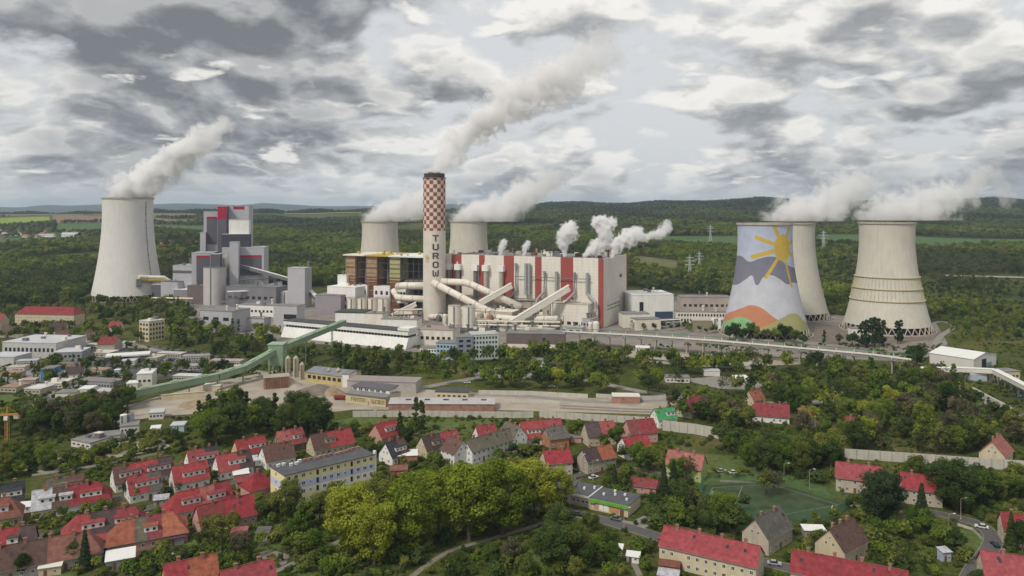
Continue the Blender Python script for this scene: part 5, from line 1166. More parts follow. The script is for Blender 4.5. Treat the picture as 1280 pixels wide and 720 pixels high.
H('house with red and black-brown roof and white dormer at the left edge', -16, 664, 44, 656, [(0.66, RD), (1, DB)], 'grey', W=9, dorm=[(0.45, 0.68)], short='the red and black-brown house')
H('long terracotta-brown row house at the bottom left', -20, 687, 110, 664, [(0.6, BR), (1, TE)], 'grey', hip=(0, 1), W=10, chim=4, short='the long terracotta row house')
H('row house with red, brown and crimson hip roof', 95, 645, 168, 632, [(0.24, RD), (0.68, DB), (1, C_)], 'beige', hip=(1, 1), W=10, dorm=[(0.22, 0.48), (0.6, 0.88)], chim=3, short='the red, brown and crimson row house')
H('pink-walled row house with orange, olive and crimson hip roof', 152, 651, 216, 640, [(0.25, OR), (0.48, 'olive'), (0.78, C_), (1, OR)], 'pink', hip=(1, 1), W=10.5, dorm=[(0.45, 0.62)], chim=3, short='the orange, olive and crimson row house')
H('pale row house with red, salmon and crimson roof and white dormers', 221, 616, 286, 602, [(0.42, RD), (0.7, PK), (1, C_)], 'white', hip=(1, 0), W=10, dorm=[(0.22, 0.5), (0.62, 0.9)], chim=2, short='the red, salmon and crimson row house')
H('crimson row house with a dark skylight, just left of the yellow block', 246, 633, 315, 617, [(0.47, DR), (1, C_)], 'pink', W=10, chim=2, rows=1, short='the crimson row house with skylight')
H('small red hip-roofed house touching the yellow block', 318, 591, 326, 589, [(1, C_)], 'pink', hip=(1, 1), hr=9, he=4.2, W=9, chim=1, short='the small red hip-roofed house')
H('half crimson, half orange house with front gables at the bottom left', 205, 706, 270, 692, [(0.46, C_), (1, OR)], 'yellow', W=10, hr=9.5, he=4.6, chim=2, short='the half crimson, half orange house')
H('crimson-roofed house at the bottom edge left of the gravel turning place', 276, 714, 341, 698, [(1, C_)], 'pink', W=10, hr=9.5, short='the crimson house at the bottom edge')
H('low maroon-roofed bungalow behind the shop', 789, 596, 822, 600, [(1, DR)], 'pink', hr=4.6, he=3.0, W=9, chim=0, rows=1, gwin=False, short='the maroon bungalow')
# middle-distance houses on the left
H('long two-storey building with bright red hip roof in the left middle distance', 33, 383, 92, 384, [(1, C_)], 'cream', hr=17, he=11, W=15, hip=(1, 1), rows=3, short='the long red hip-roofed school', name='tenement')
H('red-roofed tenement cut by the left edge in the middle distance', -10, 392, 6, 392, [(1, C_)], 'cream', hr=15, he=9, W=13, rows=2, short='the red tenement at the left edge')
H('grey-roofed house with white gable below the long red hip roof', 62, 404, 84, 403, [(1, DB)], 'white', hr=11, he=5.5, W=12, short='the grey-roofed white house')
H('small house with dull red roof among trees in the left distance', 138, 402, 152, 402, [(1, C_)], 'cream', hr=9, he=5, W=9)
H('pinkish two-storey house beside the lane in the left middle distance', 127, 421, 148, 421, [(1, DR)], 'beige', hr=11, he=6.5, W=12, rows=2, short='the pinkish two-storey house')
H('brown-roofed house beside the pinkish two-storey house', 107, 415, 118, 414, [(1, BR)], 'beige', hr=9, he=5, W=10)
H('low brown house behind the long pale halls', 4, 408, 34, 408, [(1, BR)], 'beige', hr=9, he=4.5, W=11)
H('row of grey-brown roofs beside the car park', 84, 459, 106, 458, [(1, DB)], 'white', hr=7, he=3.6, W=9)
H('brick house with brown roof below the grey-roofed white house', 70, 413, 86, 412, [(1, BR)], 'orange', hr=9, he=5, W=10)

# small cross gables, porches and lean-tos that belong to single houses
def annex(label, x, y, w, d, h, ang, wall, roof, rise=0.8, name='garden_shed', cat='shed'):
    """small outbuilding with a single-pitch roof, left front foot at the photo pixel"""
    P = ray(x, y); o = thing(name, label, cat, P, R(ang)); ca, sa = math.cos(R(ang)), math.sin(R(ang)); c = P+Vector((ca*w/2-sa*d/2, sa*w/2+ca*d/2, 0)); foot(c, R(ang), w/2+0.5, d/2+0.5)
    MB().prismx([(0, 0), (d, 0), (d, h+rise), (0, h)], 0, w).build('wall', wall, o)
    MB().slab([(-0.3, -0.4, h+0.2), (w+0.3, -0.4, h+0.2), (w+0.3, d+0.3, h+rise+0.25), (-0.3, d+0.3, h+rise+0.25)], 0.14).build('roof', roof, o)
    link('door', ME_DOOR, o, (w*0.3, 0, 0.05), 0, (0.9, 1, 1.9)); window(o, w*0.72, 0, 1.35, 0.9, 0.8)
    return o
W_ = WL
annex('pale blue-roofed shed with pink wall below the orange row house', 148, 692, 7, 5, 2.6, 20, W_['pink'], RF['pale'])
annex('white-roofed garden pavilion at the bottom left', 132, 714, 8, 6, 2.8, 25, W_['grey'], M_FRAME)
annex('red-roofed white extension in front of the orange, olive and crimson row house', 196, 678, 9.5, 4.5, 3.6, 30, W_['white'], RF['red'], 1.6, 'extension', 'extension')
annex('purple-roofed porch in front of the red-roofed white extension', 210, 684, 5, 3.6, 2.4, 30, W_['grey'], roofmat('purple', (0.14,0.05,0.10)), 0.9, 'porch', 'porch')
annex('terracotta lean-to below the pale metal roof section', 88, 636, 6, 4, 2.8, 20, W_['cream'], RF['terra'], 1.2, 'lean_to', 'lean-to')
annex('white blue-topped cabin below the pale metal roof', 57, 640, 4, 3.5, 2.8, 15, W_['white'], RF['pale'])
annex('white flat cabin left of the pale metal roofed row house', 23, 642, 4, 3, 2.2, 15, W_['white'], M_FRAME)
annex('red canopy at the right end of the terracotta row house', 118, 687, 6, 3.4, 2.6, 22, W_['grey'], RF['red'], 0.8, 'lean_to', 'lean-to')
annex('small crimson gabled porch in front of the terracotta row house', 52, 704, 3.5, 3.5, 2.8, 22, W_['grey'], RF['crim'], 2.2, 'porch', 'porch')
annex('cream flat-roofed shed at the bottom left edge', 48, 722, 6, 4, 2.6, 20, W_['cream'], M_OFFW)
annex('dark-mouthed red lean-to below the red and grey house', 180, 622, 7, 4, 2.4, 20, W_['brown'], RF['crim'], 0.7, 'lean_to', 'lean-to')
annex('grey carport with pale roof below the second row', 192, 634, 5, 4, 2.4, 20, W_['grey'], RF['pale'], 0.5, 'carport', 'carport')
annex('white-roofed shed left of the small red hip-roofed house', 292, 601, 6, 4, 2.2, 25, W_['grey'], M_FRAME)
annex('low red annex beside the small red hip-roofed house', 296, 612, 8, 5, 2.6, 25, W_['pink'], RF['dred'])
annex('grey rounded shelter behind the small red hip-roofed house', 312, 584, 6, 5, 2.4, 25, W_['white'], RF['pale'])
annex('cream garage in front of the crimson row house with skylight', 262, 658, 6, 4.5, 2.8, 28, W_['cream'], RF['terra'])
annex('terracotta-roofed garage right of the crimson row house', 295, 652, 6, 5, 2.8, 28, W_['beige'], RF['crim'])
annex('pinkish hut by the trees left of the gravel turning place', 288, 678, 5, 4, 2.4, 10, W_['pink'], RF['pink'])
annex('small weathered hut on the lawn above the gravel turning place', 320, 677, 4.2, 3.4, 2.6, 5, W_['beige'], RF['grey'])
annex('white-roofed brick garage below the grey-gabled house', 490, 581, 11, 7, 3.6, 8, W_['orange'], M_FRAME, 0.4, 'garage', 'garage')
annex('orange low outbuilding above the big trees', 488, 596, 7, 4, 2.4, 8, W_['orange'], RF['terra'])
annex('grey lean-to shed in front of the long white terrace', 610, 571, 5, 3, 2.6, 20, W_['white'], RF['pale'])
annex('orange shed at the right end of the long white terrace', 636, 563, 4.5, 3, 2.6, 20, W_['orange'], RF['orange'])
annex('white bungalow porch beside the pink-gabled house', 475, 551, 6, 3, 2.4, 12, W_['white'], M_FRAME, 0.4, 'porch', 'porch')
annex('low pinkish flat garage row below the cream-gabled barrier house', 706, 553, 8, 4, 2.4, -6, W_['pink'], M_ROOFG, 0.2)
annex('blue-white shed in the garden above the crimson hip-roofed house', 906, 511, 6, 5, 3, 10, W_['beige'], RF['pale'])
annex('white half-round garden tunnel among trees in the middle right', 920, 480, 9, 7, 3.2, 5, W_['white'], M_FRAME)
annex('white-roofed shed beside the grey-brown gabled house', 1006, 672, 7, 4, 2.4, -4, W_['grey'], M_FRAME, 0.3)
annex('pale blue sentry-like shed beside the curved road', 1179, 703, 3, 2.6, 3, 12, mat('shed_blue', (0.38,0.42,0.50), 0.8), RF['pale'], 0.5)
annex('white low shed in the bushes below the shop, left one', 762, 693, 4, 3, 2, -15, W_['white'], M_FRAME, 0.3)
annex('white low shed in the bushes below the shop, right one', 783, 703, 4, 3, 2, -15, W_['white'], M_FRAME, 0.3)
annex('brick lean-to at the left end of the long crimson tenement', 824, 716, 6, 3, 2.4, -18, W_['orange'], RF['terra'], 0.4, 'lean_to', 'lean-to')
annex('grey-roofed garage at the bottom edge left of the long crimson tenement', 822, 728, 6, 4, 2.2, -18, W_['grey'], RF['pale'], 0.3, 'garage', 'garage')

# ---- yellow four-storey block
def yellow_block():
    P = ray(355.8, 595, 12.6); P.z = 0; ang = R(40); L, D, h = 38.0, 13.0, 12.6
    o = thing('apartment_block', 'four-storey apartment block with yellow and pale blue bands', 'apartments', P, ang); c = P+Vector((math.cos(ang)*L/2-math.sin(ang)*D/2, math.sin(ang)*L/2+math.cos(ang)*D/2, 0)); foot(c, ang, L/2+1, D/2+1); LANDMARKS.append(('the yellow apartment block', c))
    MB().box(0.1, L-0.1, 0.1, D-0.1, 0, h-0.2).build('wall', WL['cream'], o)
    Y1, B1, W1 = mat('band_yellow', (0.76,0.67,0.36), 0.85, 0.06, 0.3), mat('band_blue', (0.52,0.57,0.74), 0.85, 0.06, 0.3), mat('band_cream', (0.76,0.73,0.60), 0.85, 0.06, 0.3)
    bands = [(0, 1.2, W1), (1.2, 3.6, Y1), (3.6, 6.7, W1), (6.7, 9.4, B1), (9.4, h, Y1)]
    for z0, z1, m in bands:
        for j in range(6): MB().box(L*j/6+0.03, L*(j+1)/6-0.03, -0.06, 0.2, z0+0.015, z1-0.015).build('facade_panel', m, o)
        MB().box(-0.06, 0.2, 0.2, D, z0+0.015, z1-0.015).build('facade_panel', m if z1 < 3 or z1 == h or m is B1 and z0 > 5 else Y1, o)
        MB().box(L-0.2, L+0.06, 0.2, D, z0+0.015, z1-0.015).build('facade_panel', m, o)
    for r in range(4):
        for j in range(13):
            x = 1.6+j*(L-3.2)/12
            if j in (4, 9): slot(o, x, -0.06, 2.2+r*3.0, 0.9, 1.9)
            elif j in (3, 8): window(o, x, -0.06, 2.3+r*3.0, 0.9, 0.9)
            else: window(o, x, -0.06, 2.3+r*3.0, 1.5, 1.5)
        window(o, -0.06, D*0.6, 2.3+r*3.0, 1.2, 1.4, R(-90))
    MB().box(-0.3, L+0.3, -0.3, D+0.3, h, h+0.3).build('roof', mat('block_roof', (0.095,0.095,0.105), 0.9, 0.2, 0.3), o)
    g = random.Random(2)
    for j in range(17):
        x = 2+j*(L-4)/16; y = D*0.72+g.uniform(-1.2, 1.2); MB().box(x-0.6, x+0.6, y-0.4, y+0.4, h+0.3, h+1.2).box(x-0.7, x+0.7, y-0.5, y+0.5, h+1.2, h+1.35).build('roof_chimney', M_BRICK if j > 4 else M_FRAME, o)
    MB().box(L-9, L-4, -3.4, -0.1, 0, 3.0).build('entrance', WL['yellow'], o); MB().box(L-9.4, L-3.6, -3.8, -0.1, 3.0, 3.3).build('entrance_roof', M_BROWN, o)
    MB().box(L+0.1, L+0.9, 0, 1.4, 0, h+1.4).build('flue_stack', WL['white'], o)
yellow_block()

# ---- shop with green fascia
def shop():
    P = ray(713, 630); Q = ray(786, 646); ang = math.atan2(Q.y-P.y, Q.x-P.x); L = (Q-P).length; D, h = 13.0, 4.0
    o = thing('shop', 'single-storey shop with dark flat roof and lime green fascia', 'shop', P, ang); c = P+Vector((math.cos(ang)*L/2-math.sin(ang)*D/2, math.sin(ang)*L/2+math.cos(ang)*D/2, 0)); foot(c, ang, L/2+1, D/2+1); LANDMARKS.append(('the shop with green fascia', c))
    MB().box(0, L*0.34, 0, D, 0, h-0.2).build('wall', WL['beige'], o); MB().box(L*0.34, L, -0.8, D*0.9, 0, h).build('wall', WL['cream'], o)
    mg = mat('lime_fascia', (0.13,0.36,0.05), 0.6)
    MB().box(L*0.38, L+0.25, -1.5, -0.8, h-0.9, h+0.15).build('fascia', mg, o); MB().box(L*0.36, L*0.45, -1.7, -1.5, h-1.2, h).build('sign', mg, o)
    MB().box(-0.2, L*0.34-0.05, -0.2, D+0.2, h-0.2, h+0.1).build('roof', mat('block_roof'), o); MB().box(L*0.34, L+0.2, -0.8, D*0.9+0.2, h, h+0.25).build('roof', mat('block_roof'), o)
    MB().box(L*0.34-0.2, L*0.34+0.2, -0.5, D*0.9, h+0.25, h+0.6).build('parapet', WL['white'], o); MB().box(-0.3, L*0.34, -0.35, -0.2, h-0.5, h+0.35).build('parapet', WL['white'], o)
    for x in (0.06, 0.14, 0.22, 0.29): window(o, L*x, 0, 2.0, 1.4, 1.3)
    for x, k in ((0.47, 0), (0.55, 1), (0.64, 1), (0.73, 2), (0.81, 2)):
        MB().box(L*x-0.9, L*x+0.9, -0.9, -0.78, 0.5, 2.9).build('poster', (WL['pink'], WL['white'], mat('poster_orange', (0.52,0.27,0.13), 0.7))[k], o)
    link('door', ME_DOOR, o, (L*0.9, -0.8, 0.05), 0, (1.6, 1, 2.3))
    for x, y in ((0.12, 0.5), (0.25, 0.7), (0.5, 0.35), (0.66, 0.5), (0.8, 0.62), (0.9, 0.3), (0.6, 0.75)): MB().box(L*x-0.4, L*x+0.4, D*y-0.4, D*y+0.4, h+0.1, h+1.0).build('roof_vent', M_FRAME, o)
    P2 = ray(655, 626); o2, W2, h2 = block('annex', 'flat dark-roofed annex joined to the shop beside the big trees', 'building', 672, 712, 612, 626, 12, R(-20), WL['beige'], mat('block_roof'), wins=(1, 5, 0.3, 0.8), vents=2)
shop()

# ---- sports court with its mesh fence on posts
NOTREE = []
def court():
    pts = [(880,607),(965,602),(1062,632),(1045,650),(950,652),(872,625)]
    sheet('sports_court', mat('court_green', (0.046,0.070,0.030), 0.9, 0.4, 0.15), pts, 0.032)
    w = [ray(x, y) for x, y in pts]; P = w[0].copy(); o = thing('court_fence', 'tall green mesh fence round the sports court', 'fence', P); k = 0
    for i in range(len(w)):
        a, b = w[i]-P, w[(i+1) % len(w)]-P; L = (b-a).length; n = max(1, int(L/5)); d = (b-a)/L
        for j in range(n):
            c = a+d*(L*j/n); e = a+d*(L*(j+1)/n); MB().cyl(c.x, c.y, 0, 4.2, 0.07, 6).build('post', M_GREEND, o)
            mb = MB().beam(c+Vector((0,0,4.1)), e+Vector((0,0,4.1)), 0.06, 0.06).beam(c+Vector((0,0,0.3)), e+Vector((0,0,0.3)), 0.06, 0.06)
            for q in range(1, 9): mb.beam(c+Vector((0,0,0.3+q*0.42)), e+Vector((0,0,0.3+q*0.42)), 0.04, 0.04)
            for q in range(1, 12): f = c+(e-c)*(q/12); mb.beam(f+Vector((0,0,0.3)), f+Vector((0,0,4.1)), 0.04, 0.04)
            mb.build('mesh_panel', M_GREEND, o)
    ctr = (w[0]+w[1]+w[2]+w[3]+w[4]+w[5])/6; mk = MB()
    inn = [ctr+(p-ctr)*0.86 for p in w]; q4 = [inn[0], inn[1], inn[2], inn[4], inn[5]]
    for i in range(5): mk.beam(q4[i]+Vector((0, 0, 0.045)), q4[(i+1) % 5]+Vector((0, 0, 0.045)), 0.16, 0.006)
    mk.beam((q4[0]+q4[1])/2+Vector((0, 0, 0.052)), (q4[3]+q4[4])/2+Vector((0, 0, 0.052)), 0.16, 0.006)
    struct('court_markings', mk, mat('faded_line_paint', (0.30,0.32,0.26), 0.9))
    m = (w[0]+w[2]+w[3]+w[5])/4; LANDMARKS.append(('the sports court', m)); NOTREE.append([(p.x, p.y) for p in w])
    for s in ((890, 622), (1040, 640)):
        p = ray(*s); g = thing('goal', 'white goal frame at the %s end of the sports court' % ('left' if s[0] < 900 else 'right'), 'goal', p, R(60))
        for e in (-1.5, 1.5): MB().box(e-0.06, e+0.06, -0.06, 0.06, 0, 2).build('goal_post', M_FRAME, g)
        MB().box(-1.56, 1.56, -0.06, 0.06, 2, 2.12).build('crossbar', M_FRAME, g)
court()

# ---- vehicles
def car_mesh():
    b = MB(); b.prismx([(-0.78,0.28),(0.78,0.28),(0.86,0.5),(0.84,0.82),(-0.84,0.82),(-0.86,0.5)], -2.1, 2.1)
    c = MB().add([(-1.45,-0.76,0.82),(1.05,-0.76,0.82),(1.05,0.76,0.82),(-1.45,0.76,0.82),(-1.0,-0.62,1.42),(0.45,-0.62,1.42),(0.45,0.62,1.42),(-1.0,0.62,1.42)], [(0,1,5,4),(1,2,6,5),(2,3,7,6),(3,0,4,7)])
    t = MB().box(-1.0, 0.45, -0.63, 0.63, 1.41, 1.47)
    w = MB().add([(0.31*math.cos(2*math.pi*j/12), y, 0.31*math.sin(2*math.pi*j/12)) for y in (-0.11, 0.11) for j in range(12)], [tuple(range(11,-1,-1)), tuple(range(12,24))]+[(j,(j+1)%12,(j+1)%12+12,j+12) for j in range(12)])
    return b, c, t, w
_cb, _cc, _ct, _cw = car_mesh()
M_TYRE = mat('tyre_rubber', (0.02,0.02,0.02), 0.9); CARPAINT = {k: mat('car_'+k, c, 0.3, 0.02, 1, spec=0.6) for k, c in {'white': (0.7,0.7,0.7), 'silver': (0.38,0.39,0.4), 'black': (0.03,0.03,0.035), 'red': (0.35,0.03,0.03), 'blue': (0.05,0.10,0.28), 'grey': (0.16,0.165,0.17)}.items()}
ME_CAR = {k: (_cb.mesh('body', m), _ct.mesh('roof_panel', m)) for k, m in CARPAINT.items()}; ME_CARG = _cc.mesh('windows', M_GLASS); ME_WHEEL = _cw.mesh('wheel', M_TYRE); ME_LAMP = MB().box(2.08,2.13,-0.15,0.15,0.55,0.7).mesh('headlight', M_FRAME)
def car(label, px, py, ang, k, group=None, share=False, lift=0.03, fine=True):
    P = ray(px, py, lift); o = thing('parked_car', label, 'car', P, R(ang), group, share)
    link('body', ME_CAR[k][0], o); link('windows', ME_CARG, o)
    if fine:
        link('roof_panel', ME_CAR[k][1], o)
        for x in (-1.35, 1.35):
            for y in (-0.8, 0.8): link('wheel', ME_WHEEL, o, (x, y, 0.31))
        for y in (-0.6, 0.6): link('headlight', ME_LAMP, o, (0, y, 0))
    else: link('roof_panel', ME_CAR[k][1], o)
    return o
car('silver car driving on the grey road between the crimson tenements', 968, 706, -18, 'silver')
car('white car parked on the curved road at the right', 1227, 660, 150, 'white')
car('dark car stopped on the curved road below the white one', 1244, 682, 80, 'black')
car('white car parked behind the half crimson house at the bottom left', 217, 697, 60, 'white')
car('grey car parked in the garden of the orange row house', 187, 697, 60, 'grey')
car('white car beside the lane above the sports court', 917, 592, 10, 'white')
car('silver car beside the white one above the sports court', 902, 590, 15, 'silver')
car('red car on the road bridge at the right edge', 1243, 507, -45, 'red', lift=4.55)
car('blue car parked at the right edge below the road bridge', 1276, 497, 20, 'blue')
car('black car parked at the right edge beside the blue one', 1266, 494, 20, 'black')
car('white car on the road among trees in front of the long bunker', 690, 484, -4, 'white')
car('white van-like car near the cream gatehouse', 584, 479, 5, 'white')
car('white car at the foot of the celadon offices', 645, 466, 10, 'white')
car('grey car by the shop wall', 770, 650, -30, 'grey')
car('black car parked at the beige crimson-roofed house', 716, 590, 20, 'black')
for l, x, y, a, k in (('blue car parked beside the terracotta row house', 132, 700, 30, 'blue'), ('silver car parked below the pale metal roof section', 100, 643, 15, 'silver'), ('white car parked in front of the red and grey house', 190, 612, 20, 'white'), ('red car parked left of the small red hip-roofed house', 290, 618, 25, 'red'),
                      ('grey car parked behind the yellow apartment block', 452, 590, 40, 'grey'), ('white car on the lane below the half orange roofed house', 742, 598, 30, 'white'), ('black car on the road in front of the shop', 722, 644, -20, 'black'), ('red car on the road below the shop', 830, 676, -25, 'red'), ('silver car parked beside the beige house at the court', 1120, 622, 10, 'silver'),
                      ('white car parked beside the large white storage hall', 1228, 472, 20, 'white'), ('grey car parked beside the canopy kiosk', 1240, 478, 30, 'grey'), ('blue car on the lane left of the broad red-roofed house', 640, 590, 10, 'blue'), ('silver car at the lettered depot', 470, 516, 5, 'silver'), ('white car on the sandy yard left of the barrier', 400, 512, 30, 'white'), ('red car on the sandy yard right of the gatehouse', 600, 501, 0, 'red'), ('grey car on the sandy yard right of the gatehouse', 612, 502, 0, 'grey')): car(l, x, y, a, k)
def garden_fence(label, pts, m):
    w = [ray(x, y) for x, y in pts]; P = w[0].copy(); o = thing('garden_fence', label, 'fence', P)
    for i in range(len(w)-1):
        a, b = w[i]-P, w[i+1]-P; L = (b-a).length; n = max(1, int(L/2.4))
        for j in range(n):
            c, e = a+(b-a)*(j/n), a+(b-a)*((j+1)/n); MB().beam(c, c+Vector((0, 0, 1.3)), 0.12, 0.12).build('post', m, o)
            MB().beam(c+Vector((0, 0, 0.65)), e+Vector((0, 0, 0.65)), 0.05, 0.95).build('panel', m, o)
MF1, MF2 = mat('fence_pale', (0.50,0.47,0.42), 0.85, 0.15, 0.5), mat('fence_brown', (0.17,0.12,0.09), 0.9, 0.2, 0.5)
garden_fence('pale garden fence below the orange, olive and crimson row house', [(132,696),(170,718),(196,706)], MF1)
garden_fence('brown garden fence below the crimson row house with skylight', [(240,672),(280,660),(312,650)], MF2)
garden_fence('pale fence round the garden left of the gravel turning place', [(300,694),(318,684),(340,678)], MF1)
garden_fence('brown fence along the lane of the half orange roofed house', [(720,600),(768,588),(800,592)], MF2)
garden_fence('pale fence along the long white terrace garden', [(586,584),(640,574),(668,566)], MF1)
garden_fence('pale fence beside the curved road at the right', [(1186,654),(1216,664),(1228,676)], MF1)
garden_fence('brown fence behind the long crimson tenement', [(852,662),(900,674),(936,690)], MF2)
garden_fence('pale concrete fence along the works track at the left', [(40,596),(120,584),(210,566)], MF1)
gr = random.Random(9)
for r_, (xa, ya, xb, yb, n) in enumerate(((196,449,292,459,24),(190,454,280,464,22),(205,462,262,469,12),(120,452,150,449,6),(100,470,150,466,9))):
    for j in range(n):
        if gr.random() < 0.15: continue
        t = j/(n-1); x, y = xa+(xb-xa)*t, ya+(yb-ya)*t; P = ray(x, y)
        if not free(P.x, P.y, 1.5): continue
        k = gr.choice(['white', 'silver', 'silver', 'grey', 'black', 'red', 'blue'])
        car('small %s car, %s of the car park behind the conveyor' % (k, ('back row', 'middle row', 'front row', 'canopy row', 'garage row')[r_]), x, y, 70+gr.uniform(-4, 4), k, 'cars in the car park behind the green conveyor', fine=False)
def truck():
    P = ray(417, 500); o = thing('truck', 'dark red dump truck parked on the gravel yard left of the lettered depot', 'truck', P, R(-8)); m = mat('truck_red', (0.25,0.04,0.03), 0.6)
    MB().box(0, 6.2, 0, 2.5, 1.0, 2.6).build('dump_body', m, o); MB().box(6.4, 8.4, 0.1, 2.4, 0.7, 3.0).build('cab', m, o); MB().box(8.35, 8.44, 0.3, 2.2, 1.8, 2.7).build('windscreen', M_GLASS, o); MB().box(0, 8.2, 0.5, 2.0, 0.6, 1.0).build('chassis', M_TYRE, o)
    for x in (1.2, 2.5, 7.3):
        for y in (0.1, 2.4): link('wheel', ME_WHEEL, o, (x, y, 0.5), 0, (1.6, 1.6, 1.6))
truck()

# ---- lamps, poles, pylons, crane
def lamp(label, px, py, h=9.0, arm=1.6, name='street_lamp'):
    P = ray(px, py); o = thing(name, label, 'street lamp', P)
    MB().lathe([(0.09, 0), (0.05, h)], n=8).build('pole', M_BUFFD, o); MB().tube([(0, 0, h-0.2), (arm*0.6, 0, h+0.25), (arm, 0, h+0.25)], 0.04, 6).build('arm', M_BUFFD, o)
    MB().box(arm-0.1, arm+0.7, -0.18, 0.18, h+0.15, h+0.35).build('lamp_head', M_FRAME, o); MB().lathe([(0.22, 0), (0.22, 0.5), (0.14, 0.6)], n=8).build('base', M_BUFFD, o)
for l, px, py in (('pale street lamp beside the curved road at the right', 1201, 649), ('pale street lamp in the bushes left of the curved road', 1186, 670), ('pale street lamp at the corner of the shop', 780, 662), ('pale street lamp above the sports court', 980, 604), ('pale lamp post at the left end of the sports court', 1012, 612),
                  ('pale lamp post left of the crossing below the pale blue offices', 517, 446), ('thin lamp post beside the annex of the shop', 741, 600), ('thin lamp post in front of the beige crimson-roofed house', 725, 592), ('thin lamp post at the long crimson tenement', 862, 603), ('lamp post at the bottom left between the red houses', 276, 690), ('second lamp post at the bottom left beside the garden trees', 264, 688)):
    lamp(l, px, py, 8 if py < 640 else 7.5)
def pylon(label, px, Y, h):
    X = (px-640)*Y/FPX; z = tz(X, Y); P = Vector((X, Y, z)); o = thing('pylon', label, 'pylon', P); m = mat('galvanised', (0.50,0.52,0.52), 0.6); b = h*0.085
    lev = [(0, b), (h*0.28, b*0.62), (h*0.55, b*0.38), (h*0.78, b*0.26), (h, 0.3)]; tw = h/38
    for sx, sy in ((-1,-1),(1,-1),(1,1),(-1,1)): MB().tube([(sx*r, sy*r, z) for z, r in lev], 0.30*tw, 4).build('corner_leg', m, o)
    br = MB()
    for (z0, r0), (z1, r1) in zip(lev[:-1], lev[1:]):
        n = 2
        for q in range(n):
            za, zb = z0+(z1-z0)*q/n, z0+(z1-z0)*(q+1)/n; ra, rb = r0+(r1-r0)*q/n, r0+(r1-r0)*(q+1)/n
            for s in (-1, 1): br.beam((-ra, s*ra, za), (rb, s*rb, zb), 0.26*tw, 0.26*tw).beam((ra, s*ra, za), (-rb, s*rb, zb), 0.26*tw, 0.26*tw)
    br.build('bracing', m, o)
    for z, l in ((h*0.64, h*0.19), (h*0.78, h*0.23), (h*0.9, h*0.14)): MB().beam((-l, 0, z), (0, 0, z+h*0.02), 0.4*tw, 0.4*tw).beam((l, 0, z), (0, 0, z+h*0.02), 0.4*tw, 0.4*tw).beam((-l, 0, z), (l, 0, z), 0.5*tw, 0.5*tw).build('cross_arm', m, o)
pylon('grey lattice pylon right of the boiler house, largest of the pylons', 862, 1130, 40)
pylon('pale pylon seen between the painted and the rightmost cooling tower', 1029.5, 1450, 42)
pylon('faint pylon on the wooded slope left of the painted tower', 888, 1700, 40)
pylon('faint thin pylon above the largest pylon', 874, 1210, 34)
def crane():
    P = ray(9, 572); o = thing('tower_crane', 'orange tower crane at the left edge among the trees', 'crane', P); m = mat('crane_orange', (0.42,0.22,0.07), 0.7); h = 19.0
    for sx in (-0.6, 0.6):
        for sy in (-0.6, 0.6): MB().box(sx-0.1, sx+0.1, sy-0.1, sy+0.1, 0, h).build('mast_leg', m, o)
    br = MB()
    for i in range(12):
        z0, z1 = h*i/12, h*(i+1)/12
        for s in (-0.6, 0.6): br.beam((-0.6 if i % 2 else 0.6, s, z0), (0.6 if i % 2 else -0.6, s, z1), 0.12, 0.12)
    br.build('mast_bracing', m, o); MB().beam((-14, 0, h), (5, 0, h+0.6), 0.7, 0.8).build('jib', m, o); MB().beam((0, 0, h), (0, 0, h+4), 0.5, 0.5).build('peak', m, o)
    MB().beam((0, 0, h+4), (-12, 0, h+0.3), 0.1, 0.1).build('stay', m, o); MB().beam((0, 0, h+4), (4.6, 0, h+0.9), 0.1, 0.1).build('stay', m, o); MB().box(3.2, 5.2, -0.6, 0.6, h-1.4, h+0.1).build('counterweight', M_BUFFD, o); MB().box(-0.7, 0.9, -1.5, -0.6, h-1.8, h-0.2).build('cab', M_FRAME, o)
crane()

# ---- far villages on the slope
def tiny(label, px, Y, w, d, hgt, wall, roof, ang, group):
    X = (px-640)*Y/FPX; P = Vector((X, Y, tz(X, Y)-0.5)); o = thing('village_house', label, 'house', P, R(ang), group)
    MB().prismx([(-d/2, 0), (d/2, 0), (d/2, hgt*0.6), (0, hgt), (-d/2, hgt*0.6)], -w/2, w/2).build('wall', wall, o)
    for s in (-1, 1):
        p = [(-w/2-0.4, s*(d/2+0.5), hgt*0.56), (w/2+0.4, s*(d/2+0.5), hgt*0.56), (w/2+0.4, 0, hgt+0.3), (-w/2-0.4, 0, hgt+0.3)]; MB().slab(p if s < 0 else p[::-1], 0.3).build('roof', roof, o)
g = random.Random(4)
VR = [('red', RF['red']), ('orange', RF['orange']), ('brown', RF['brown']), ('pale', RF['pale']), ('red', RF['pink'])]
for i in range(30):
    k, rm = VR[g.randrange(5)]; tiny('tiny %s-roofed house of the far village at the left edge' % k, g.uniform(-30, 62), g.uniform(2060, 2330), g.uniform(12, 20), g.uniform(9, 12), g.uniform(8, 11), WL[g.choice(['white', 'cream', 'beige'])], rm, g.uniform(-60, 60), 'houses of the far village at the left edge')
for i in range(16):
    k, rm = VR[g.randrange(5)]; tiny('tiny %s-roofed house of the far hamlet right of the leftmost cooling tower' % k, g.uniform(194, 248), g.uniform(1640, 1780), g.uniform(11, 16), g.uniform(8, 11), g.uniform(7, 9), WL[g.choice(['white', 'cream', 'beige'])], rm, g.uniform(-60, 60), 'houses of the far hamlet')
tiny('far long white farm building right of the far village', 88, 2080, 40, 16, 13, WL['white'], RF['pale'], 8, 'far farm'); tiny('far low pale farm building beside the far village', 63, 2090, 26, 12, 9, WL['white'], RF['pale'], -5, 'far farm by the village')
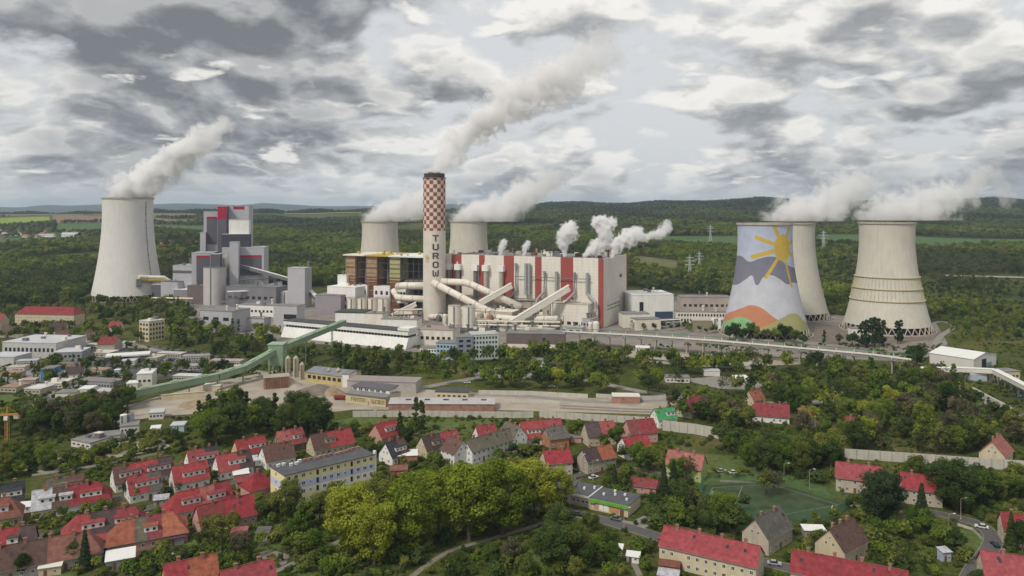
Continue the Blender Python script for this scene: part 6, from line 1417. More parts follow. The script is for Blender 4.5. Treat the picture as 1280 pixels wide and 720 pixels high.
tiny('lone pink house in the forest left of the cooling tower behind the bays', 441, 1560, 14, 10, 9, WL['pink'], RF['pink'], 5, 'lone forest house'); tiny('lone orange-roofed house in the forest near the chimney', 519, 1500, 18, 10, 9, WL['cream'], RF['orange'], -10, 'forest house near the chimney')
# ---------------------------------------------------------------- foliage
def leaf_material(name, transl=0.28, fixed=None):
    m = bpy.data.materials.new(name); m.use_nodes = True; t = m.node_tree; t.nodes.clear(); n = NT(t)
    oi = n('ShaderNodeObjectInfo'); at_ = n('ShaderNodeAttribute', attribute_name='tone')
    f = n('ShaderNodeMapRange', {0: at_.outputs['Fac'], 1: 0, 2: 1, 3: 0.55, 4: 1.5}).outputs[0]
    hs = n('ShaderNodeHueSaturation', {'Hue': n('ShaderNodeMapRange', {0: oi.outputs['Random'], 1: 0, 2: 1, 3: 0.478, 4: 0.518}).outputs[0], 'Saturation': 1.0, 'Value': n('ShaderNodeMapRange', {0: oi.outputs['Random'], 1: 0, 2: 1, 3: 1.35, 4: 0.75}).outputs[0], 'Color': oi.outputs['Color'] if fixed is None else (*fixed, 1)})
    c = n('ShaderNodeVectorMath', {0: hs.outputs[0], 'Scale': f}, operation='SCALE').outputs[0]
    d = n('ShaderNodeBsdfDiffuse', {'Color': c}); tr = n('ShaderNodeBsdfTranslucent', {'Color': c})
    mx = n('ShaderNodeMixShader', {0: transl, 1: d.outputs[0], 2: tr.outputs[0]}); n('ShaderNodeOutputMaterial', {0: mx.outputs[0]})
    return m
M_LEAF = leaf_material('leaves')
M_BARK = mat('bark', (0.12, 0.095, 0.07), 0.95, 0.3, 1.5, bump=0.5)

def crown_mesh(name, kind, n, leaf, seed):
    g = np.random.default_rng(seed); C, Rd = [], []
    if kind == 'round': Hh, Wd = 10.0, 4.2
    if kind == 'round':
        for _ in range(26):
            u = g.normal(size=3); u /= np.linalg.norm(u); k = g.uniform(0.45, 1.0); C.append((u[0]*2.9*k, u[1]*2.9*k, 6.4+u[2]*3.0*k)); Rd.append(g.uniform(0.9, 1.7))
    elif kind == 'big':
        for _ in range(85):
            u = g.normal(size=3); u /= np.linalg.norm(u); k = g.uniform(0.35, 1.0)**0.6; C.append((u[0]*6.6*k, u[1]*6.6*k, 11.8+u[2]*8.6*k+g.normal()*0.6)); Rd.append(g.uniform(1.2, 2.5))
    elif kind == 'tall':
        for i in range(30):
            z = g.uniform(2.5, 17); w = 2.1*math.sin(min(1, (z-1.5)/15.8)*math.pi)**0.55; a = g.uniform(0, 2*math.pi); k = g.uniform(0.3, 1); C.append((w*k*math.cos(a), w*k*math.sin(a), z)); Rd.append(g.uniform(0.7, 1.2))
    elif kind == 'airy':
        for _ in range(34):
            u = g.normal(size=3); u /= np.linalg.norm(u); k = g.uniform(0.5, 1.1); C.append((u[0]*3.4*k, u[1]*3.4*k, 7.4+u[2]*3.6*k)); Rd.append(g.uniform(0.5, 1.2))
    elif kind == 'bush':
        for _ in range(14):
            a = g.uniform(0, 2*math.pi); k = g.uniform(0, 1.3); C.append((k*math.cos(a), k*math.sin(a), g.uniform(0.5, 1.7-0.4*k))); Rd.append(g.uniform(0.4, 0.8))
    C = np.array(C) if len(C) else None
    if kind == 'spruce':
        t = g.uniform(0.02, 1, n)**0.75; z = 15*(1-t)+0.6; tier = 0.72+0.28*np.abs(np.sin(z*2.1)); r = (0.25+3.1*t)*tier*np.sqrt(g.uniform(0.25, 1, n)); a = g.uniform(0, 2*np.pi, n)
        P = np.stack([r*np.cos(a), r*np.sin(a), z-r*0.25], 1); N = np.stack([np.cos(a)*0.5, np.sin(a)*0.5, np.full(n, 0.8)], 1)+g.normal(size=(n, 3))*0.45; tone = g.uniform(0.2, 0.8, n)
    else:
        Rd = np.array(Rd); w = Rd**2; idx = g.choice(len(C), n, p=w/w.sum()); u = g.normal(size=(n, 3)); u /= np.linalg.norm(u, axis=1, keepdims=True)
        rad = Rd[idx]*np.cbrt(g.uniform(0.3, 1.0, n)); P = C[idx]+u*rad[:, None]*np.array([1, 1, 0.85]); N = u*1.0+np.array([0, 0, 0.55])+g.normal(size=(n, 3))*0.5
        ct = g.uniform(0.15, 0.85, len(C)); tone = np.clip(ct[idx]+g.normal(size=n)*0.14, 0, 1)
        if kind == 'bush': P[:, 2] = np.maximum(P[:, 2], 0.1)
    N /= np.linalg.norm(N, axis=1, keepdims=True); A = np.cross(N, g.normal(size=(n, 3))); A /= np.linalg.norm(A, axis=1, keepdims=True)+1e-9; B = np.cross(N, A)
    s = leaf*g.uniform(0.6, 1.3, n)[:, None]; el = g.uniform(0.55, 1.0, n)[:, None]
    V = np.stack([P-A*s, P-B*s*el*0.8+A*s*0.1, P+A*s+N*s*0.25, P+B*s*el*0.8], 1).reshape(-1, 3)
    me = bpy.data.meshes.new(name); me.vertices.add(4*n); me.loops.add(4*n); me.polygons.add(n)
    me.vertices.foreach_set('co', V.ravel()); me.loops.foreach_set('vertex_index', np.arange(4*n)); me.polygons.foreach_set('loop_start', np.arange(n)*4); me.polygons.foreach_set('loop_total', np.full(n, 4))
    me.update(calc_edges=True); a_ = me.attributes.new('tone', 'FLOAT', 'POINT'); a_.data.foreach_set('value', np.repeat(tone, 4)); me.materials.append(M_LEAF); return me
def trunk_mesh(name, kind, seed):
    g = random.Random(seed); mb = MB(); h, r = {'round': (7, 0.28), 'big': (14, 0.55), 'tall': (15, 0.25), 'airy': (8.5, 0.24), 'spruce': (14, 0.24), 'bush': (0.9, 0.08)}[kind]
    pts = [(g.uniform(-0.12, 0.12)*i, g.uniform(-0.12, 0.12)*i, h*i/5) for i in range(6)]; mb.tube(pts, [r*(1-0.15*i) if i else r*1.25 for i in range(6)], 7)
    if kind in ('round', 'big', 'airy'):
        for k in range(9 if kind != 'airy' else 16):
            a = 2*math.pi*k/9+g.uniform(-0.4, 0.4); i = g.choice([2, 3, 3, 4]); p = Vector(pts[i]); l = h*g.uniform(0.30, 0.5); q = p+Vector((math.cos(a)*l*0.75, math.sin(a)*l*0.75, l*0.75)); mid = (p+q)/2+Vector((0, 0, -0.06*l))
            mb.tube([p, mid, q], [r*0.42, r*0.28, r*0.10], 5, False)
            if kind != 'round':
                for _ in range(2):
                    e = mid.lerp(q, g.uniform(0.2, 0.9)); mb.tube([e, e+Vector((g.uniform(-1, 1), g.uniform(-1, 1), g.uniform(0.4, 1.2)))*l*0.35], [r*0.16, r*0.05], 4, False)
    return mb.mesh(name, M_BARK)
PROTO = {}
for kind, nv, n, leaf in (('round', 4, 3600, 0.30), ('big', 3, 11000, 0.33), ('tall', 2, 3600, 0.32), ('airy', 2, 1700, 0.26), ('spruce', 2, 4200, 0.30), ('bush', 3, 650, 0.19)):
    PROTO[kind] = [(crown_mesh('crown', kind, n, leaf, 40+i*7+len(kind)), trunk_mesh('trunk', kind, 80+i)) for i in range(nv)]
BASEH = {'round': 10.5, 'big': 21.5, 'tall': 17.8, 'airy': 11.5, 'spruce': 15.5, 'bush': 2.3}

TINT = {'lime': (0.205, 0.245, 0.030), 'green': (0.108, 0.160, 0.026), 'dark': (0.062, 0.096, 0.026), 'olive': (0.135, 0.158, 0.036), 'brown': (0.140, 0.125, 0.070), 'blossom': (0.46, 0.44, 0.34), 'spruce': (0.040, 0.066, 0.028), 'purple': (0.080, 0.048, 0.042), 'rust': (0.18, 0.115, 0.05)}
TREES = []     # (px, py, kind, tint, height, explicit label or None)
def T(px, py, kind, tint, h, label=None): TREES.append((px, py, kind, tint, h, label))
# the large bright trees in the middle foreground
for i, (px, py, h, k) in enumerate(((438,694,24,'lime'),(468,708,22,'lime'),(512,690,26,'lime'),(548,672,25,'lime'),(586,676,27,'lime'),(628,668,26,'lime'),(668,650,23,'lime'),(694,644,19,'lime'),(480,664,21,'olive'),(606,650,22,'lime'),(536,650,20,'olive'),(648,640,20,'lime'))): T(px, py, 'big', k, h)
for px, py, kind, tint, h in ((700,690,'big','dark',16),(716,700,'round','olive',13),(690,714,'big','dark',15),(735,668,'round','olive',9),(640,705,'round','brown',9),(655,722,'round','olive',8),
    (345,650,'round','olive',12),(362,648,'big','olive',15),(385,660,'round','green',12),(372,676,'round','green',10),(400,652,'round','olive',12),(420,640,'round','olive',13),(428,664,'round','green',10),(395,690,'round','green',8),(330,652,'round','dark',9),(452,640,'round','lime',12),
    (290,668,'round','olive',9),(265,684,'airy','olive',12),(277,688,'airy','olive',13),(252,686,'round','dark',7),(300,700,'airy','brown',10),
    (106,712,'spruce','spruce',13),(92,706,'round','dark',8),(28,722,'round','dark',8),(100,628,'round','green',7),(112,634,'spruce','spruce',7),(160,622,'round','dark',7),(172,626,'round','green',7),(206,622,'round','dark',5),(205,612,'round','olive',5),(240,606,'round','green',5),(252,606,'round','olive',6),(268,604,'round','dark',6),(222,618,'round','purple',5),(78,650,'round','green',6),(60,652,'bush','green',4),(90,652,'bush','lime',3),
    (520,538,'tall','dark',17),(527,540,'tall','dark',16),(500,550,'round','spruce',10),(509,556,'round','dark',10),(536,596,'round','green',8),(550,592,'round','dark',7),(722,550,'round','green',12),(770,562,'round','green',13),(756,566,'round','green',10),(800,592,'round','green',15),(812,588,'round','green',12),(778,578,'round','dark',9),(640,572,'round','dark',8),(662,574,'round','olive',8),(672,572,'round','dark',7),(690,572,'round','green',6),
    (768,612,'spruce','spruce',11),(782,616,'round','dark',9),(830,618,'spruce','spruce',14),(842,622,'spruce','spruce',15),(850,630,'round','dark',11),(860,640,'round','purple',9),(832,646,'round','olive',8),(846,658,'round','green',9),(870,660,'round','olive',9),(888,668,'round','dark',9),(905,664,'big','green',15),(918,672,'round','dark',12),(930,678,'round','dark',10),(880,650,'round','rust',8),(846,606,'round','green',12),(858,604,'airy','green',12),
    (955,622,'airy','olive',12),(968,620,'airy','brown',11),(930,640,'round','dark',8),
    (1095,652,'big','spruce',19),(1108,646,'big','spruce',17),(1086,640,'round','dark',10),(1152,650,'spruce','spruce',14),(1126,632,'round','dark',5),
    (1196,640,'big','dark',20),(1180,632,'big','dark',18),(1215,636,'round','dark',14),(1232,630,'round','green',14),(1252,624,'round','green',13),(1272,618,'round','olive',14),(1168,624,'round','dark',12),(1264,686,'spruce','dark',13),(1278,690,'round','dark',11),(1206,700,'bush','dark',5),
    (1140,668,'round','green',10),(1155,672,'round','green',11),(1168,676,'round','olive',9),(1178,690,'round','green',10),(1195,694,'round','dark',9),(1130,676,'round','green',8),(1100,684,'round','dark',6),(1078,690,'round','dark',7),(1120,700,'round','olive',7),(1130,712,'round','brown',6),(1090,706,'round','dark',6),(1160,708,'round','olive',6),
    (766,706,'round','green',8),(748,700,'round','green',9),(738,712,'round','dark',9),(800,690,'bush','blossom',6),(812,690,'bush','blossom',5),(776,722,'round','blossom',5),(806,716,'round','green',6),(760,724,'round','lime',6),(720,726,'round','olive',8),(930,722,'spruce','green',10),
    (1226,744,'round','dark',8)): T(px, py, kind, tint, h)
# poplars in front of the long white hall and other marked trees of the middle distance
for px, py, h in ((424,466,20),(433,468,21),(447,465,19),(460,466,18),(464,468,16),(474,470,18),(496,470,19),(500,468,17)): T(px, py, 'tall', 'dark' if px < 440 else 'olive', h, 'keep')
for px, py, h, t in ((1076,434,16,'spruce'),(1080,435,19,'spruce'),(1084,434,20,'spruce'),(1090,434,21,'spruce'),(1099,434,21,'spruce'),(1094,433,21,'spruce'),(1104,433,19,'spruce'),(1122,430,17,'spruce'),(1126,430,18,'spruce'),(1140,460,14,'dark'),(1146,462,16,'dark'),(912,425,12,'dark'),(920,424,14,'dark'),(928,426,11,'dark'),(938,425,15,'dark'),(946,426,12,'olive'),(958,426,10,'brown'),(970,428,12,'green'),(980,427,15,'dark'),(994,430,12,'green'),(1004,432,9,'dark'),(1030,431,11,'spruce'),(1049,430,8,'brown'),(1066,434,12,'dark')): T(px, py, 'tall' if t == 'spruce' and px < 1130 else 'round', t, h*1.15, 'keep')
def inpoly(x, y, poly):
    r = False
    for i in range(len(poly)):
        (xa, ya), (xb, yb) = poly[i], poly[i-1]
        if (ya > y) != (yb > y) and x < (xb-xa)*(y-ya)/(yb-ya)+xa: r = not r
    return r
def region(poly, n, kinds, tints, h0, h1, seed):
    """scatter trees on the ground inside a photo polygon"""
    g = random.Random(seed); xs, ys = [p[0] for p in poly], [p[1] for p in poly]; k = 0; tries = 0; placed = []
    while k < n and tries < n*60:
        tries += 1; Yn, Yf = 1/(max(ys)-HORY), 1/(min(ys)-HORY); y = HORY+1/g.uniform(Yn, Yf); x = g.uniform(min(xs), max(xs)); ins = False
        for i in range(len(poly)):
            (xa, ya), (xb, yb) = poly[i], poly[i-1]
            if (ya > y) != (yb > y) and x < (xb-xa)*(y-ya)/(yb-ya)+xa: ins = not ins
        if not ins: continue
        P = ray(x, y)
        if not free(P.x, P.y, 2.0) or on_road(P.x, P.y, 1.5) or any(inpoly(P.x, P.y, q) for q in NOTREE+NOYARD): continue
        if any((P.x-q.x)**2+(P.y-q.y)**2 < 16 for q in placed): continue
        placed.append(P); T(x, y, g.choice(kinds), g.choice(tints), g.uniform(h0, h1)); k += 1
RG = ['round', 'round', 'round', 'big', 'tall']; MIX = ['green', 'green', 'olive', 'dark', 'lime', 'olive', 'brown']
region([(228,548),(250,525),(300,520),(405,530),(405,550),(330,552),(260,560)], 34, ['round', 'big', 'tall', 'round'], ['dark', 'dark', 'green', 'dark'], 14, 19, 1)
region([(150,545),(170,550),(225,552),(230,565),(170,572)], 10, ['round'], ['green', 'dark', 'olive'], 6, 10, 2)
region([(20,520),(160,500),(165,530),(150,545),(85,548),(0,560),(0,530)], 54, ['round', 'tall', 'round', 'big'], ['dark', 'green', 'dark', 'brown'], 10, 15, 3)
region([(0,562),(40,575),(60,590),(30,600),(0,600)], 9, ['round', 'big'], ['green', 'olive'], 8, 13, 4)
region([(60,575),(160,560),(200,565),(130,585),(70,592)], 28, ['round', 'bush'], ['green', 'olive', 'lime'], 4, 7, 5)
region([(530,452),(600,452),(720,440),(725,492),(600,485),(530,480)], 69, RG, ['green', 'olive', 'lime', 'dark', 'green'], 10, 16, 6)
region([(360,440),(520,446),(530,480),(470,476),(440,468),(360,455)], 33, RG, ['green', 'dark', 'olive'], 9, 14, 7)
region([(715,440),(800,452),(960,462),(985,500),(880,505),(820,500),(720,496)], 80, ['round', 'airy', 'big', 'round', 'airy'], ['olive', 'brown', 'green', 'dark', 'olive', 'green', 'lime'], 10, 16, 8)
region([(715,500),(850,508),(950,520),(935,540),(830,520),(740,514)], 36, RG, ['dark', 'green', 'olive', 'brown'], 9, 14, 9)
region([(985,455),(1140,470),(1215,490),(1240,520),(1280,550),(1280,575),(1060,566),(990,545),(960,520)], 156, ['round', 'big', 'round', 'airy', 'tall', 'round'], ['dark', 'green', 'olive', 'brown', 'dark', 'green', 'lime'], 10, 17, 10)
region([(900,560),(1050,570),(1040,592),(960,596),(920,585)], 28, ['round', 'big', 'round'], ['green', 'dark', 'olive'], 11, 16, 11)
region([(1100,596),(1280,610),(1280,632),(1180,625),(1110,600)], 18, ['round', 'big'], ['dark', 'dark', 'green', 'olive'], 9, 13, 12)
region([(205,415),(250,405),(345,425),(340,445),(290,455),(215,440)], 57, RG, ['olive', 'green', 'dark', 'brown', 'lime'], 11, 17, 13)
region([(0,384),(110,380),(215,380),(245,400),(215,414),(150,404),(0,404)], 162, ['round', 'tall', 'round'], ['dark', 'green', 'olive', 'brown'], 11, 17, 14)
region([(0,410),(170,410),(175,440),(60,425),(0,424)], 54, ['round'], ['dark', 'green', 'olive'], 8, 13, 15)
region([(20,455),(160,455),(165,486),(60,492),(0,480)], 48, ['round', 'round', 'tall'], ['dark', 'green', 'olive'], 6, 10, 16)
region([(185,466),(330,468),(300,480),(215,486)], 14, ['round'], ['dark', 'green'], 8, 13, 17)
region([(790,405),(930,412),(930,420),(800,413)], 18, ['round'], ['dark', 'green'], 5, 9, 18)
region([(0,640),(150,640),(340,600),(340,720),(0,720)], 82, ['round', 'bush', 'bush', 'round'], ['green', 'dark', 'olive', 'lime', 'blossom'], 2.5, 6, 19)
region([(430,535),(720,535),(720,590),(430,590)], 78, ['round', 'bush', 'bush'], ['green', 'dark', 'olive'], 2.5, 7, 20)
region([(700,590),(1280,600),(1280,720),(700,720)], 144, ['round', 'bush', 'bush'], ['green', 'dark', 'olive', 'olive', 'blossom'], 2.5, 6.5, 21)
region([(350,650),(640,690),(700,720),(350,720)], 102, ['round', 'bush', 'bush'], ['green', 'olive', 'dark'], 2, 6, 22)

SIZEW = lambda h: 'low' if h < 5 else 'small' if h < 9 else 'mid-sized' if h < 13 else 'tall' if h < 18.5 else 'huge'
TINTW = {'lime': 'yellow-green', 'green': 'fresh green', 'dark': 'dark green', 'olive': 'olive green', 'brown': 'brownish', 'blossom': 'white-blossomed', 'spruce': 'blackish green', 'purple': 'purple-leaved', 'rust': 'rust-coloured'}
KINDW = {'round': ('broadleaf_tree', 'round-crowned tree'), 'big': ('broadleaf_tree', 'spreading tree'), 'tall': ('poplar_tree', 'columnar tree'), 'airy': ('sparse_tree', 'sparse thin-leaved tree'), 'spruce': ('spruce_tree', 'conical spruce'), 'bush': ('shrub', 'shrub')}
def relation(P):
    best = min(LANDMARKS, key=lambda l: (l[1].x-P.x)**2+(l[1].y-P.y)**2); d = P-best[1]
    k = ('in front of' if d.y < 0 else 'behind') if abs(d.y) > abs(d.x) else ('left of' if d.x < 0 else 'right of')
    return k, best[0]
def tree_size(t): return t[4]*(1.0 if t[2] != 'bush' else 0.8)*(t[1]-HORY)*(3 if t[5] else 1)
TREES.sort(key=tree_size, reverse=True)
INDIV, REST = TREES[:298], TREES[298:]
gt = random.Random(77)
for px, py, kind, tint, h, lab in INDIV:
    P = ray(px, py); s = h/BASEH[kind]; nm, kw = KINDW[kind]; rel, lm = relation(P)
    kw2 = kw if kind == 'spruce' or h >= 5 else 'bush'
    o = thing(nm, '%s %s %s %s %s' % (SIZEW(h), TINTW[tint], kw2, rel, lm), 'tree' if kind != 'bush' else 'shrub', P, gt.uniform(0, 6.28)); w = s*gt.uniform(0.9, 1.18); o.scale = (w, w*gt.uniform(0.9, 1.1), s)
    cm, tm = gt.choice(PROTO[kind]); c = link('crown', cm, o); c.color = (*TINT[tint], 1); link('trunk', tm, o)

# ---- stuff: instanced woods (geometry nodes scatter of small tree models)
LIB = bpy.data.collections.new('tree_models')
def lib(name, cm, col):
    cm = cm.copy(); cm.materials.clear(); cm.materials.append(leaf_material('leaves_'+name, fixed=col)); LIB.objects.link(bpy.data.objects.new(name, cm))
LOD = {'round': crown_mesh('wood_crown', 'round', 560, 0.58, 5), 'tall': crown_mesh('wood_crown', 'tall', 500, 0.55, 6), 'airy': crown_mesh('wood_crown', 'airy', 330, 0.42, 7), 'spruce': crown_mesh('wood_crown', 'spruce', 360, 0.6, 8)}
FARC = crown_mesh('wood_crown', 'round', 130, 1.0, 9)
MODELS = [('a0', LOD['round'], (0.125,0.178,0.032)), ('a1', LOD['round'], (0.150,0.178,0.044)), ('a2', LOD['round'], TINT['dark']), ('a3', LOD['airy'], (0.115,0.125,0.050)), ('a4', LOD['round'], (0.185,0.235,0.036)), ('a5', LOD['tall'], TINT['dark']), ('a6', LOD['spruce'], TINT['spruce']),
          ('b0', FARC, (0.105,0.145,0.038)), ('b1', FARC, (0.080,0.102,0.034)), ('b2', FARC, (0.048,0.066,0.028)), ('b3', PROTO['bush'][0][0], TINT['green']), ('b4', PROTO['bush'][1][0], TINT['olive']), ('b5', PROTO['bush'][0][0], TINT['dark'])]
for nme, cm, c in MODELS: lib(nme, cm, c)
def scatter_object(name, pts, idx, scl, label=None):
    me = bpy.data.meshes.new(name); me.from_pydata(pts.tolist(), [], []); 
    a = me.attributes.new('pick', 'INT', 'POINT'); a.data.foreach_set('value', np.asarray(idx, np.int32))
    a = me.attributes.new('size', 'FLOAT', 'POINT'); a.data.foreach_set('value', np.asarray(scl, np.float32))
    a = me.attributes.new('turn', 'FLOAT', 'POINT'); a.data.foreach_set('value', rng.uniform(0, 6.28, len(pts)).astype(np.float32))
    o = link(name, me); o['kind'] = 'stuff'
    if label: o['label'] = label
    ng = bpy.data.node_groups.new(name, 'GeometryNodeTree'); ng.interface.new_socket('Geometry', in_out='INPUT', socket_type='NodeSocketGeometry'); ng.interface.new_socket('Geometry', in_out='OUTPUT', socket_type='NodeSocketGeometry'); n = NT(ng)
    gi = n('NodeGroupInput'); ci = n('GeometryNodeCollectionInfo', {'Collection': LIB, 'Separate Children': True, 'Reset Children': True})
    A = lambda nm, ty: n('GeometryNodeInputNamedAttribute', {0: nm}, data_type=ty)
    rot = n('ShaderNodeCombineXYZ', {2: A('turn', 'FLOAT').outputs[0]})
    ip = n('GeometryNodeInstanceOnPoints', {'Points': gi.outputs[0], 'Instance': ci.outputs[0], 'Pick Instance': True, 'Instance Index': A('pick', 'INT').outputs[0], 'Rotation': rot.outputs[0], 'Scale': A('size', 'FLOAT').outputs[0]})
    n('NodeGroupOutput', {0: ip.outputs[0]})
    md = o.modifiers.new('scatter', 'NODES'); md.node_group = ng
    return o
PICK = {'green': 0, 'olive': 1, 'dark': 2, 'brown': 3, 'lime': 4, 'blossom': 1, 'spruce': 6, 'purple': 3, 'rust': 3}
if REST:
    pts, idx, scl = [], [], []
    for px, py, kind, tint, h, _ in REST:
        P = ray(px, py); b = kind == 'bush'; i = 10+gt.randrange(3) if b else (5 if kind == 'tall' else PICK[tint]); pts.append(P[:]); idx.append(i); scl.append(h/(BASEH['bush'] if b else 17.8 if kind == 'tall' else 10.5))
    scatter_object('distant_trees', np.array(pts), idx, scl, 'many small trees between the buildings of the middle distance')
# forest behind the plant
def forest():
    pts, idx, scl = [], [], []; g = np.random.default_rng(12)
    def band(Y0, Y1, step, pick, s0, s1, cond=None, p0=-260, p1=1540):
        Y = Y0
        while Y < Y1:
            st = step(Y); xs = np.arange((p0-640)*Y/FPX, (p1-640)*Y/FPX, st)
            for x in xs:
                X = x+g.uniform(-0.5, 0.5)*st; y = Y+g.uniform(-0.5, 0.5)*st; px = 640+FPX*X/y
                if cond and not cond(px, y, X): continue
                if in_field(X, y): continue
                if y > 1120 and math.sin(X*0.0071+1.1)*math.sin(y*0.0058+0.6+X*0.0013) > 0.80: continue
                if (px < 112 and 1690 < y < 2540 or 186 < px < 254 and 1560 < y < 1800) and g.random() < 0.82: continue
                v = 1.25*math.sin(X*0.010+y*0.004+2*math.sin(y*0.003))+math.sin(y*0.012-X*0.005)+g.normal()*0.55
                pts.append((X, y, tz(X, y)-0.4)); idx.append(pick(v, g)); scl.append(g.uniform(s0, s1)*(1+0.22*math.sin(X*0.02+y*0.013))*(g.uniform(0.3, 0.75) if px > 1140 and y < 1190 else 1))
            Y += st*0.9
    def mix(v, g): return 0 if v > 1.2 else 4 if v > 0.55 else 1 if v > -0.2 else 2 if v > -1.1 else (3 if g.random() < 0.6 else 2)
    def near_ok(px, y, X):
        if px < 225: return y > (900 if px < 106 else 1020)
        if px < 340: return y > 1035
        if px < 800: return y > 1075
        if px < 900: return y > 1010+ (20 if px < 850 else 0)
        if px < 1030: return y > 860+120*(px < 985)
        if px < 1140: return y > 800
        if px > 1185 and y > 640: return True
        return y > 760
    def scrub(px, y, X):
        if not near_ok(px, y, X): return False
        if px > 1140 and y < 1190: return (math.sin(X*0.09)+math.sin(y*0.11+X*0.03)+math.sin(X*0.041-y*0.023)+g.normal()*0.8) > -0.35
        return True
    band(600, 1300, lambda Y: 7.6, mix, 0.8, 1.75, scrub)
    band(1300, 2300, lambda Y: 10.0, mix, 0.9, 1.8)
    def far(v, g): return 7 if v > 0.5 else 8 if v > -0.8 else 9
    def patch(px, y, X): return px > 560 or (math.sin(X*0.004+y*0.0021)+math.sin(y*0.0047-X*0.0016)) > -0.35
    band(2300, 3400, lambda Y: 14.0, far, 1.2, 1.9, patch)
    band(3400, 5000, lambda Y: 21.0, lambda v, g: 8 if v > 0.3 else 9, 1.7, 2.5, lambda px, y, X: px > 590 or (230 < px and y > 4050) or patch(px, y, X) and y > 4100)
    print('forest', len(pts)); scatter_object('forest', np.array(pts), idx, scl, 'dense mixed forest covering the slopes behind the power station')
forest()
def undergrowth():
    pts, idx, scl = [], [], []; g = np.random.default_rng(15)
    lawns = [s for s in SHEETS]
    for _ in range(20000):
        y = HORY+1/g.uniform(1/(735-HORY), 1/(430-HORY)); x = g.uniform(-20, 1300); P = ray(x, y)
        v = math.sin(P.x*0.11+1)+math.sin(P.y*0.13+P.x*0.05)+g.normal()*0.5
        if v < -0.3 or not free(P.x, P.y, 0.6) or on_road(P.x, P.y, 0.8): continue
        if 468 < y < 522 and 150 < x < 860: continue
        if any(inpoly(P.x, P.y, q) for q in NOYARD): continue
        if 600 < y < 655 and 872 < x < 1062: continue
        if any(inpoly(P.x, P.y, q) for q in lawns): continue
        pts.append((P.x, P.y, -0.1)); idx.append(10+int(g.integers(0, 3))); scl.append(g.uniform(0.3, 1.1))
    scatter_object('undergrowth', np.array(pts), idx, scl, 'low scrub and garden growth covering the ground between the houses')
undergrowth()
# ---------------------------------------------------------------- steam
def steam_material(name, dens, scale, segs, fade, torn, edge):
    """vapour: thick along the plume's axis, torn apart by noise towards its edge, thinning downwind"""
    m = bpy.data.materials.new(name); m.use_nodes = True; t = m.node_tree; t.nodes.clear(); n = NT(t)
    M = lambda op, a, b=0.0, c=0.0, cl=False: n('ShaderNodeMath', {0: a, 1: b, 2: c}, operation=op, use_clamp=cl).outputs[0]
    V = lambda op, a, b=None, out=0, **k: n('ShaderNodeVectorMath', {0: a, **({1: b} if b is not None else {}), **k}, operation=op).outputs[out]
    p = n('ShaderNodeTexCoord').outputs['Object']; best = None
    for (a, ra), (b, rb) in zip(segs[:-1], segs[1:]):
        ba = b-a; pa = V('SUBTRACT', p, tuple(a)); h = M('MULTIPLY', V('DOT_PRODUCT', pa, tuple(ba), 1), 1.0/max(ba.length_squared, 1e-6), cl=True)
        q = n('ShaderNodeVectorMath', {0: tuple(ba), 'Scale': h}, operation='SCALE').outputs[0]; d = V('LENGTH', V('SUBTRACT', pa, q), None, 1)
        r = M('DIVIDE', d, M('MULTIPLY_ADD', h, rb-ra, ra)); best = r if best is None else M('MINIMUM', best, r)
    nz = n('ShaderNodeTexNoise', {'Vector': p, 'Scale': scale, 'Detail': 7, 'Roughness': 0.66, 'Distortion': 0.5}).outputs[0]
    f = M('ADD', M('SUBTRACT', 1.0, best), M('MULTIPLY', M('SUBTRACT', nz, 0.5), torn))
    d = n('ShaderNodeMapRange', {0: f, 1: 0.0, 2: edge, 3: 0.0, 4: dens}, interpolation_type='SMOOTHSTEP').outputs[0]
    sx = n('ShaderNodeSeparateXYZ', {0: p}).outputs[0]
    d = M('MULTIPLY', d, n('ShaderNodeMapRange', {0: sx, 1: fade[0], 2: fade[1], 3: 1.0, 4: fade[2]}).outputs[0])
    v = n('ShaderNodeVolumePrincipled', {'Color': (0.995, 0.992, 0.995, 1), 'Density': d, 'Anisotropy': 0.0})
    n('ShaderNodeOutputMaterial', {'Volume': v.outputs[0]})
    return m
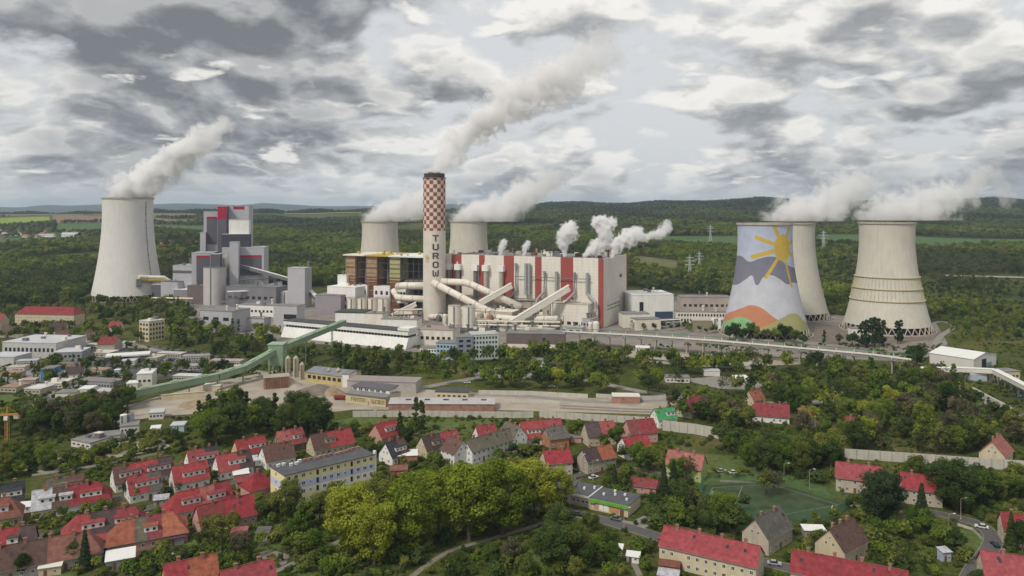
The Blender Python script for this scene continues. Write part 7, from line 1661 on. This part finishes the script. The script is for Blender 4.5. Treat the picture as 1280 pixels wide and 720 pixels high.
def plume(label, Y, path, dens, seed, fade=0.35, torn=3.0, edge=0.5, grain=1.25):
    """one closed skin round the puffs along the path (photo column, row, radius in px at distance Y)"""
    import bmesh
    g = random.Random(seed); sc = Y/FPX; pts = [(Vector(((x-640)*sc, 0, CAMZ-(y-HORY)*sc)), r*sc) for x, y, r in path]; P = Vector((pts[0][0].x, Y, pts[0][0].z))
    bm = bmesh.new(); segs = []
    for i, (c, r) in enumerate(pts): segs.append((c-Vector((P.x, 0, P.z))+Vector((0, g.uniform(-0.3, 0.3)*r if i else 0, 0)), r))
    for (a, ra), (b, rb) in zip(segs[:-1], segs[1:]):
        n = max(3, int((b-a).length/(0.5*min(ra, rb))))
        for j in range(n+1):
            t = j/n; q = bmesh.ops.create_icosphere(bm, subdivisions=2, radius=(ra+(rb-ra)*t)*1.45); bmesh.ops.translate(bm, verts=q['verts'], vec=a.lerp(b, t))
    me = bpy.data.meshes.new('steam_plume'); bm.to_mesh(me); bm.free()
    tmp = bpy.data.objects.new('steam_plume', me); COL.objects.link(tmp)
    rmin = min(r for _, r in pts); rav = sum(r for _, r in pts)/len(pts); md = tmp.modifiers.new('r', 'REMESH'); md.mode = 'VOXEL'; md.voxel_size = max(0.6, rmin*0.3)
    dg = bpy.context.evaluated_depsgraph_get(); me2 = bpy.data.meshes.new_from_object(tmp.evaluated_get(dg)); bpy.data.objects.remove(tmp); bpy.data.meshes.remove(me)
    me2.name = 'steam_plume'; L = segs[-1][0].x
    if MOUTH.get(seed):                                   # steam starts at the mouth, not below it
        for v in me2.vertices: v.co.z = max(v.co.z, -MOUTH[seed]*sc)
    me2.materials.clear(); me2.materials.append(steam_material('steam', dens, grain/rav, segs, (L*0.25, max(L, 1.0), fade), torn, edge))
    o = link('steam_plume', me2, None, P); tag(o, label, 'steam', 'steam plumes'); return o
MOUTH = {1: 3, 2: 3, 3: 3, 4: 3, 5: 2.5, 6: 2.5}
plume('thick white steam plume leaning right from the leftmost cooling tower', 958, [(161,244,27),(176,234,24),(198,213,20),(222,194,20),(246,181,19),(264,171,17),(280,158,13)], 0.35, 1, fade=0.3)
plume('long grey-white smoke plume drifting up right from the chequered chimney', 780, [(543,214,11),(556,199,14),(580,172,18),(610,147,22),(646,124,26),(686,103,30),(724,84,32),(752,64,30)], 0.30, 2, fade=0.10, torn=3.9)
plume('steam plume blowing right from the cooling tower left of the chimney', 1008, [(475,274,22),(492,266,21),(512,257,20),(534,248,19),(560,240,15)], 0.14, 3, fade=0.3, torn=3.2)
plume('steam plume blowing right from the cooling tower right of the chimney', 1008, [(586,274,23),(606,268,23),(634,258,23),(660,242,22),(684,230,17),(704,218,12)], 0.14, 4, fade=0.25, torn=3.3)
plume('wide grey steam cloud over the painted and beige cooling towers', 796, [(988,274,29),(1012,265,28),(1038,254,26),(1060,240,25),(1084,230,20),(1104,238,14)], 0.11, 5, fade=0.35, torn=3.6)
plume('wide grey steam cloud drifting right from the rightmost cooling tower', 709, [(1108,273,32),(1140,263,30),(1172,254,27),(1202,247,21),(1222,230,16),(1234,212,10),(1262,250,12)], 0.11, 6, fade=0.3, torn=3.6)
plume('small bright steam puff on the boiler house roof above the fourth red stripe', 745, [(706,318,3),(704,304,8),(710,292,12),(713,284,9)], 0.9, 7, fade=0.8, edge=0.4)
plume('curling bright steam puff on the boiler house roof, middle one', 735, [(732,318,4),(744,309,9),(757,303,10),(756,289,10),(749,279,10),(764,277,7)], 0.8, 8, fade=0.7, edge=0.4)
plume('bright steam puff leaning right at the near end of the boiler house roof', 730, [(765,320,3),(772,306,9),(784,298,12),(796,294,10),(808,297,6)], 0.9, 9, fade=0.5, edge=0.4)
plume('small torn steam shred drifting right of the boiler house', 760, [(812,294,5),(824,292,8),(832,286,9),(834,280,6)], 0.35, 10, fade=0.6, torn=3.2)
plume('tiny steam wisp on the boiler house roof near the chimney', 770, [(625,319,2.5),(627,310,5),(630,303,5)], 0.7, 11, fade=0.8)
plume('tiny steam wisp on the boiler house roof above the third red stripe', 765, [(655,318,2.5),(657,309,5),(660,304,4)], 0.7, 12, fade=0.8)

# ---------------------------------------------------------------- air
def haze():
    mb = MB().box(-57000, 57000, -450, 24200, -30, 430); m = bpy.data.materials.new('haze_air'); m.use_nodes = True; t = m.node_tree; t.nodes.clear(); n = NT(t)
    v = n('ShaderNodeVolumePrincipled', {'Color': (0.62, 0.76, 0.95, 1), 'Density': HAZE, 'Anisotropy': 0.0}); n('ShaderNodeOutputMaterial', {'Volume': v.outputs[0]})
    o = mb.build('haze', m); o['kind'] = 'stuff'; o['label'] = 'thin bluish haze between the camera and the far hills'
HAZE = 5.5e-5
haze()

# ---------------------------------------------------------------- labels that single out each thing
ORD = ['first', 'second', 'third', 'fourth', 'fifth', 'sixth', 'seventh', 'eighth', 'ninth', 'tenth', 'eleventh', 'twelfth']
bpy.context.view_layer.update()
fam = {}
for o, share in THINGS:
    if not share: fam.setdefault(o['label'], []).append(o)
for lab, os_ in fam.items():
    if len(os_) < 2: continue
    os_.sort(key=lambda o: pxof(o.location)[0]); n = len(os_); gname = lab
    for i, o in enumerate(os_):
        if i == 0: p = 'leftmost'
        elif i == n-1: p = 'rightmost'
        else: p = (ORD[i]+' from left') if i < len(ORD) else '%dth from left' % (i+1)
        o['label'] = lab+', '+p; o['group'] = o.get('group') or lab
